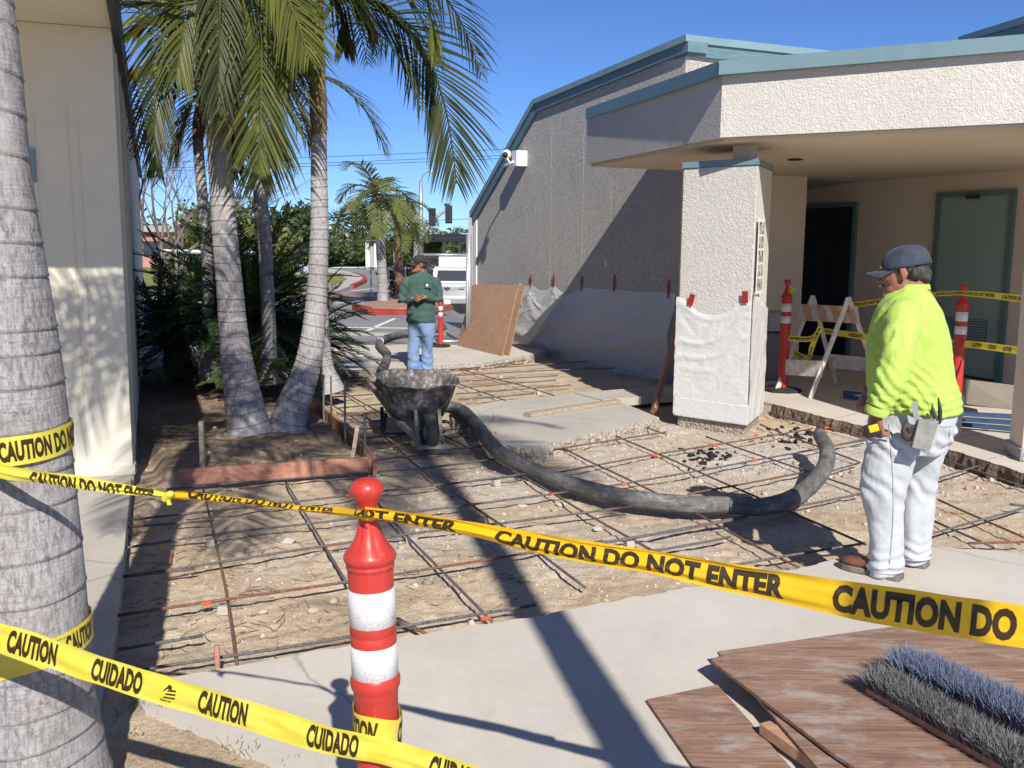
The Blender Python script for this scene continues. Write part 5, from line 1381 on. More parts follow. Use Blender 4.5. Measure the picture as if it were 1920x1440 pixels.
def car(loc, rz, label, c=M_CARWHITE, nm='parked_car', van=False):
    o = thing(nm, loc, label, 'van' if van else 'car', None, rz)
    b = MB(); b.extrude([Vector((x, -.88, z)) for x, z in ((-2.2, .35), (2.2, .35), (2.25, .8), (1.3, .95), (-2.1, 1.0), (-2.25, .7))], Vector((0, 1.76, 0))); b.build('body', c, o, bevel=.06)
    top = ((-2.0, .98), (1.2, .93), (.55, 1.42), (-1.3, 1.46)) if not van else ((-2.1, .98), (1.6, .93), (1.1, 1.9), (-2.0, 1.95))
    MB().extrude([Vector((x, -.74, z)) for x, z in top], Vector((0, 1.48, 0))).build('cabin', c, o, bevel=.05)
    gt = ((-1.6, 1.04), (.95, 1.0), (.45, 1.36), (-1.15, 1.39)) if not van else ((-.2, 1.1), (1.4, 1.1), (1.05, 1.7), (-.2, 1.75))
    for s_ in (-1, 1): MB().extrude([Vector((x, s_ * .745, z)) for x, z in gt], Vector((0, s_ * .012, 0))).build('side_window', M_GLASSD, o)
    for x in (-1.4, 1.4):
        for s_ in (-1, 1):
            t = MB().lathe([(.2, -.1), (.31, -.1), (.33, 0), (.31, .1), (.2, .1)], 14, (x, s_ * .82, .33), (0, 1, 0)).build('wheel', M_RUBBER, o)
    for s_ in (-1, 1): MB().box((2.22, s_ * .62, .72), (.06, .3, .12)).build('headlight', M_GREY, o)
    return o
a_ = at(524, 520, 40); car(Vector((a_.x, 40, 0)), R(70), 'white car half hidden between the twin palm trunks')
a_ = at(733, 510, 80); car(Vector((a_.x, 80, 0)), R(85), 'white van parked across the street behind the island palm', van=True)
a_ = at(770, 510, 75); car(Vector((a_.x, 75, 0)), R(60), 'white car parked across the street left of the man in green')
a_ = at(868, 500, 60); car(Vector((a_.x, 52, -.96)), R(90), 'white van parked under the carport behind the gate', van=True)
# white kiosk posts across the street
ks_ = thing('ticket_kiosk', gx(702, 62), 'white kiosk with glass sides and pillars across the street', 'kiosk')
for px in (690, 706, 716): MB().box((at(px, 500, 62).x, 62, .85), (.25, .3, 1.7)).build('pillar', M_WHITE, ks_, world=True)
MB().box((at(703, 500, 62).x, 62.2, 1.78), (1.0, 1.0, .10)).build('roof', M_GREY, ks_, world=True)
MB().box((at(700, 500, 62).x, 62.3, .8), (1.0, .5, 1.5)).build('glass_panel', M_GREY, ks_, world=True)

# ------------------------------------------------------------------ chain-link gate
gt_ = thing('chain_link_gate', G(835, 645), 'galvanised chain link gate closing the gap beside the stucco wall', 'gate')
g0, g1 = at(788, 640, 15.75), at(876, 641, 15.75); gz = hz(478, 835, 15.75)
g0 = Vector((g0.x, 15.75, 0)); g1 = Vector((g1.x, 15.75, 0))
for z, nm in ((gz, 'top_rail'), (.06, 'bottom_rail')): MB().tube([g0 + Vector((0, 0, z)), g1 + Vector((0, 0, z))], .024, 8).build(nm, M_GALV, gt_, world=True, smooth=True)
for p in (g0, g1): MB().tube([p + Vector((0, 0, 0)), p + Vector((0, 0, gz))], .024, 8).build('frame_post', M_GALV, gt_, world=True, smooth=True)
mb = MB(); W_ = (g1 - g0).length; pitch = .052; nw = int(W_ / pitch)
for i in range(nw + 1):
    for s_ in (1,):
        pts = []; k = 0; z = .08
        while z < gz - .02:
            x = i * pitch + (pitch * .5 if k % 2 else -pitch * .5); x = min(max(x, 0), W_)
            pts.append((g0.x + x, 15.75 + (.004 if k % 2 else -.004), z)); z += pitch * .62; k += 1
        mb.tube(pts, .006, 3, cap=False)
mb.build('chain_mesh', M_GALV, gt_, world=True, kind='stuff', recalc=False)
gp = thing('gate_post', G(868, 646), 'tall galvanised gate post against the corner of the stucco building', 'post')
for px, zt_ in ((879, hz(440, 876, 15.8)),): MB().tube([Vector((at(px, 600, 15.8).x, 15.8, 0)), Vector((at(px, 600, 15.8).x, 15.8, zt_))], .045, 12).build('post', M_GALV, gp, world=True, smooth=True)

# ================================================================== STEEL MAT
mat_ = thing('rebar_grid', G(900, 950, -.12), 'wide mat of tied rusty reinforcing bars laid over the excavated dirt', 'rebar mat')
ZB = -.062
bars_A = [[(225, 1264), (450, 1228), (650, 1195), (800, 1167), (1003, 1134)], [(222, 1217), (380, 1191)], [(215, 1155), (424, 1125), (648, 1093), (800, 1068), (960, 1043), (1130, 1014)],
    [(215, 1083), (420, 1053), (655, 1018), (800, 998), (960, 980), (1184, 951)], [(230, 1082), (366, 1066)], [(225, 1028), (400, 1003), (667, 972), (800, 957), (1065, 923)], [(225, 988), (401, 975)],
    [(225, 978), (467, 950), (721, 920), (960, 893), (1143, 911 - 28), (1143, 882)][:4], [(312, 918), (459, 904), (675, 885), (798, 876), (950, 857)], [(971, 853), (1110, 831), (1248, 809)],
    [(1041, 887), (1228, 853), (1402, 825), (1522, 804)], [(986, 890), (840, 908)][::-1], [(1143, 911), (1306, 884), (1402, 865), (1519, 844), (1630, 822)], [(789, 848), (911, 836)], [(1050, 1030), (1200, 1007), (1402, 970)],
    [(1100, 1022), (1260, 995), (1400, 968)], [(1369, 1062), (1500, 1040), (1620, 1020)], [(1410, 931), (1330, 941)][::-1], [(1492, 949), (1616, 925)], [(1556, 884), (1612, 867)], [(1560, 836), (1624, 825)], [(1290, 926), (1400, 905), (1511, 884)],
    [(1700, 1008), (1747, 1000), (1930, 948)], [(1815, 1017), (1930, 1014)], [(1893, 945), (1930, 949)], [(1730, 905), (1841, 872)], [(700, 862), (840, 846)], [(690, 843), (770, 832)], [(680, 822), (780, 812)],
    [(650, 805), (726, 802)], [(640, 792), (725, 788)], [(640, 780), (735, 770)], [(630, 766), (720, 758)], [(622, 745), (700, 740)], [(617, 722), (700, 716)], [(615, 712), (690, 707)],
    [(812, 693), (900, 688), (985, 676)], [(812, 698), (1000, 685)], [(830, 706), (1000, 696)], [(855, 716), (1045, 704)], [(860, 727), (1042, 713)], [(855, 739), (1070, 722)], [(860, 750), (1000, 738)], [(1000, 696), (1150, 690)], [(1000, 685), (1100, 678)],
    [(830, 792), (900, 786)], [(830, 806), (905, 799)], [(835, 822), (880, 816)], [(1160, 1042), (1300, 1020), (1369, 1008)]]
bars_B = [[(378, 902), (413, 1053), (428, 1130), (445, 1251)], [(536, 904), (650, 1093)], [(652, 878), (736, 976), (821, 1064), (922, 1167)], [(700, 800), (794, 883), (885, 947), (942, 986), (1097, 1102)],
    [(833, 816), (977, 892), (1102, 964), (1234, 1038), (1308, 1086)], [(1056, 840), (1234, 927), (1307, 964), (1400, 1015), (1500, 1066)], [(1155, 817), (1385, 916), (1474, 955), (1624, 1022)],
    [(1324, 820), (1519, 886), (1640, 928)], [(1759, 936), (1930, 1010)], [(1425, 796), (1612, 867)], [(1766, 861), (1930, 915)], [(1440, 773), (1624, 822)], [(1751, 976), (1864, 1026)], [(851, 688), (1000, 729)], [(810, 700), (950, 752)],
    [(640, 702), (700, 730)], [(590, 739), (688, 800)], [(620, 720), (740, 790)], [(880, 684), (900, 692)], [(1206, 800), (1248, 815)], [(1680, 890), (1760, 915)], [(1000, 729), (1060, 748)], [(745, 1160), (800, 1190)], [(1002, 836), (1036, 852)], [(735, 1160), (800, 1189)]]
def bar(px, z, r=.0078, seed=0):
    P = [G(x, y, z) for x, y in px]; L = sum((P[i + 1] - P[i]).length for i in range(len(P) - 1)); n = max(4, int(L / .12))
    S = spline([tuple(p) for p in P], n)
    S[:, 2] += .006 * vnoise(np.stack([S[:, 0] * 1.3, S[:, 1] * 1.3, np.full(n, seed)], 1), 2)
    near = P[0].y < 6
    return MB().tube([Vector(p) for p in S], r, 8 if near else 5).build('rebar', M_REBAR, mat_, smooth=True, world=True)
for i, b in enumerate(bars_A): bar(b, ZB + .008, seed=i)
for i, b in enumerate(bars_B): bar(b, ZB - .006, seed=i + 70)
# sprayed marks on the crossings
for (x, y) in ((655, 929), (1033, 927), (1107, 874), (1227, 854), (1170, 908), (1340, 836), (1415, 863), (1550, 802), (910, 1160), (387, 1132), (350, 963), (885, 947), (1747, 996), (1418, 816)):
    p = G(x, y, ZB + .008); d = Vector((.94, .34, 0)) * .022
    MB().tube([p - d, p, p + d], [.0088, .0094, .0086], 8).build('paint_mark', M_MARK, mat_, world=True)
# sprayed marks on the dirt (thin crusts following the ground)
for (x, y, m, L) in ((845, 896, M_PINK, .10), (1770, 898, M_MARK, .14), (1860, 925, M_MARK, .24), (1822, 898, M_MARK, .10), (1790, 960, M_MARK, .22), (1590, 1018, M_MARK, .14), (680, 700, M_MARK, .1), (1700, 945, M_MARK, .12)):
    mb = MB(); p0 = G(x, y, -.12)
    for k in range(26):
        q = p0 + Vector((rnd.gauss(0, L * .45), rnd.gauss(0, .025), 0)); z = bed_z(q.x, q.y) + .0035; r = rnd.uniform(.004, .012)
        mb.add([(q.x + r * math.cos(a), q.y + r * math.sin(a), z + .002 * (a > 3)) for a in (0, 1.2, 2.5, 3.8, 5)], [(0, 1, 2, 3, 4)])
    mb.build('paint_mark', m, kind='stuff', recalc=False, label='sprayed paint mark on the dirt')
# concrete spacer blocks under the bars
for i, (x, y) in enumerate(((420, 1135), (772, 1013), (395, 1015), (705, 890), (908, 970), (1180, 1020), (885, 694), (938, 704), (1010, 733), (1475, 820), (930, 905))):
    p = G(x, y, -.09); z = bed_z(p.x, p.y)
    MB().box((p.x, p.y, z + .018), (.05, .05, .042), (math.cos(i), math.sin(i), 0), (-math.sin(i), math.cos(i), 0)).build('spacer_block', M_CONC_OLD, mat_, bevel=.004, world=True)
# larger single stones
for (x, y, s_, lab) in ((540, 1020, .045, 'pale flat chunk of concrete lying between the second and third bars'), (492, 1147, .022, 'small white stone on the dirt near the front edge'), (585, 1147, .028, 'brown rounded stone left of the orange post'),
                        (1052, 945, .040, 'pale lump of rubble under the hose'), (980, 946, .03, 'whitish lump left of the hose'), (400, 1052, .018, 'small grey stone beside the long crossing bar'), (1122, 993, .035, 'pale clod near the yellow tape'), (330, 1190, .02, 'white pebble near the short loose bar'),
                        (665, 968, .02, 'tiny pale stone left of the orange post top')):
    p = G(x, y, -.11); z = bed_z(p.x, p.y)
    mb = MB(); V = IV * s_; V = V * (1 + .35 * vnoise(IV * 1.3 + x, 2))[:, None] * np.array([1.2, 1, .62])
    mb.add(V + np.array([p.x, p.y, z + s_ * .3]), [tuple(f) for f in IF]); mb.build('stone', M_STONE if 'brown' in lab else M_CONC_OLD, label=lab, cat='stone', bevel=.003)
# bent steel dowel at front edge, wood peg
tb = lambda a, b, r, m, n, **k: MB().tube([a, b], r, 8).build(n, m, **k)
p = G(408, 1258, -.05); tb(p, p + Vector((-.005, .02, .10)), .011, M_RED_WOOD, 'wooden_peg', label='small reddish peg standing at the front edge beside the long crossing bar', cat='peg')
p = G(318, 1056, -.1); tb(p, p + Vector((-.03, .12, .03)), .009, M_FORM2, 'wood_scrap', label='short reddish wood scrap lying on the dirt at the left', cat='wood scrap')

# ================================================================== FORM BOARDS AND STAKES
def board(name, px, z0, h, t, m, label, lean=0, z_at=0.0, cat='board'):
    P = [G(x, y, z_at) for x, y in px]
    S = spline([tuple(p) for p in P], max(2, 2 if len(P) == 2 else 26)); mb = MB(); n = len(S)
    L, Rr = [], []
    for i in range(n):
        t_ = Vector(S[min(i + 1, n - 1)] - S[max(i - 1, 0)]).normalized(); nr = Vector((-t_.y, t_.x, 0)) * t / 2; c = Vector(S[i])
        mb.v += [tuple(c + nr + Vector((0, 0, z0))), tuple(c - nr + Vector((0, 0, z0))), tuple(c - nr + Vector((0, 0, z0 + h))), tuple(c + nr + Vector((0, 0, z0 + h)))]
    for i in range(n - 1):
        for e in range(4): mb.f.append((i * 4 + e, i * 4 + (e + 1) % 4, i * 4 + 4 + (e + 1) % 4, i * 4 + 4 + e))
    mb.f.append((0, 1, 2, 3)); mb.f.append(((n - 1) * 4 + 3, (n - 1) * 4 + 2, (n - 1) * 4 + 1, (n - 1) * 4))
    return mb.build(name, m, label=label, cat=cat, bevel=.003 if len(P) == 2 else 0)
# front form board, seen from the front: top edge (338,878)-(697,852)
a = G(338, 909, -.065); b = G(690, 884, -.065)
bb = MB(); d = (b - a).normalized(); up = Vector((0, 0, 1)); nrm = d.cross(up)
bb.box((a + b) / 2 + Vector((0, 0, .055)), ((b - a).length, .04, .115), d, nrm, up); bb.build('form_board', M_RED_WOOD, label='straight reddish timber form board in front of the planter', cat='board', bevel=.003)
e1 = b + d * .02
board('form_board', [(694, 876), (684, 855), (662, 828), (632, 796), (606, 774), (580, 752)], -.05, .115, .035, M_FORM2, 'curved timber form board running back along the planter edge', z_at=-.05)
board('form_board', [(703, 884), (700, 870), (676, 838), (650, 808)], -.06, .13, .03, M_RED_WOOD, 'second timber board doubled against the outside of the curved one', z_at=-.05)
for i, (xb, yb, yt, lab) in enumerate(((607, 790, 703, 'leftmost of the four steel stakes at the curved form board'), (621, 804, 705, 'second steel stake from the left at the curved form board'), (647, 828, 713, 'third steel stake from the left at the curved form board'), (684, 858, 773, 'rightmost of the four steel stakes, by the board corner'))):
    p = G(xb, yb, -.03); t_ = at(xb - .5, yt, p.y); tb(p + Vector((0, 0, -.1)), t_, .010, M_STEEL, 'steel_stake', label=lab, cat='stake', group='steel stakes along the form boards')
p = G(660, 866, -.02); t_ = at(671, 797, p.y + .02); MB().beam(p, t_, .03, .03, (0, 1, 0)).build('wooden_stake', M_STAKEWOOD, label='pale wooden stake leaning inside the board corner', cat='stake')
p = G(381, 893, -.03); t_ = at(377, 790, p.y); MB().beam(p, t_, .032, .03, (0, 1, 0)).build('wooden_stake', M_STAKEWOOD, label='pale wooden stake standing behind the left end of the form board', cat='stake')
# timber on the middle slab
a = G(988, 782, .0); b = G(1158, 756, .0); d = (b - a).normalized()
MB().box((a + b) / 2 + Vector((0, 0, .022)), ((b - a).length, .09, .04), d, d.cross(Vector((0, 0, 1))), (0, 0, 1)).build('grey_batten', M_STAKEWOOD, label='long grey weathered timber lying across the middle slab', cat='board', bevel=.003)
a = G(1105, 748, .0); b = G(1275, 734, .0); d = (b - a).normalized()
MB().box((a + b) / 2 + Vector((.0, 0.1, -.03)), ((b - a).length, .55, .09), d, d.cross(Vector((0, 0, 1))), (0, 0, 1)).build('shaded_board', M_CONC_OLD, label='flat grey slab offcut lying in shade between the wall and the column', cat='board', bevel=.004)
a = G(1226, 770, -.05); b = at(1269, 618, G(1266, 730).y - .1); MB().beam(a, b, .045, .09, (0, 1, 0)).build('leaning_timber', M_FORM2, label='reddish timber propped up between the column and the wall', cat='board')

# ================================================================== PLYWOOD AGAINST THE WALL
def panel(c4_, th, m, name, label, cat='plywood sheet', edge=None):
    P = [Vector(p) for p in c4_]; n = (P[1] - P[0]).cross(P[3] - P[0]).normalized()
    if n.dot(CAM - P[0]) < 0: n = -n
    mb = MB(); mb.extrude(P, -n * th)
    return mb.build(name, m, label=label, cat=cat, bevel=.002)
p0 = G(857, 648); p1 = G(941, 668); t0 = at(886, 533, p0.y + 1.1); t1 = at(972, 535, p1.y + 1.25)
panel([p0, p1, t1, t0], .020, M_PLY_TAN, 'plywood_sheet', 'front brown plywood sheet leaning on the stucco wall')
o_ = Vector((.10, .035, 0)); panel([p0 + o_ , p1 + o_, t1 + o_ + Vector((.0, .0, .0)), t0 + o_], .020, M_PLY_TAN, 'plywood_sheet', 'second plywood sheet just behind the front one against the wall')

# ================================================================== DELINEATOR POSTS
def delineator(name, top, base_z, tilt, label, s=1.0, n=40, tape_wrap=False, detail=True):
    """lathe profile measured from the top down; local z=0 at the ground"""
    H = top[2] - base_z; o = thing(name, (top[0] + tilt[0] * H, top[1] + tilt[1] * H, base_z), label, 'delineator post', 'orange delineator posts')
    up = Vector((-tilt[0], -tilt[1], 1)).normalized()
    fl = lambda i, th: (.10 * max(0, math.cos(th * 6)) ** 2 if 9 <= i <= 13 else 0) * (1 if detail else 0)
    def seg(prof, nm, m, par=o, fl_=None):
        return MB().lathe([(r * s, H - z * s) for r, z in prof][::-1] if False else [(r * s, H - z * s) for r, z in prof], n, (0, 0, 0), up, fl_).build(nm, m, par, smooth=True)
    neck = [(.004, 0), (.016, .0015), (.027, .006), (.033, .013), (.0365, .022), (.036, .029), (.031, .040), (.024, .052), (.0195, .062), (.0200, .078), (.0225, .098), (.028, .120), (.036, .138), (.045, .152), (.0535, .164), (.0575, .171), (.0578, .178), (.0555, .184), (.0520, .187), (.0515, .191), (.053, .193), (.0530, .198), (.0505, .200), (.0505, .206), (.050, .246), (.050, .30)]
    seg(neck, 'neck', M_ORANGE, fl_=fl)
    seg([(.0503, .245), (.0520, .246), (.0520, .327), (.0503, .328)], 'reflective_band', M_REFL)
    seg([(.050, .30), (.0512, .332), (.0512, .348), (.0500, .350), (.0512, .352), (.0512, .374), (.050, .38)], 'collar', M_ORANGE)
    seg([(.0503, .373), (.0520, .374), (.0520, .450), (.0503, .451)], 'reflective_band', M_REFL)
    seg([(.050, .44), (.0535, .451), (.0558, .456), (.0560, .464), (.0545, .474), (.0515, .480), (.0500, .487), (.0500, .492), (.0490, .494), (.0492, .7), (.050, (H - .06) / s), (.056, (H - .02) / s), (.056, (H) / s)], 'tube', M_ORANGE)
    MB().lathe([(.062 * s, .0), (.20 * s, 0.0), (.205 * s, .012), (.20 * s, .03), (.075 * s, .05), (.062 * s, .05)], 8).build('rubber_base', M_RUBBER, o, bevel=0)
    return o
DT = at(687, 896, 2.03)
PD = delineator('delineator_post', (DT.x, DT.y, DT.z), 0.0, (.030, 0), 'large glossy orange post with two white bands in the foreground')
d2 = G(1806, 772); d2t = at(1808, 533, d2.y); delineator('delineator_post', tuple(d2t), 0, (0.0, 0), 'orange post with two white bands standing behind the man in the yellow shirt', s=(d2t.z) / 1.15, n=20, detail=False)
d3 = G(1473, 733); d3t = at(1477, 524, d3.y); delineator('delineator_post', tuple(d3t), 0, (0, 0), 'shaded orange post between the white column and the striped barricade', s=(d3t.z) / 1.15, n=20, detail=False)
d4 = G(832, 641); d4 = Vector((at(826, 600, 15.45).x, 15.45, 0)); delineator('delineator_post', (d4.x, d4.y, hz(552, 826, 15.45)), 0, (0, 0), 'orange post standing in front of the chain link gate right of the man in green', s=.78, n=16, detail=False)

# ================================================================== BARRIER TAPE
_txt = {}
def text_mesh(s, size=1.0, cond=.62, bold=.055, vx=.07, vy=.09):
    if s in _txt: return _txt[s]
    cu = bpy.data.curves.new('t', 'FONT'); cu.body = s; cu.size = size; cu.offset = bold; cu.resolution_u = 3; cu.space_character = 1.04
    ob = bpy.data.objects.new('t', cu); COL.objects.link(ob)
    dg = bpy.context.evaluated_depsgraph_get(); dg.update(); me = bpy.data.meshes.new_from_object(ob.evaluated_get(dg))
    bm = bmesh.new(); bm.from_mesh(me)
    xs_ = [v.co.x for v in bm.verts]; ys_ = [v.co.y for v in bm.verts]; x0, x1, y0, y1 = min(xs_), max(xs_), min(ys_), max(ys_)
    x = x0
    while x < x1:
        x += vx; bmesh.ops.bisect_plane(bm, geom=bm.verts[:] + bm.edges[:] + bm.faces[:], plane_co=(x, 0, 0), plane_no=(1, 0, 0))
    y = y0
    while y < y1:
        y += vy; bmesh.ops.bisect_plane(bm, geom=bm.verts[:] + bm.edges[:] + bm.faces[:], plane_co=(0, y, 0), plane_no=(0, 1, 0))
    V = [((v.co.x - x0) * cond, (v.co.y - y0) / (y1 - y0)) for v in bm.verts]; bm.verts.index_update(); Fs = [tuple(v.index for v in f.verts) for f in bm.faces]
    bm.free(); bpy.data.objects.remove(ob); bpy.data.meshes.remove(me); bpy.data.curves.remove(cu)
    hgt = (y1 - y0); V = [(u / hgt, v) for u, v in V]
    _txt[s] = (V, Fs); return _txt[s]
class Tape:
    """ribbon along 3-D control points; each control: (point, visible width, roll, fold)"""
    def __init__(s, ctrl, up0=Vector((0, 0, 1)), closed=False, step=.012, wrinkle=.0015, seed=0, face=None):
        A = spline([tuple(c[0]) + (c[1], c[2], c[3]) for c in ctrl], 600)
        L = np.r_[0, np.cumsum(np.linalg.norm(np.diff(A[:, :3], axis=0), axis=1))]
        s.L = L[-1]; s.A = A; s.Ls = L; s.up0 = up0; s.seed = seed; s.wr = wrinkle; s.step = step; s.face = face
    def S(s, u, v, lift=0.0):
        row = [np.interp(u, s.Ls, s.A[:, k]) for k in range(6)]
        u2 = min(s.L, u + .01); u1 = max(0, u - .01)
        T = Vector([np.interp(u2, s.Ls, s.A[:, k]) - np.interp(u1, s.Ls, s.A[:, k]) for k in range(3)]).normalized()
        U = (s.up0 - T * s.up0.dot(T)).normalized(); N = T.cross(U)
        if s.face is not None:
            pass
        r = row[4]; U2 = U * math.cos(r) + N * math.sin(r); N2 = N * math.cos(r) - U * math.sin(r)
        w, f = row[3], row[5]
        off = s.wr * (math.sin(u * 47 + s.seed) * math.cos(v * 4 + u * 9) + .7 * math.sin(u * 21 + v * 9 + s.seed)) + f * w * (.34 * math.cos(v * 2 * math.pi * 1.25 + .6) + .12 * math.sin(v * 17 + u * 6))
        vv = v + f * .05 * math.sin(u * 30)
        return Vector(row[:3]) + U2 * (vv * w) + N2 * (off + lift)
    def build(s, par, words, start=0.0, gap=.10, h=.76, texth=.047, nv=14, name='tape', voff=0.0, tmat=None):
        nu = max(4, int(s.L / s.step)); mb = MB()
        for i in range(nu + 1):
            for j in range(nv + 1): mb.v.append(tuple(s.S(s.L * i / nu, j / nv - .5)))
        for i in range(nu):
            for j in range(nv): k = i * (nv + 1) + j; mb.f.append((k, k + nv + 1, k + nv + 2, k + 1))
        o = mb.build('ribbon', tmat or M_TAPE, par, smooth=True, recalc=False, world=True)
        u = start; i = 0
        while u < s.L and words:
            wd = words[i % len(words)]; i += 1
            if wd == '': u += gap; continue
            V, Fs = text_mesh(wd); wl = max(p[0] for p in V) * texth
            ok = []; tm = MB()
            for x, y in V: tm.v.append(tuple(s.S(min(max(u + x * texth, 0), s.L), max(-.5, min(.5, (y - .5) * h + voff)), .0009)))
            keep = [(0 <= u + x * texth <= s.L) and abs((y - .5) * h + voff) <= .53 for x, y in V]
            tm.f = [f for f in Fs if all(keep[q] for q in f)]
            if tm.f: tm.build('lettering', M_INK, o, recalc=False, world=True, smooth=True)
            u += wl + gap
        return o
tw_ = .076
# --- upper tape, left run: behind the trunk to the knot to the orange post
ut = thing('caution_tape', at(687, 962, 2.0), 'upper caution tape running from the trunk past the orange post to the right edge', 'barrier tape')
def c(px, py, Y, w=tw_, roll=0, fold=0): return (at(px, py, Y), w, roll, fold)
Tape([c(-140, 848, 2.42, .055, 0, .1), c(0, 884, 2.32, .038, 0, .25), c(60, 893, 2.29, .036, .2, .2), c(150, 905, 2.26, .034, .1, .15), c(240, 918, 2.23, .026, 0, .3), c(316, 929, 2.20, .016, 0, .8)], seed=1).build(ut, ['ENTER', 'CAUTION DO NOT ENTER'], -.0 + .27 - .10, .10, 1.15, .036, voff=-.22)
Tape([c(316, 929, 2.20, .018, 0, .5), c(350, 930, 2.19, .022, 0, .4), c(430, 937, 2.16, .016, 0, .8), c(540, 951, 2.12, .014, 0, .8), c(620, 958, 2.08, .018, 0, .6), c(688, 966, 1.965, .022, 0, .5)], seed=2).build(ut, ['CAUTION DO NOT ENTER'], .05, .09, 1.6, .040, voff=.45, tmat=M_TAPE_O)
kn = at(316, 930, 2.19)
mb = MB()
for k in range(3): mb.ellip(kn + Vector((.006 * (k - 1), -.004 * k, -.006 + .006 * k)), (.011, 0, .004), (0, .011, 0), (-.003, 0, .008), 8, 6)
mb.tube([kn, kn + Vector((.004, -.01, -.018)), kn + Vector((.010, -.012, -.016))], [.006, .005, .003], 6); mb.build('knot', M_TAPE, ut, world=True, smooth=True)
# wrap round the neck of the post
nk = at(690, 961, 2.03)
ring = [(nk + Vector((math.cos(a) * .0225, math.sin(a) * .0225, .003 * math.sin(a * 2 + 1))), .028, 0, .2) for a in np.linspace(-3.6, 2.6, 14)]
Tape(ring, seed=3, step=.004).build(ut, [], 0, tmat=M_TAPE_O)
# right run: two folded layers that open towards the camera
right = [c(678, 962, 1.985, .020, 0, .5), c(760, 973, 1.96, .026, 0, .5), c(860, 990, 1.92, .030, 0, .5), c(960, 1011, 1.885, .036, 0, .45), c(1080, 1036, 1.84, .040, 0, .40), c(1200, 1052, 1.80, .044, 0, .34), c(1330, 1078, 1.75, .051, 0, .26), c(1460, 1101, 1.70, .060, 0, .18), c(1600, 1126, 1.65, .070, 0, .10), c(1760, 1152, 1.60, .075, 0, .05), c(1950, 1180, 1.55, tw_, 0, .03), c(2200, 1215, 1.50, tw_, 0, 0)]
# lettering laid so that CAUTION DO meets the right edge of the frame
tR = Tape(right, seed=4)
V_, _ = text_mesh('CAUTION DO NOT ENTER'); wl_ = max(p[0] for p in V_) * .0595
uC = tR.L * 0.0
# arc length at which the second CAUTION starts (pixel 1562)
tgt = at(1562, 1120, 1.66); uC = float(tR.Ls[np.argmin(np.linalg.norm(tR.A[:, :3] - np.array(tgt), axis=1))])
tR.build(ut, ['CAUTION DO NOT ENTER', 'CAUTION DO NOT ENTER'], uC - (wl_ + .085) * 2, .085, .76, .0595, tmat=M_TAPE_O)
back_ = [c(684, 958, 2.0, .018, .0, .2), c(760, 967, 1.975, .018, 0, .2), c(860, 983, 1.935, .018, 0, .1), c(960, 1000, 1.905, .020, 0, .1), c(1080, 1020, 1.865, .020, 0, .1), c(1250, 1045, 1.80, .018, 0, .1), c(1420, 1072, 1.73, .016, 0, .1)]
Tape(back_, seed=7).build(ut, [], 0, tmat=M_TAPE_O)
# --- upper band round the big trunk
def trunk_band(cx, cy, Y, rad, slope, a0, a1, words, start, seed, par, texth=.047, w=tw_, ex=.004, ctr=None):
    ctr = ctr or at(cx, cy, Y); L = []
    for a in np.linspace(a0, a1, 40):
        L.append((ctr + Vector((math.cos(a) * (rad + ex), math.sin(a) * (rad + ex), slope * math.cos(a) * rad + .004 * math.sin(a * 3))), w, 0, 0))
    Tape(L, seed=seed, step=.008, wrinkle=.0008).build(par, words, start, .06, .72, texth)
tbd = thing('caution_tape_band', at(24, 835, 2.55), 'yellow caution tape wound tightly round the big trunk, upper band', 'barrier tape')
trunk_band(24, 834, 2.55, .1475, .16, -3.6, 2.5, ['CAUTION DO NOT ENTER'], .35, 5, tbd, .037)
# --- lower tape crossing in front of trunk and post
lt = thing('caution_tape', at(300, 1280, 2.0), 'lower yellow tape reading CAUTION and CUIDADO slanting across the bottom left', 'barrier tape')
low_ = [c(-300, 1100, 2.10, tw_, .1, .02), c(-60, 1178, 2.09, tw_, .12, .04), c(60, 1214, 2.09, tw_, .1, .03), c(200, 1262, 2.07, tw_, .08, .04), c(340, 1305, 2.05, .074, .05, .05), c(480, 1346, 2.02, .073, .02, .05), c(600, 1385, 1.985, .070, .0, .06), c(700, 1406, 1.955, .060, -.1, .12), c(760, 1422, 1.93, .062, -.1, .12), c(850, 1452, 1.89, .072, 0, .06), c(1000, 1500, 1.84, tw_, 0, .03)]
tL = Tape(low_, seed=9)
tg = at(18, 1190, 2.09); u0 = float(tL.Ls[np.argmin(np.linalg.norm(tL.A[:, :3] - np.array(at(14, 1202, 2.09)), axis=1))])
def lay(T, par, items, th, h=.80):
    o = T.build(par, [], 0)
    for (px, py, Y, s_) in items:
        u = float(T.Ls[np.argmin(np.linalg.norm(T.A[:, :3] - np.array(at(px, py, Y)), axis=1))])
        V, Fs = text_mesh(s_); tm = MB()
        keep = []
        for x, y in V:
            q = u + x * th; keep.append(0 <= q <= T.L); tm.v.append(tuple(T.S(min(max(q, 0), T.L), (y - .5) * h, .0010)))
        tm.f = [f for f in Fs if all(keep[k] for k in f)]
        if tm.f: tm.build('lettering', M_INK, o, recalc=False, world=True, smooth=True)
    return o
rb_ = lay(tL, lt, [(-130, 1150, 2.09, 'CUIDADO'), (14, 1202, 2.09, 'CAUTION'), (172, 1252, 2.07, 'CUIDADO'), (372, 1314, 2.04, 'CAUTION'), (577, 1374, 1.99, 'CUIDADO'), (806, 1438, 1.91, 'CUIDADO')], .0335)
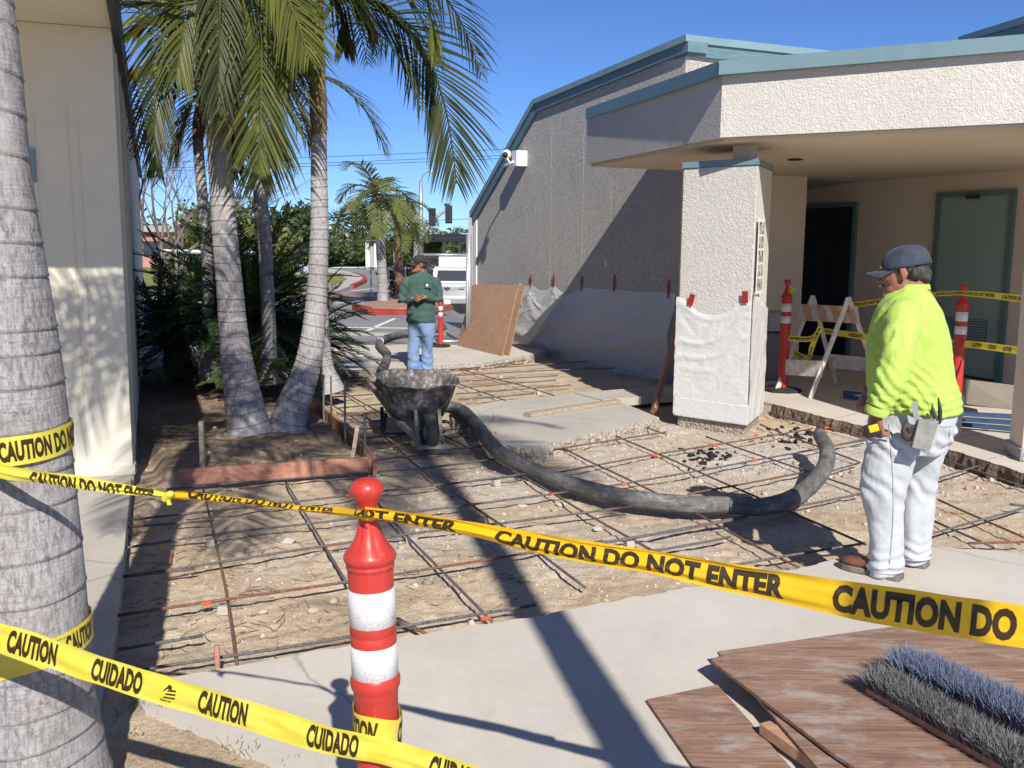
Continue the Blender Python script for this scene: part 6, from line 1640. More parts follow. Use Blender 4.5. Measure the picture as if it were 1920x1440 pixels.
# maker's flag mark: striped wedge with small print
def mark(T, par, px, py, Y):
    u = float(T.Ls[np.argmin(np.linalg.norm(T.A[:, :3] - np.array(at(px, py, Y)), axis=1))]); mb = MB()
    def q(us, vs): b = len(mb.v); mb.v.extend([tuple(T.S(u + a, v, .0011)) for a, v in zip(us, vs)]); mb.f.append(tuple(range(b, b + len(us))))
    for k in range(3):
        v = -.22 + .13 * k; q([.002 + .004 * k, .030, .030, .004 + .004 * k], [v, v + .05, v + .11, v + .06])
    q([.006, .020, .018, .010], [.12, .12, .24, .26]); q([-.002, .008, .006], [-.02, .1, .16])
    mb.build('maker_mark', M_INK, par, recalc=False, world=True)
    V, Fs = text_mesh('MADE IN USA'); tm = MB(); tm.v = [tuple(T.S(u - .004 + x * .0052, -.34 + y * .07, .001)) for x, y in V]; tm.f = Fs; tm.build('lettering', M_INK, par, recalc=False, world=True)
mark(tL, rb_, 306, 1292, 2.055)
tb2 = thing('caution_tape_band', at(58, 1210, 2.55), 'yellow caution tape wound round the big trunk, lower band', 'barrier tape')
trunk_band(56, 1205, 2.55, .159, .22, -3.4, 2.6, ['CAUTION', 'CUIDADO'], .475, 6, tb2, .0335)
tb3 = thing('caution_tape_band', at(705, 1380, 2.03), 'yellow tape with TION lettering wrapped low round the foreground orange post', 'barrier tape')
trunk_band(705, 1372, 2.045, .0505, -.25, -3.5, 2.7, ['CAUTION', 'CUIDADO'], .0, 8, tb3, .031, w=.074, ctr=(lambda z: Vector((DT.x + .03 * (DT.z - z), 2.03, z)))(at(705, 1356, 2.03).z))
tb4 = thing('caution_tape_band', at(535, 818, YB), 'yellow tape reading CUIDADO upside down round the foot of the right twin palm', 'barrier tape')
def band_flip(cx, cy, Y, rad, slope, par, words, w=tw_, th=.047):
    ctr = at(cx, cy, Y); L = []
    for a in np.linspace(3.3, -3.0, 40)[::1]:
        L.append((ctr + Vector((math.cos(a + math.pi) * -rad, -math.sin(a) * rad, 0)) * 1.0 + Vector((0, 0, slope * math.cos(a) * rad)), w, 0, 0))
    t = Tape(L, up0=Vector((0, 0, -1)), seed=3, step=.012, wrinkle=.002); t.build(par, words, .02, .08, .6, th)
band_flip(533, 818, YB + .02, .185, -.28, tb4, ['CAUTION', 'CUIDADO', 'CAUTION', 'CUIDADO'])

# tapes round the barricade in the recess
rt = thing('caution_tape', G(1700, 720), 'yellow tape strung between the shaded posts and the striped barricade under the canopy', 'barrier tape')
Tape([c(1590, 573, 10.8, .06, .3, .2), c(1660, 564, 10.5, .06, .1, .2), c(1740, 553, 10.1, .05, 0, .3), c(1806, 549, d2.y - .06, .045, 0, .3)], seed=11, step=.03).build(rt, ['CAUTION DO NOT ENTER'], 0, .08, .6, .045)
Tape([c(1806, 550, d2.y - .06, .05, 0, .3), c(1860, 554, 9.2, .062, 0, .1), c(1960, 566, 8.7, .07, 0, .1)], seed=12, step=.03).build(rt, ['CAUTION DO NOT ENTER'], 0, .08, .6, .045)
Tape([c(1543, 620, 10.8, .06, .1, .1), c(1590, 627, 10.6, .07, 0, .1), c(1700, 640, 10.1, .07, 0, .05), c(1810, 645, d2.y - .07, .07, 0, .05), c(1915, 658, 8.6, .072, 0, .05)], seed=13, step=.03).build(rt, ['CAUTION', 'CUIDADO'], 0.02, .12, .6, .045)
Tape([c(1478, 634, d3.y - .08, .06, 0, .2), c(1520, 635, 10.6, .06, .1, .2), c(1540, 615, 10.5, .05, .3, .3)], seed=14, step=.03).build(rt, ['CAUTION DO NOT ENTER'], 0.02, .08, .6, .045)
Tape([c(1486, 660, 10.9, .06, .0, .2), c(1514, 672, 10.7, .06, 0, .2), c(1522, 652, 10.6, .055, .9, .2), c(1538, 612, 10.5, .05, .9, .2)], seed=15, step=.03).build(rt, ['CAUTION'], 0.02, .08, .6, .045)
Tape([c(1479, 548, d3.y - .06, .03, 0, .5), c(1486, 541, d3.y - .09, .05, .5, .5), c(1492, 546, d3.y - .1, .04, 1.2, .5)], seed=16, step=.02).build(rt, ['NO'], 0.0, .08, .6, .03)

# ================================================================== HOSE
hs_ = [(at(835, 612, 17.3), .055), (G(800, 625, .06), .055), (G(765, 625, .06), .055), (G(735, 630, .06), .055), (G(712, 641, .06), .06), (G(716, 652, .06), .06), (G(726, 664, .05), .06), (G(722, 682, .05), .06), (G(714, 700, .02), .06), (G(722, 722, -.03), .06), (G(760, 748, -.04), .06), (G(820, 760, .06), .06), (G(862, 768, .07), .06), (G(893, 797, .07), .06), (G(930, 843, .04), .06), (G(990, 877, -.02), .06), (G(1060, 905, -.02), .06), (G(1150, 929, -.02), .06), (G(1260, 944, -.02), .06), (G(1384, 948, -.01), .058)]
hose = thing('concrete_hose', G(1100, 915, -.1), 'long thick grey rubber concrete hose snaking over the steel mat', 'hose')
S = spline([tuple(p) + (r,) for p, r in hs_], 260)
MB().tube([Vector(x[:3]) for x in S], [x[3] for x in S], 18).build('hose_body', M_HOSE, hose, smooth=True, world=True)
for (x, y, z_) in ((712, 641, .06),):
    pp = G(x, y, z_); MB().lathe([(.062, -.05), (.078, -.05), (.08, 0), (.078, .05), (.062, .05)], 16, pp, (.9, .3, 0)).build('coupling', M_GALV, hose, world=True, smooth=False)
hs2 = [(G(1370, 949, -.01), .052), (G(1430, 950, .0), .058), (G(1485, 935, .01), .06), (G(1525, 905, .03), .06), (G(1548, 872, .07), .060), (G(1550, 842, .10), .058), (G(1537, 815, .12), .056)]
S = spline([tuple(p) + (r,) for p, r in hs2], 80)
h2 = MB().tube([Vector(x[:3]) for x in S], [x[3] for x in S], 18, cap=False).build('hose_end', M_HOSE, hose, smooth=True, world=True)
e_ = Vector(S[-1][:3]); dd2 = (Vector(S[-1][:3]) - Vector(S[-4][:3])).normalized()
MB().lathe([(.045, .0), (.057, -.0), (.057, .006), (.045, .004)], 18, e_, dd2).build('hose_lip', M_RUBBER, hose, world=True)
MB().lathe([(.0, -.03), (.046, -.03)], 16, e_, dd2).build('hose_bore', M_BLACK, hose, world=True)

# ================================================================== WHEELBARROW
wb0 = G(806, 850, -.10)
wb = thing('wheelbarrow', wb0, 'dirty steel wheelbarrow crusted with cement standing on the steel mat', 'wheelbarrow', rz=R(17))
tr = MB()
def rect(cx, cy, z, hx, hy, tilt=0, r=.5): return [(cx, cy, z, hx, hy, tilt)]
def rring(cy, z, hx, hy, n=32, p=3.4, tf=0.0):
    out = []
    for j in range(n):
        a = 2 * math.pi * j / n; ca, sa = math.cos(a), math.sin(a)
        x = math.copysign(abs(ca) ** (2 / p), ca) * hx; y = math.copysign(abs(sa) ** (2 / p), sa) * hy
        out.append(Vector((x * (1 + .0 * sa), cy + y, z + tf * (y / hy))))
    return out
R_ = [rring(.55, .565, .345, .46, tf=.012), rring(.55, .560, .325, .44, tf=.012), rring(.58, .40, .290, .39, tf=-.01), rring(.60, .225, .225, .30, tf=-.02), rring(.62, .195, .12, .16, tf=-.02)]
R2 = [rring(.55, .578, .345, .46, tf=.012), rring(.55, .574, .322, .437, tf=.012), rring(.58, .41, .283, .382, tf=-.01), rring(.60, .240, .220, .294, tf=-.02), rring(.62, .212, .12, .16, tf=-.02)]
def skin(mb, rings, flip=False):
    b = len(mb.v); n = len(rings[0])
    for r in rings: mb.v += [tuple(v) for v in r]
    for i in range(len(rings) - 1):
        for j in range(n):
            q = (b + i * n + j, b + i * n + (j + 1) % n, b + (i + 1) * n + (j + 1) % n, b + (i + 1) * n + j); mb.f.append(q[::-1] if flip else q)
    mb.f.append(tuple(b + (len(rings) - 1) * n + j for j in range(n)))
skin(tr, R_); skin(tr, R2, True); n_ = 32
for j in range(n_): tr.f.append((j, (j + 1) % n_, 5 * n_ + (j + 1) % n_, 5 * n_ + j))
def edgewarp(v):
    x, y, z = v
    if z > .5: z -= .03 * max(0, 1 - abs(x) / .2) * (y < .3); z += .008 * math.sin(x * 13 + y * 9)
    return (x, y, z)
tr.v = [edgewarp(v) for v in tr.v]
tr.build('tray', M_BARROW, wb, smooth=True)
for s_ in (-1, 1):
    MB().beam((s_ * .10, .0, .12), (s_ * .20, .55, .22), .035, .045).build('handle', M_STAKEWOOD, wb)
    MB().beam((s_ * .20, .551, .222), (s_ * .31, 1.50, .44), .035, .04).build('handle', M_STAKEWOOD, wb)
    MB().beam((s_ * .105, -.0, .10), (s_ * .10, .10, .36), .03, .012, (0, 1, 0)).build('front_brace', M_STAKEWOOD, wb)
    MB().beam((s_ * .24, .78, .22), (s_ * .26, .86, .0), .03, .02, (0, 1, 0)).build('leg', M_DARKMETAL, wb)
    MB().beam((s_ * .24, 1.0, .24), (s_ * .26, .88, .0), .03, .02, (0, 1, 0)).build('leg', M_DARKMETAL, wb)
MB().beam((-.26, .87, .01), (.26, .87, .01), .03, .02).build('leg_brace', M_DARKMETAL, wb)
wl = MB().lathe([(.06, -.035), (.13, -.052), (.158, -.046), (.168, -.018), (.168, .018), (.158, .046), (.13, .052), (.06, .035)], 30, (0, .03, .17), (1, 0, 0)).build('wheel', simple('dusty_tyre', (.10, .095, .085), .9, .15, 0, .4, 12), wb, smooth=True)
MB().lathe([(.015, -.05), (.06, -.035), (.062, .035), (.015, .05)], 16, (0, .03, .17), (1, 0, 0)).build('hub', M_GALV, wl)
MB().tube([(-.10, .03, .17), (.10, .03, .17)], .009, 8).build('axle', M_DARKMETAL, wb)
MB().beam((-.125, -.10, .075), (.125, -.10, .075), .02, .035).build('nose_bar', M_STAKEWOOD, wb)
for s_ in (-1, 1): MB().beam((s_ * .11, -.10, .078), (s_ * .105, .06, .12), .02, .03).build('nose_arm', M_STAKEWOOD, wb)

# ================================================================== BARRICADES
ba = thing('barricade', G(1535, 742), 'folding A-frame barricade with faded orange stripes under the canopy', 'barricade')
fl, fr_, rl, rr_ = G(1455, 735), G(1519, 747), G(1567, 720), G(1655, 738)
al = at(1524, 555, (fl.y + rl.y) / 2 + .12); ar = at(1591, 558, (fr_.y + rr_.y) / 2 - .25)
M_DIRTYW = simple('dirty_white_wood', (.74, .69, .60), .8, .2, 0, .35, 14, .4, 40, .003, (1, 1, 1), (.50, .44, .36))
for a, b in ((fl, al), (fr_, ar), (rl, al), (rr_, ar)): MB().beam(a, b, .05, .028, (0, 1, .3)).build('leg', M_DIRTYW, ba, world=True, bevel=.004)
def on(a, b, t): return a + (b - a) * t
uA, uB = on(fl, al, .74) + Vector((-.02, -.04, 0)), on(fr_, ar, .72) + Vector((.10, -.04, 0))
lA, lB = on(fl, al, .26) + Vector((-.05, -.04, 0)), on(fr_, ar, .30) + Vector((-.0, -.04, 0))
t0, t1 = at(1500, 570, uA.y), at(1606, 575, uB.y); b0, b1 = at(1497, 600, uA.y - .05), at(1609, 606, uB.y - .05)
nb = (b1 - b0).cross(t0 - b0).normalized(); nb = -nb if nb.y > 0 else nb
MB().extrude([b0, b1, t1, t0], -nb * .02).build('upper_board', M_DIRTYW, ba, world=True, bevel=.003)
for k in range(4):
    u0_, u1_ = .08 + .25 * k, .21 + .25 * k
    q = [b0.lerp(b1, u0_ + .06), b0.lerp(b1, u1_ + .06), t0.lerp(t1, u1_ - .04), t0.lerp(t1, u0_ - .04)]
    MB().extrude([x + nb * .003 for x in q], -nb * .0025).build('stripe', simple('faded_orange_paint', (.62, .25, .07), .8, .2, 0, .4, 18, .1, 40, .003, (1, 1, 1), (.55, .42, .30)), ba, world=True)
MB().extrude([lA + Vector((0, 0, -.09)), lB + Vector((0, 0, -.09)), lB + Vector((0, 0, .09)), lA + Vector((0, 0, .09))], Vector((0, .02, 0))).build('lower_board', M_DIRTYW, ba, world=True, bevel=.003)
# second barricade, low pale board behind
b2 = thing('barricade', G(1850, 800), 'second barricade with a plain pale lower board between the orange post and the pier', 'barricade')
q0, q1 = at(1813, 712, 8.75), at(1912, 724, 8.35); q2, q3 = at(1907, 770, 8.35), at(1812, 758, 8.75)
MB().extrude([q3, q2, q1, q0], Vector((.0, .02, 0))).build('lower_board', M_LUMBER if False else simple('pale_ply', (.56, .49, .38), .8, .2, 0, .15, 4), b2, world=True, bevel=.003)
MB().extrude([at(1797, 743, 8.55), at(1809, 744, 8.55), at(1803, 800, 8.45), at(1793, 868, 8.2), at(1786, 874, 8.2), at(1783, 862, 8.2), at(1787, 800, 8.4)], Vector((.0, .03, 0))).build('leg', simple('pale_ply2', (.62, .57, .46), .8, .2, 0, .15, 4), b2, world=True)
MB().ellip(at(1782, 815, 8.6), (.045, 0, 0), (0, .03, 0), (0, 0, .17)).build('weight', M_GREY, b2, world=True, smooth=True)
b3 = thing('low_board', G(1600, 700), 'low white board standing in the shade behind the striped barricade', 'board')
MB().extrude([at(1556, 664, 11.3), at(1640, 672, 11.0), at(1640, 698, 11.0), at(1560, 690, 11.3)], Vector((.0, .03, 0))).build('panel', M_DIRTYW, b3, world=True)
for px in (1562, 1632): MB().beam(G(px, 712), at(px, 690, G(px, 712).y), .04, .03, (0, 1, 0)).build('leg', M_DIRTYW, b3, world=True)
# blue bundle, pipe, grey moulded object
bp = thing('blue_strut_bundle', G(1870, 780), 'bundle of long blue steel struts lying on the shaded walk at the right', 'steel bundle')
for k in range(6):
    a = G(1800, 775 + k * 5, .02); b = G(1935, 782 + k * 6, .02); MB().beam(a + Vector((0, 0, .02 * (k % 2))), b + Vector((0, 0, .02 * (k % 2))), .04, .035).build('strut', M_PIPEBLUE, bp, world=True)
bp = thing('blue_strut_bundle', G(1605, 738), 'short stack of blue struts on the walk behind the man in the yellow shirt', 'steel bundle')
for k in range(4):
    a = G(1582, 735 + k * 3, .02); b = G(1650, 742 + k * 3, .02); MB().beam(a, b, .035, .03).build('strut', M_PIPEBLUE, bp, world=True)
a, b = G(1441, 724, .02), G(1507, 731, .02); MB().tube([a, b], .03, 10).build('grey_pipe', M_GREY, smooth=True, label='short grey pipe lying on the walk below the barricade', cat='pipe')
gm = thing('moulded_panel', G(1452, 712), 'grey moulded plastic equipment with round holes half hidden by the column', 'equipment')
mb = MB(); mb.prism([(-.16, -.2), (.12, -.2), (.12, .2), (-.16, .2)], .62, .86); mb.build('head', M_GREY, gm, bevel=.03)
mb = MB(); pts = [(.11, 0, .6), (.14, 0, .4), (.04, 0, .0), (-.2, 0, 0), (-.2, 0, .6)]; mb.extrude([Vector((x, y - .1, z)) for x, y, z in pts], Vector((0, .2, 0))); mb.build('shell', simple('mid_grey_plastic', (.20, .20, .20), .5, .3), gm, bevel=.02)
for (x, z) in ((-.05, .5), (.04, .33)): MB().lathe([(.0, 0), (.045, 0), (.045, .01)][1:], 14, (x, -.104, z), (0, -1, 0)).build('hole', M_BLACK, gm)

# ================================================================== FOREGROUND PLYWOOD AND BROOMS
def sheet(px, z, th, m, name, label, warp=.0):
    P = [G(x, y, z + th) for x, y in px]
    mb = MB(); mb.prism([(p.x, p.y) for p in P], z, z + th); return mb.build(name, m, label=label, cat='plywood sheet', bevel=.002)
def psheet(px, z, th, label, m=M_PLY, rz=0):
    P = [G(x, y, z + th) for x, y in px]; c_ = sum(P, Vector()) / len(P); o = MB().prism([(p.x, p.y) for p in P], z, z + th).build('plywood_sheet', m, label=label, cat='plywood sheet', bevel=.002); return o
psheet([(1212, 1311), (1345, 1283), (1520, 1480), (1330, 1480)], .004, .012, 'lowest weathered plywood sheet poking out at the lower left of the pile')
psheet([(1345, 1221), (1690, 1172), (2300, 1330), (2300, 1700), (1680, 1610)], .062, .012, 'underside plywood sheet just below the top one of the pile')
psheet([(1333, 1237), (1352, 1228), (1650, 1180), (1790, 1160), (2300, 1290), (2300, 1720), (1790, 1540), (1605, 1440), (1555, 1407)], .082, .014, 'large top plywood sheet carrying the blue brooms, stained and weathered')
a, b = G(1424, 1356, .06), G(1600, 1475, .06); d = (b - a).normalized(); n = Vector((-d.y, d.x, 0))
MB().extrude([a - n * .0 + Vector((0, 0, 0)), a + n * .045, b + n * .055, b - n * .01], Vector((0, 0, -.040))).build('timber_offcut', M_LUMBER, label='fresh pinkish timber offcut resting on the lowest plywood sheet', cat='board', bevel=.002)
a, b = G(1870, 1316, .099), G(2050, 1290, .099); d = (b - a).normalized(); n = Vector((-d.y, d.x, 0))
MB().extrude([a - n * .03, a + n * .03, b + n * .03, b - n * .03], Vector((0, 0, .022))).build('timber_offcut', M_LUMBER, label='small timber offcut behind the brooms at the right edge', cat='board', bevel=.002)
def broom(a, b, w, h, m, label, seed, lean):
    """block lying on its back, bristles up; a,b ends of the block"""
    r_ = np.random.default_rng(seed); a = Vector(a); b = Vector(b); d = (b - a); L = d.length; d.normalize(); n = Vector((-d.y, d.x, 0))
    o = thing('push_broom', (a + b) / 2, label, 'broom')
    MB().box((a + b) / 2 + Vector((0, 0, .012)), (L, w, .024), d, n, (0, 0, 1)).build('block', M_FORM2, o, world=True, bevel=.004)
    mb = MB(); nT = int(L / .010); nW = 8
    for i in range(nT):
        for j in range(nW):
            base = a + d * ((i + .5) / nT * L) + n * ((j + .5) / nW - .5) * w * .92 + Vector((0, 0, .022))
            for k in range(9):
                out = n * (((j + .5) / nW - .5) * .7 + r_.normal() * .15) + d * (r_.normal() * .17 + (.35 if i < 3 else 0) * -1 + (.35 if i > nT - 4 else 0)) + Vector((0, 0, 1)) + Vector(lean)
                out.normalize(); hh_ = h * r_.uniform(.86, 1.08); q = base + n * r_.normal() * .003 + d * r_.normal() * .003
                sd = out.cross(Vector((r_.normal(), r_.normal(), r_.normal()))).normalized() * .0017
                mid_ = q + out * hh_ * .55; tip = q + (out + Vector((r_.normal(), r_.normal(), 0)) * .12).normalized() * hh_
                b_ = len(mb.v); mb.v += [tuple(q - sd), tuple(q + sd), tuple(mid_ + sd), tuple(mid_ - sd), tuple(tip)]
                mb.f += [(b_, b_ + 1, b_ + 2, b_ + 3), (b_ + 3, b_ + 2, b_ + 4)]
    mb.build('bristles', m, o, world=True, recalc=False, kind='stuff')
    return o
z_ = .097
broom(G(1640, 1297, z_), G(1925, 1462, z_), .085, .085, M_BRISTLE_G, 'grey push broom head lying bristles up, the nearer of the two', 3, (-.15, -.1, 0))
broom(G(1690, 1275, z_), G(1995, 1418, z_), .095, .115, M_BRISTLE, 'blue push broom head lying bristles up, the further of the two', 4, (0, .05, 0))

# ================================================================== PEOPLE
def hand(mb, w, d, pn, th_side, s=1.0, curl=.5, spreadf=.12):
    """palm and five fingers; w wrist, d direction, pn palm normal, th_side thumb side"""
    w = Vector(w); d = Vector(d).normalized(); pn = Vector(pn); pn = (pn - d * pn.dot(d)).normalized(); t = Vector(th_side); t = (t - d * t.dot(d) - pn * t.dot(pn)).normalized()
    mb.limb([w - d * .02 * s, w + d * .02 * s, w + d * .055 * s, w + d * .09 * s], [(.026 * s, .020 * s), (.034 * s, .018 * s), (.040 * s, .017 * s), (.038 * s, .014 * s)], ref=t, n=12)
    for k, (o, L) in enumerate(((.028, .070), (.010, .078), (-.009, .073), (-.027, .058))):
        p = w + d * (.085 - .004 * abs(k - 1)) * s + t * o * s; dd = (d + t * (spreadf * (1.2 - k * .8))).normalized(); pts = [p - d * .02 * s, p]; c_ = curl * (1 + .12 * k)
        for q, f in enumerate((.45, .3, .25)):
            ang = c_ * (.5 + .9 * q); v = (dd * math.cos(ang) + pn * math.sin(ang)).normalized(); p = p + v * L * f * s; pts.append(p)
        mb.tube(pts, [.0105 * s, .0105 * s, .0098 * s, .009 * s, .0072 * s], 8)
    p = w + d * .03 * s + t * .03 * s; v = (d * .75 + t * .6 + pn * .35).normalized(); p2 = p + v * .04 * s; v2_ = (d * .9 + t * .15 + pn * (.4 + curl * .5)).normalized(); p3 = p2 + v2_ * .032 * s
    mb.tube([p - v * .02 * s, p, p2, p3], [.012 * s, .0135 * s, .0115 * s, .0085 * s], 8)
def head(mb, c, F_, U_, s=1.0, ears=True, fat=0.0):
    F_ = Vector(F_).normalized(); U_ = Vector(U_); U_ = (U_ - F_ * U_.dot(F_)).normalized(); S_ = F_.cross(U_); c = Vector(c)
    P = lambda f, l, u: c + F_ * f * s + S_ * l * s + U_ * u * s
    E = lambda p, a, b, d: mb.ellip(p, F_ * a * s, S_ * b * s, U_ * d * s, 18, 12)
    E(P(-.012, 0, .035), .098, .078, .092); E(P(.035, 0, -.005), .062, .066 + fat * .5, .085); E(P(.046, 0, -.072), .045 + fat, .050 + fat, .040); E(P(.012, 0, -.06), .060 + fat, .060 + fat, .050)
    mb.limb([P(.085, 0, .032), P(.103, 0, .0), P(.116, 0, -.022)], [(.009 * s, .009 * s), (.012 * s, .012 * s), (.013 * s, .017 * s)], ref=F_, n=10)      # nose
    E(P(.100, .012, -.026), .010, .009, .008); E(P(.100, -.012, -.026), .010, .009, .008)
    E(P(.091, 0, .040), .014, .050, .010); E(P(.094, 0, -.052), .012, .024, .007); E(P(.090, 0, -.063), .013, .022, .007); E(P(.085, 0, -.088), .020, .024, .018)
    for sg in (-1, 1):
        E(P(.070, sg * .040, -.008), .022, .022, .020); E(P(.083, sg * .032, .022), .011, .014, .010)
        if ears: E(P(-.012, sg * (.080 + fat * .3), -.004), .018, .008, .032); E(P(-.005, sg * (.084 + fat * .3), .010), .011, .006, .014); E(P(-.008, sg * (.080 + fat * .3), -.030), .010, .007, .012)
    return P, F_, S_, U_
def cap(par, P, F_, S_, U_, s, m, z0=.035, tilt=.0):
    mb = MB(); rings = []
    for i in range(9):
        ph = math.pi / 2 * i / 8; r = max(math.cos(ph) ** .75, .03); h = math.sin(ph)
        rings.append((P(-.014 - .010 * h, 0, z0 + .092 * h), F_ * .110 * r * s, S_ * .090 * r * s))
    rings = [(P(-.014, 0, z0 - .012), F_ * .108 * s, S_ * .089 * s)] + rings
    mb.loft(rings, 28); mb.build('cap_crown', m, par, smooth=True)
    br = MB(); n = 18; up_, dn = [], []
    for side, dz_ in ((0, .004), (1, -.002)):
        for i in range(n + 1):
            a = -1.15 + 2.3 * i / n
            for q, (rf, ex) in enumerate(((.100, 0), (.135, .02), (.168, .045), (.182, .052))):
                k = math.cos(a * .82); f = -.014 + .105 * math.cos(a) + ex * 1.55 * k ** .7; l = (.088 + .003 * q) * math.sin(a) * (1 - .03 * q); drop = -.016 * (math.sin(a) ** 2) * (1 + q * .5) - .004 * q + tilt * ex * 3
                br.v.append(tuple(P(f, l, z0 - .006 + drop + dz_)))
    for side in (0, 1):
        for i in range(n):
            for q in range(3):
                k = side * (n + 1) * 4 + i * 4 + q; br.f.append((k, k + 4, k + 5, k + 1) if side == 0 else (k, k + 1, k + 5, k + 4))
    o_ = (n + 1) * 4
    for i in range(n): br.f.append((i * 4 + 3, i * 4 + 7, o_ + i * 4 + 7, o_ + i * 4 + 3))
    for e_ in (0, n):
        for q in range(3): br.f.append((e_ * 4 + q, e_ * 4 + q + 1, o_ + e_ * 4 + q + 1, o_ + e_ * 4 + q))
    br.build('cap_brim', m, par, smooth=True)
    MB().ellip(P(-.024, 0, z0 + .093), F_ * .008, S_ * .008, U_ * .005, 8, 5).build('cap_button', m, par)
def boot(par, heel, toe, s=1.0, m=M_BOOT, hgt=.12):
    heel = Vector(heel); toe = Vector(toe); d = (toe - heel).normalized(); L = (toe - heel).length; sd = d.cross(Vector((0, 0, 1)))
    R_ = lambda t, w, z0, z1: (heel + d * L * t + Vector((0, 0, (z0 + z1) / 2)), sd * w * s, Vector((0, 0, (z1 - z0) / 2)))
    mb = MB(); mb.loft([R_(.02, .030, .03, .09), R_(.10, .041, .025, .125), R_(.26, .044, .025, .135), R_(.42, .046, .025, .110), R_(.58, .051, .025, .085), R_(.75, .053, .025, .072), R_(.90, .045, .025, .062), R_(.985, .022, .028, .046)], 18, 2.3)
    mb.limb([heel + d * L * .22 + Vector((0, 0, .08)), heel + d * L * .2 + Vector((0, 0, hgt + .06))], [(.05, .045), (.05, .046)], ref=d)
    u = mesh_obj('boot', remesh(mb, .008, 2, lambda p, n: .0022 * fbm(p * 38, 3, 5)), m, par)
    so_ = MB(); o2 = [(t, w) for t, w in ((-.01, .030), (.04, .043), (.2, .046), (.38, .042), (.55, .053), (.75, .057), (.9, .048), (1.01, .026))]
    pts = [heel + d * L * t + sd * w * s for t, w in o2] + [heel + d * L * t - sd * w * s for t, w in o2[::-1]]
    so_.prism([(p.x, p.y) for p in pts], heel.z, heel.z + .03); so_.build('sole', M_SOLE, u, bevel=.004)
    for k in range(4):
        c_ = heel + d * L * (.36 + .06 * k) + Vector((0, 0, .121 - .011 * k)); MB().tube([c_ - sd * .02, c_ + Vector((0, 0, .003)), c_ + sd * .02], .0025, 5).build('lace', M_STAKEWOOD, u)
    return u

# ---------------------------------------------------------------- man in the neon shirt
base = G(1690, 1072)
mn = thing('person', base, 'stout man in neon yellow long-sleeved shirt, pale jeans and slate cap, facing left', 'person', None, R(-22))
def L2(px, py, y=0.0): return Vector(((px - 1690 - .064 * (1070 - py)) / 399, y, (1070 - py) / 370))
def ringL(py, x0, x1, ry, y=0.0):
    a = L2(x0, py, y); b = L2(x1, py, y); return ((a + b) / 2, (b - a) / 2, Vector((0, ry, 0)))
HF = Vector((-.96, .12, -.20)); HU = Vector((-.06, 0, 1))
# hidden body, head, neck, hands: one skin
bd_ = MB()
Phd = head(bd_, L2(1692, 504, -.02), HF, HU, 1.03, True, .008)
bd_.limb([L2(1705, 520, -.01), L2(1712, 548, 0), L2(1712, 575, 0)], [(.075, .078), (.082, .085), (.10, .11)], ref=(1, 0, 0))
bd_.loft([ringL(985 - 180, 1650, 1780, .14), ringL(740, 1655, 1780, .16), ringL(660, 1645, 1765, .17), ringL(590, 1660, 1755, .19), ringL(555, 1690, 1745, .1)], 20)
sh, el, wr = L2(1692, 588, -.205), L2(1674, 688, -.335), L2(1644, 746, -.335)
bd_.limb([sh, el, wr], [.05, .045, .028])
hand(bd_, L2(1644, 750, -.335), L2(1650, 800, -.31) - L2(1644, 750, -.335), Vector((.7, .7, 0)), Vector((-.9, .2, 0)), 1.05, .85)
sh2, el2, wr2 = L2(1705, 588, .215), L2(1670, 685, .27), L2(1622, 735, .12)
bd_.limb([sh2, el2, wr2], [.05, .045, .028])
hand(bd_, wr2, Vector((-.25, -.6, -.55)), Vector((.7, .3, -.3)), Vector((-.2, -.3, .9)), 1.0, .8)
for (hx, hy, kx, ax, y) in ((1670, 800, 1655, 1662, -.11), (1735, 800, 1722, 1716, .11)): bd_.limb([L2(hx, 790, y), L2(kx, 920, y), L2(ax, 1052, y)], [.08, .055, .038])
mesh_obj('body', remesh(bd_, .0062, 3, lambda p, n: .0007 * fbm(p * 90, 2, 3)), M_SKIN, mn)
P, F_, S_, U_ = Phd
cap(mn, P, F_, S_, U_, 1.06, M_CAPBLUE, .034, .03)
MB().box(P(-.125, 0, .030), (.008, .05, .02), F_, S_, U_).build('cap_strap', M_CAPBLUE, mn, bevel=.003)
hb_ = MB(); hb_.ellip(P(-.060, 0, -.012), F_ * .062, S_ * .082, U_ * .052, 18, 12); hb_.ellip(P(-.090, 0, -.030), F_ * .035, S_ * .060, U_ * .040); hb_.ellip(P(-.01, -.077, .012), F_ * .03, S_ * .008, U_ * .022); hb_.ellip(P(-.01, .077, .012), F_ * .03, S_ * .008, U_ * .022)
mesh_obj('hair', remesh(hb_, .005, 1, lambda p, n: .006 * fbm(p * np.array([60, 60, 25]), 3, 8)), M_HAIR, mn)
be = MB(); be.ellip(P(.088, 0, -.098), F_ * .022, S_ * .026, U_ * .026, 14, 10); be.ellip(P(.106, 0, -.046), F_ * .010, S_ * .028, U_ * .007, 10, 6)
mesh_obj('beard', remesh(be, .004, 1, lambda p, n: .004 * fbm(p * 80, 3, 6)), M_BEARD, mn)
for sg in (-1, 1):
    MB().ellip(P(.092, sg * .032, .012), F_ * .008, S_ * .010, U_ * .005, 10, 6).build('eye', M_BLACK, mn, smooth=True)
    MB().tube([P(.098, sg * .030, .028), P(.100, sg * .052, .018), P(.098, sg * .048, -.004), P(.103, sg * .026, -.006), P(.104, sg * .012, .01), P(.098, sg * .030, .028)], .0016, 5).build('spectacle_rim', M_DARKMETAL, mn)
    MB().tube([P(.098, sg * .054, .018), P(.04, sg * .078, .018), P(-.01, sg * .083, .014)], .0017, 5).build('spectacle_arm', M_DARKMETAL, mn)
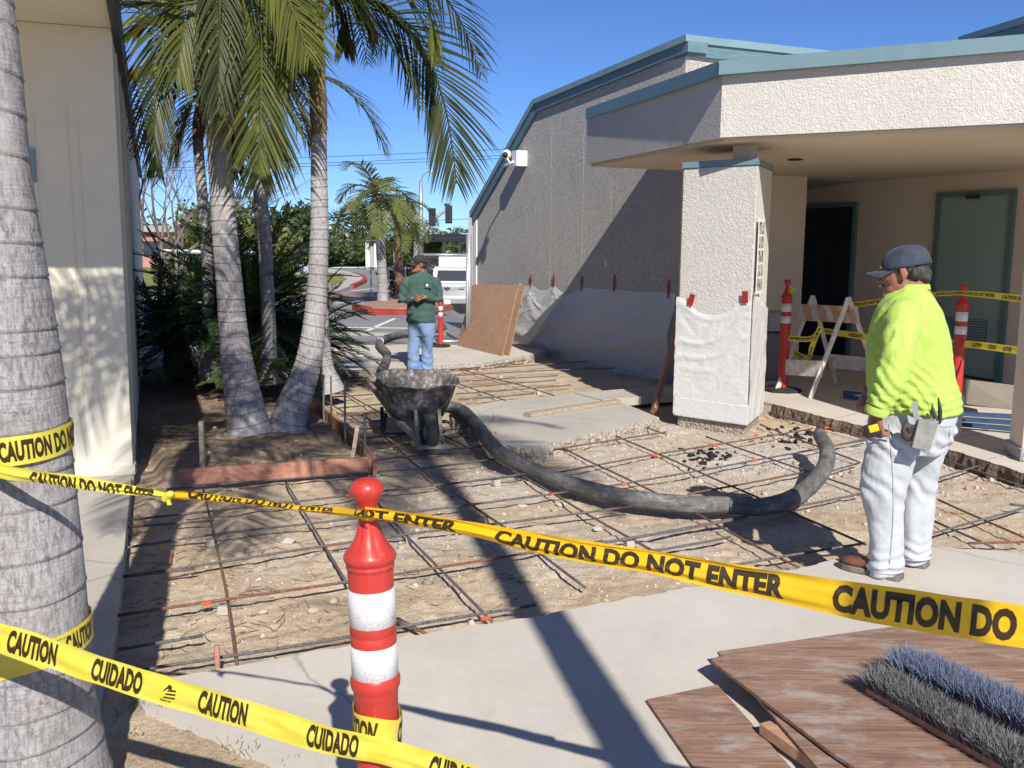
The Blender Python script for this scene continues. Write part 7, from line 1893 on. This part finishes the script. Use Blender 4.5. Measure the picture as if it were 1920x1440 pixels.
# shirt
st = MB()
st.loft([ringL(757, 1628, 1800, .225, .0), ringL(742, 1626, 1800, .232), ringL(722, 1624, 1797, .235), ringL(695, 1622, 1788, .232), ringL(660, 1621, 1784, .228), ringL(625, 1625, 1780, .225), ringL(596, 1634, 1772, .225), ringL(572, 1643, 1764, .205), ringL(552, 1656, 1752, .150), ringL(538, 1666, 1742, .105), ringL(529, 1671, 1738, .094)], 36)
st.limb([L2(1697, 573, -.145), L2(1691, 596, -.205), L2(1682, 645, -.275), L2(1673, 690, -.330), L2(1657, 722, -.338), L2(1647, 740, -.335)], [(.085, .080), (.093, .088), (.080, .082), (.073, .076), (.062, .062), (.050, .052)], ref=(0, 1, 0), n=18)
st.limb([L2(1705, 573, .145), L2(1700, 600, .22), L2(1672, 685, .275), L2(1640, 725, .16)], [(.085, .08), (.085, .085), (.068, .07), (.052, .052)], ref=(0, 1, 0), n=18)
el_l = np.array(el); sh_l = np.array(sh)
def shirt_disp(p, n):
    d = .0055 * fbm(p * np.array([7, 7, 4.5]), 3, 2)
    # rolls round the waist above the hem
    w = np.clip((1.02 - p[:, 2]) / .16, 0, 1); body = np.clip((p[:, 1] + .25) / .05, 0, 1)
    ph = p[:, 2] * 175 + 1.6 * np.sin(p[:, 0] * 9) + 1.4 * vnoise(p * np.array([6, 6, 10]), 4)
    d += w * (.0042 * np.sin(ph + 3 * vnoise(p * 9, 44)) + .007 * (.4 - np.abs(vnoise(p * np.array([6, 6, 22]), 61))))
    # folds fanning from the armpit and along the sleeve
    arm = np.clip((-.155 - p[:, 1]) / .05, 0, 1); up = np.clip((p[:, 2] - 1.0) / .2, 0, 1)
    q = p - sh_l; ang = np.arctan2(q[:, 2], q[:, 0] + .02)
    rr_ = np.linalg.norm(q, axis=1); d += arm * up * .0045 * np.clip((rr_ - .07) / .08, 0, 1) * (q[:, 2] < .02) * np.sin(ang * 9 + 2.5 * vnoise(p * 8, 6))
    lowa = arm * np.clip((1.16 - p[:, 2]) / .1, 0, 1)
    ph2 = (p[:, 2] * .8 + p[:, 0] * .9) * 120 + 2.2 * vnoise(p * 9, 9)
    d += lowa * (.0045 * np.sin(ph2 + 2 * vnoise(p * 12, 15)) + .008 * (.35 - np.abs(vnoise(p * np.array([12, 9, 16]), 63))))
    # front fan between shoulder and belly
    fr2 = np.clip((-.02 - p[:, 0]) / .1, 0, 1) * np.clip((p[:, 2] - 1.1) / .15, 0, 1)
    d += fr2 * .006 * np.sin(p[:, 1] * 60 + p[:, 2] * 25 + 2 * vnoise(p * 6, 12))
    d += .0018 * fbm(p * 30, 3, 14) + .006 * (.35 - np.abs(vnoise((p @ np.array([[.8, 0, .6], [0, 1, 0], [-.6, 0, .8]])) * np.array([4, 6, 11]), 52)))
    return d
mesh_obj('shirt', remesh(st, .0072, 4, shirt_disp), M_NEON, mn)
cf = MB(); w0 = L2(1649, 736, -.336); w1 = L2(1644, 750, -.335)
cf.tube([w0, w0.lerp(w1, .5), w1], [.057, .059, .054], 18, cap=False); cu_ = cf.build('cuff', M_NEON, mn, smooth=True)
cn = MB(); c0_ = L2(1705, 529, 0)
cn.tube([c0_ + Vector((0, 0, -.012)), c0_ + Vector((0, 0, .012))], [.094, .088], 28, cap=False); cn.build('collar', M_NEON, mn, smooth=True)
# jeans
je = MB()
je.loft([ringL(832, 1630, 1772, .185), ringL(800, 1625, 1783, .205), ringL(775, 1628, 1792, .212), ringL(752, 1634, 1795, .212), ringL(735, 1638, 1793, .205)], 32)
je.limb([L2(1690, 790, -.08), L2(1671, 830, -.105), L2(1659, 875, -.12), L2(1654, 915, -.125), L2(1659, 955, -.12), L2(1660, 1000, -.115), L2(1659, 1030, -.112), L2(1658, 1052, -.11)], [(.125, .135), (.118, .120), (.107, .110), (.098, .102), (.090, .088), (.084, .081), (.086, .084), (.088, .086)], ref=(0, 1, 0), n=22)
je.limb([L2(1745, 790, .08), L2(1738, 830, .10), L2(1722, 880, .115), L2(1718, 920, .12), L2(1718, 960, .12), L2(1716, 1000, .12), L2(1715, 1030, .12), L2(1714, 1046, .12)], [(.115, .125), (.112, .105), (.104, .100), (.095, .095), (.088, .088), (.080, .080), (.082, .080), (.082, .078)], ref=(0, 1, 0), n=22)
def jean_disp(p, n):
    d = .006 * fbm(p * np.array([6, 6, 4]), 3, 21)
    k = np.clip((.19 - p[:, 2]) / .12, 0, 1)                     # stacked at the ankle
    d += k * .0065 * np.sin(p[:, 2] * 105 + 3.6 * vnoise(p * np.array([11, 11, 7]), 3) + 2.2 * np.sin(p[:, 0] * 21 + p[:, 1] * 9))
    kn = np.exp(-((p[:, 2] - .46) / .09) ** 2)
    d += kn * .0045 * np.sin(p[:, 2] * 62 + p[:, 0] * 55 + 3.5 * vnoise(p * 9, 8))
    cr = np.exp(-((p[:, 2] - .70) / .07) ** 2)
    d += cr * .006 * np.sin((p[:, 2] + p[:, 0] * .8) * 85 + 2 * vnoise(p * 6, 11))
    d += .0055 * np.sin(p[:, 0] * 42 + p[:, 2] * 7 + 3 * vnoise(p * 5, 31)) * (p[:, 2] < .68) + .004 * (np.abs(vnoise(p * np.array([9, 9, 5]), 41)) - .3)
    return d + .0012 * fbm(p * 40, 2, 17)
jn = mesh_obj('jeans', remesh(je, .0072, 3, jean_disp), M_JEANLIGHT, mn)
mb = MB(); q_ = [L2(1752, 775, -.185), L2(1792, 782, -.02), L2(1781, 832, -.03), L2(1748, 828, -.175)]
# side seam and leg hems
def surf_line(pts, r, nm, m, par):
    # thread a seam along the cloth surface by casting onto the jeans mesh
    from mathutils.bvhtree import BVHTree
    me = jn.data; bv = BVHTree.FromPolygons([v.co for v in me.vertices], [tuple(p.vertices) for p in me.polygons])
    out = []
    for p in pts:
        h_ = bv.ray_cast(Vector((p.x, -1, p.z)), Vector((0, 1, 0)))
        if h_[0] is not None: out.append(h_[0] + Vector((0, -.0005, 0)))
    if len(out) > 2: MB().tube(out, r, 5).build(nm, m, par, smooth=True)
M_SEAM = simple('denim_seam', (.36, .39, .43), .9, .1)
surf_line([L2(1667 + 8 * math.sin((y - 770) / 90), y) for y in range(775, 1046, 9)], .0032, 'seam', M_SEAM, jn)
surf_line([L2(x, 770 + (x - 1725) * .12) for x in range(1728, 1780, 5)] , .003, 'seam', M_SEAM, jn)
surf_line([L2(1728 + (y - 772) * .05, y) for y in range(774, 822, 5)] + [L2(1752, 834)] + [L2(1776, y) for y in range(822, 778, -6)], .003, 'pocket_seam', M_SEAM, jn)
MB().tube([L2(1660, 1051, -.11) + Vector((0, 0, .004)), L2(1660, 1055, -.11)], [.089, .090], 22, cap=False).build('hem', M_JEANLIGHT, jn, smooth=True)
MB().tube([L2(1714, 1046, .12) + Vector((0, 0, .004)), L2(1714, 1050, .12)], [.082, .083], 22, cap=False).build('hem', M_JEANLIGHT, jn, smooth=True)
seam = [L2(1655 + .25 * (1052 - y) * .12, y, -.232 + .0004 * abs(y - 900) * .1) for y in (1040,)]
boot(mn, L2(1690, 1075, -.14) * 1 + Vector((0, 0, .002 - L2(1690, 1075).z)), L2(1571, 1066, -.04) * 1 + Vector((0, 0, .002 - L2(1571, 1066).z)))
boot(mn, L2(1741, 1062, .12) * 1 + Vector((0, 0, .002 - L2(1741, 1062).z)), L2(1640, 1058, .20) * 1 + Vector((0, 0, .002 - L2(1640, 1058).z)))
# tool pouch, tools, tape measure
po = thing('tool_pouch', base, 'grey tool pouch with pliers on the back hip of the man in yellow', 'tool pouch', None, R(-22))
pc_ = [L2(1716, 757, -.262), L2(1752, 758, -.235), L2(1736, 811, -.262), L2(1704, 805, -.29)]
MB().extrude(pc_, Vector((.01, -.045, 0))).build('pouch_body', simple('grey_canvas', (.27, .265, .255), .9, .15, 0, .3, 20), po, bevel=.006)
MB().extrude([L2(1744, 755, -.25), L2(1757, 756, -.23), L2(1745, 800, -.25), L2(1736, 811, -.262)], Vector((.01, -.02, 0))).build('pouch_side', simple('pale_canvas', (.45, .45, .44), .9, .15), po, bevel=.003)
MB().beam(L2(1711, 728, -.275), L2(1719, 765, -.275), .026, .008, (0, 1, 0)).build('flat_bar', M_GALV, po, bevel=.001)
MB().tube(spline([L2(1743, 740, -.25), L2(1752, 757, -.26), L2(1758, 762, -.26)], 8), [.009] * 8, 8).build('plier_handle', M_BLACK, po, smooth=True)
MB().tube(spline([L2(1754, 718, -.25), L2(1757, 740, -.26), L2(1756, 760, -.26)], 8), [.003, .005, .007, .009, .010, .010, .010, .009], 8).build('plier_handle', M_BLACK, po, smooth=True)
MB().beam(L2(1700, 778, -.285), L2(1722, 770, -.275), .03, .03).build('clip', M_DARKMETAL, po, bevel=.004)
MB().ellip(L2(1702, 782, -.275), (.035, 0, 0), (0, .02, 0), (0, 0, .045), 12, 8).build('tool_bag', simple('brown_canvas', (.12, .10, .085), .9, .15), po, smooth=True)
tm_ = thing('tape_measure', base, 'yellow and black tape measure clipped to the pale jeans below the hand', 'tape measure', None, R(-22))
tc = L2(1637, 777, -.375); 
MB().box(tc, (.066, .04, .062), (.94, 0, .34), (0, 1, 0), (-.34, 0, .94)).build('case', M_BLACK, tm_, bevel=.012)
MB().box(tc + Vector((.010, -.016, .014)), (.045, .014, .036), (.94, 0, .34), (0, 1, 0), (-.34, 0, .94)).build('yellow_shell', simple('tape_yellow', (.80, .55, .02), .4, .4, 0, .05), tm_, bevel=.006)
MB().box(tc + Vector((.038, .0, -.014)), (.02, .03, .03)).build('lock', M_BLACK, tm_, bevel=.004)
MB().tube(spline([L2(1655, 782, -.26), L2(1668, 784, -.26), L2(1674, 792, -.25)], 6), .006, 6).build('strap', M_BLACK, tm_)

# ---------------------------------------------------------------- man in the green shirt
b1_ = G(788, 698, -.06); b1_.z = -.10
m1 = thing('person', b1_, 'man in dark green shirt, blue jeans and dark cap standing beyond the wheelbarrow', 'person', None, R(5.5))
k1 = 1800 / b1_.y
def L1(px, py, y=0.0): return Vector(((px - 788) / k1, y, (703 - py) / k1))
def ring1(py, x0, x1, ry, y=0.0):
    a = L1(x0, py, y); b = L1(x1, py, y); return ((a + b) / 2, (b - a) / 2, Vector((0, ry, 0)))
bd_ = MB(); H1F = Vector((-.93, -.35, -.05)); H1U = Vector((.02, 0, 1))
Ph = head(bd_, L1(786, 495, -.01), H1F, H1U, .98, True, .003)
bd_.limb([L1(790, 500, .02), L1(791, 516, .01), L1(791, 530, .01)], [(.058, .058), (.062, .062), (.08, .1)], ref=(1, 0, 0))
bd_.loft([ring1(615, 770, 808, .09), ring1(570, 768, 812, .10), ring1(530, 768, 815, .10), ring1(515, 778, 804, .06)], 20)
s1, e1, r1 = L1(763, 523, .0), L1(754, 563, -.02), L1(777, 557, -.20); s2, e2, r2 = L1(818, 523, .0), L1(826, 561, -.02), L1(797, 554, -.20)
for a, b, c_ in ((s1, e1, r1), (s2, e2, r2)): bd_.limb([a, b, c_], [.045, .038, .026])
hand(bd_, r1, Vector((.85, -.35, .1)), Vector((.2, .3, .9)), Vector((.2, -.5, .8)), .98, .5)
hand(bd_, r2, Vector((-.85, -.35, -.15)), Vector((.1, .5, -.8)), Vector((-.2, -.5, .8)), .98, .6)
for x, a in ((776, 776), (802, 801)): bd_.limb([L1(x, 610), L1(x, 650), L1(a, 694)], [.06, .045, .035])
mesh_obj('body', remesh(bd_, .0075, 2), M_SKIN, m1)
P, F_, S_, U_ = Ph
cap(m1, P, F_, S_, U_, 1.0, M_CAPDARK, .036, -.02)
hb_ = MB(); hb_.ellip(P(-.055, 0, -.012), F_ * .060, S_ * .078, U_ * .048, 14, 10)
mesh_obj('hair', remesh(hb_, .007, 1, lambda p, n: .004 * fbm(p * 50, 3, 8)), M_HAIR, m1)
MB().tube([P(.04, .072, .028), P(-.01, .088, .01), P(-.06, .082, -.005), P(-.10, .05, -.01)], .009, 6).build('headband', M_MARK, m1)
MB().box(P(.096, 0, .016), (.012, .11, .032), F_, S_, U_).build('sunglasses', M_BLACK, m1, bevel=.004)
for sg in (-1, 1): MB().tube([P(.09, sg * .055, .02), P(-.01, sg * .08, .018)], .002, 4).build('sunglass_arm', M_BLACK, m1)
sh_ = MB()
sh_.loft([ring1(604, 763, 817, .135), ring1(595, 763, 817, .14), ring1(570, 764, 817, .145), ring1(545, 763, 818, .145), ring1(528, 762, 820, .135), ring1(517, 768, 813, .11), ring1(511, 778, 803, .07), ring1(508, 782, 800, .06)], 28)
for a, b, c_ in ((s1, e1, r1), (s2, e2, r2)): sh_.limb([a + (Vector((0, 0, 1.05)) - a) * .08, a.lerp(b, .35), b, b.lerp(c_, .5), b.lerp(c_, .88)], [.070, .066, .058, .050, .040], ref=(0, 1, 0))
def sd1(p, n): return .006 * fbm(p * np.array([9, 9, 6]), 3, 3) + .004 * np.sin(p[:, 0] * 50 + p[:, 2] * 55 + 2.5 * vnoise(p * 9, 2)) * (np.abs(p[:, 0]) > .14) + .003 * np.sin(p[:, 2] * 70 + 3 * vnoise(p * 5, 5)) * (p[:, 2] < .9)
sg1 = mesh_obj('shirt', remesh(sh_, .010, 3, sd1), M_SHIRTGREEN, m1)
MB().box(L1(803, 531, -.150), (.095, .006, .10), (1, 0, 0), (0, 1, 0)).build('pocket', M_SHIRTGREEN, sg1, bevel=.003)
MB().box(L1(801.5, 532.5, -.156), (.028, .004, .028)).build('pocket_patch', M_WHITE, sg1, bevel=.006)
jj = MB()
jj.loft([ring1(628, 765, 816, .11), ring1(612, 764, 816, .12), ring1(600, 766, 815, .12)], 24)
jj.limb([L1(779, 612), L1(777, 640), L1(775, 658, -.01), L1(776, 680), L1(776, 696, -.01)], [(.10, .095), (.092, .085), (.080, .078), (.075, .080), (.074, .085)], ref=(0, 1, 0))
jj.limb([L1(802, 612), L1(801, 640), L1(801, 658, -.01), L1(801, 680), L1(801, 696, -.01)], [(.10, .095), (.092, .082), (.080, .075), (.072, .078), (.074, .082)], ref=(0, 1, 0))
def jd1(p, n): return .008 * fbm(p * np.array([8, 8, 6]), 3, 6) + .0045 * np.sin(p[:, 2] * 68 + 4 * vnoise(p * 9, 4) + 14 * p[:, 0]) * np.clip((.5 - p[:, 2]) / .3, 0, 1)
mesh_obj('jeans', remesh(jj, .010, 2, jd1), M_JEANBLUE, m1)
for x in (776, 801): boot(m1, L1(x + 1, 703, .08) * 1, L1(x - 3, 703, -.19) * 1, 1.0, simple('dark_boot', (.05, .04, .035), .7, .3))
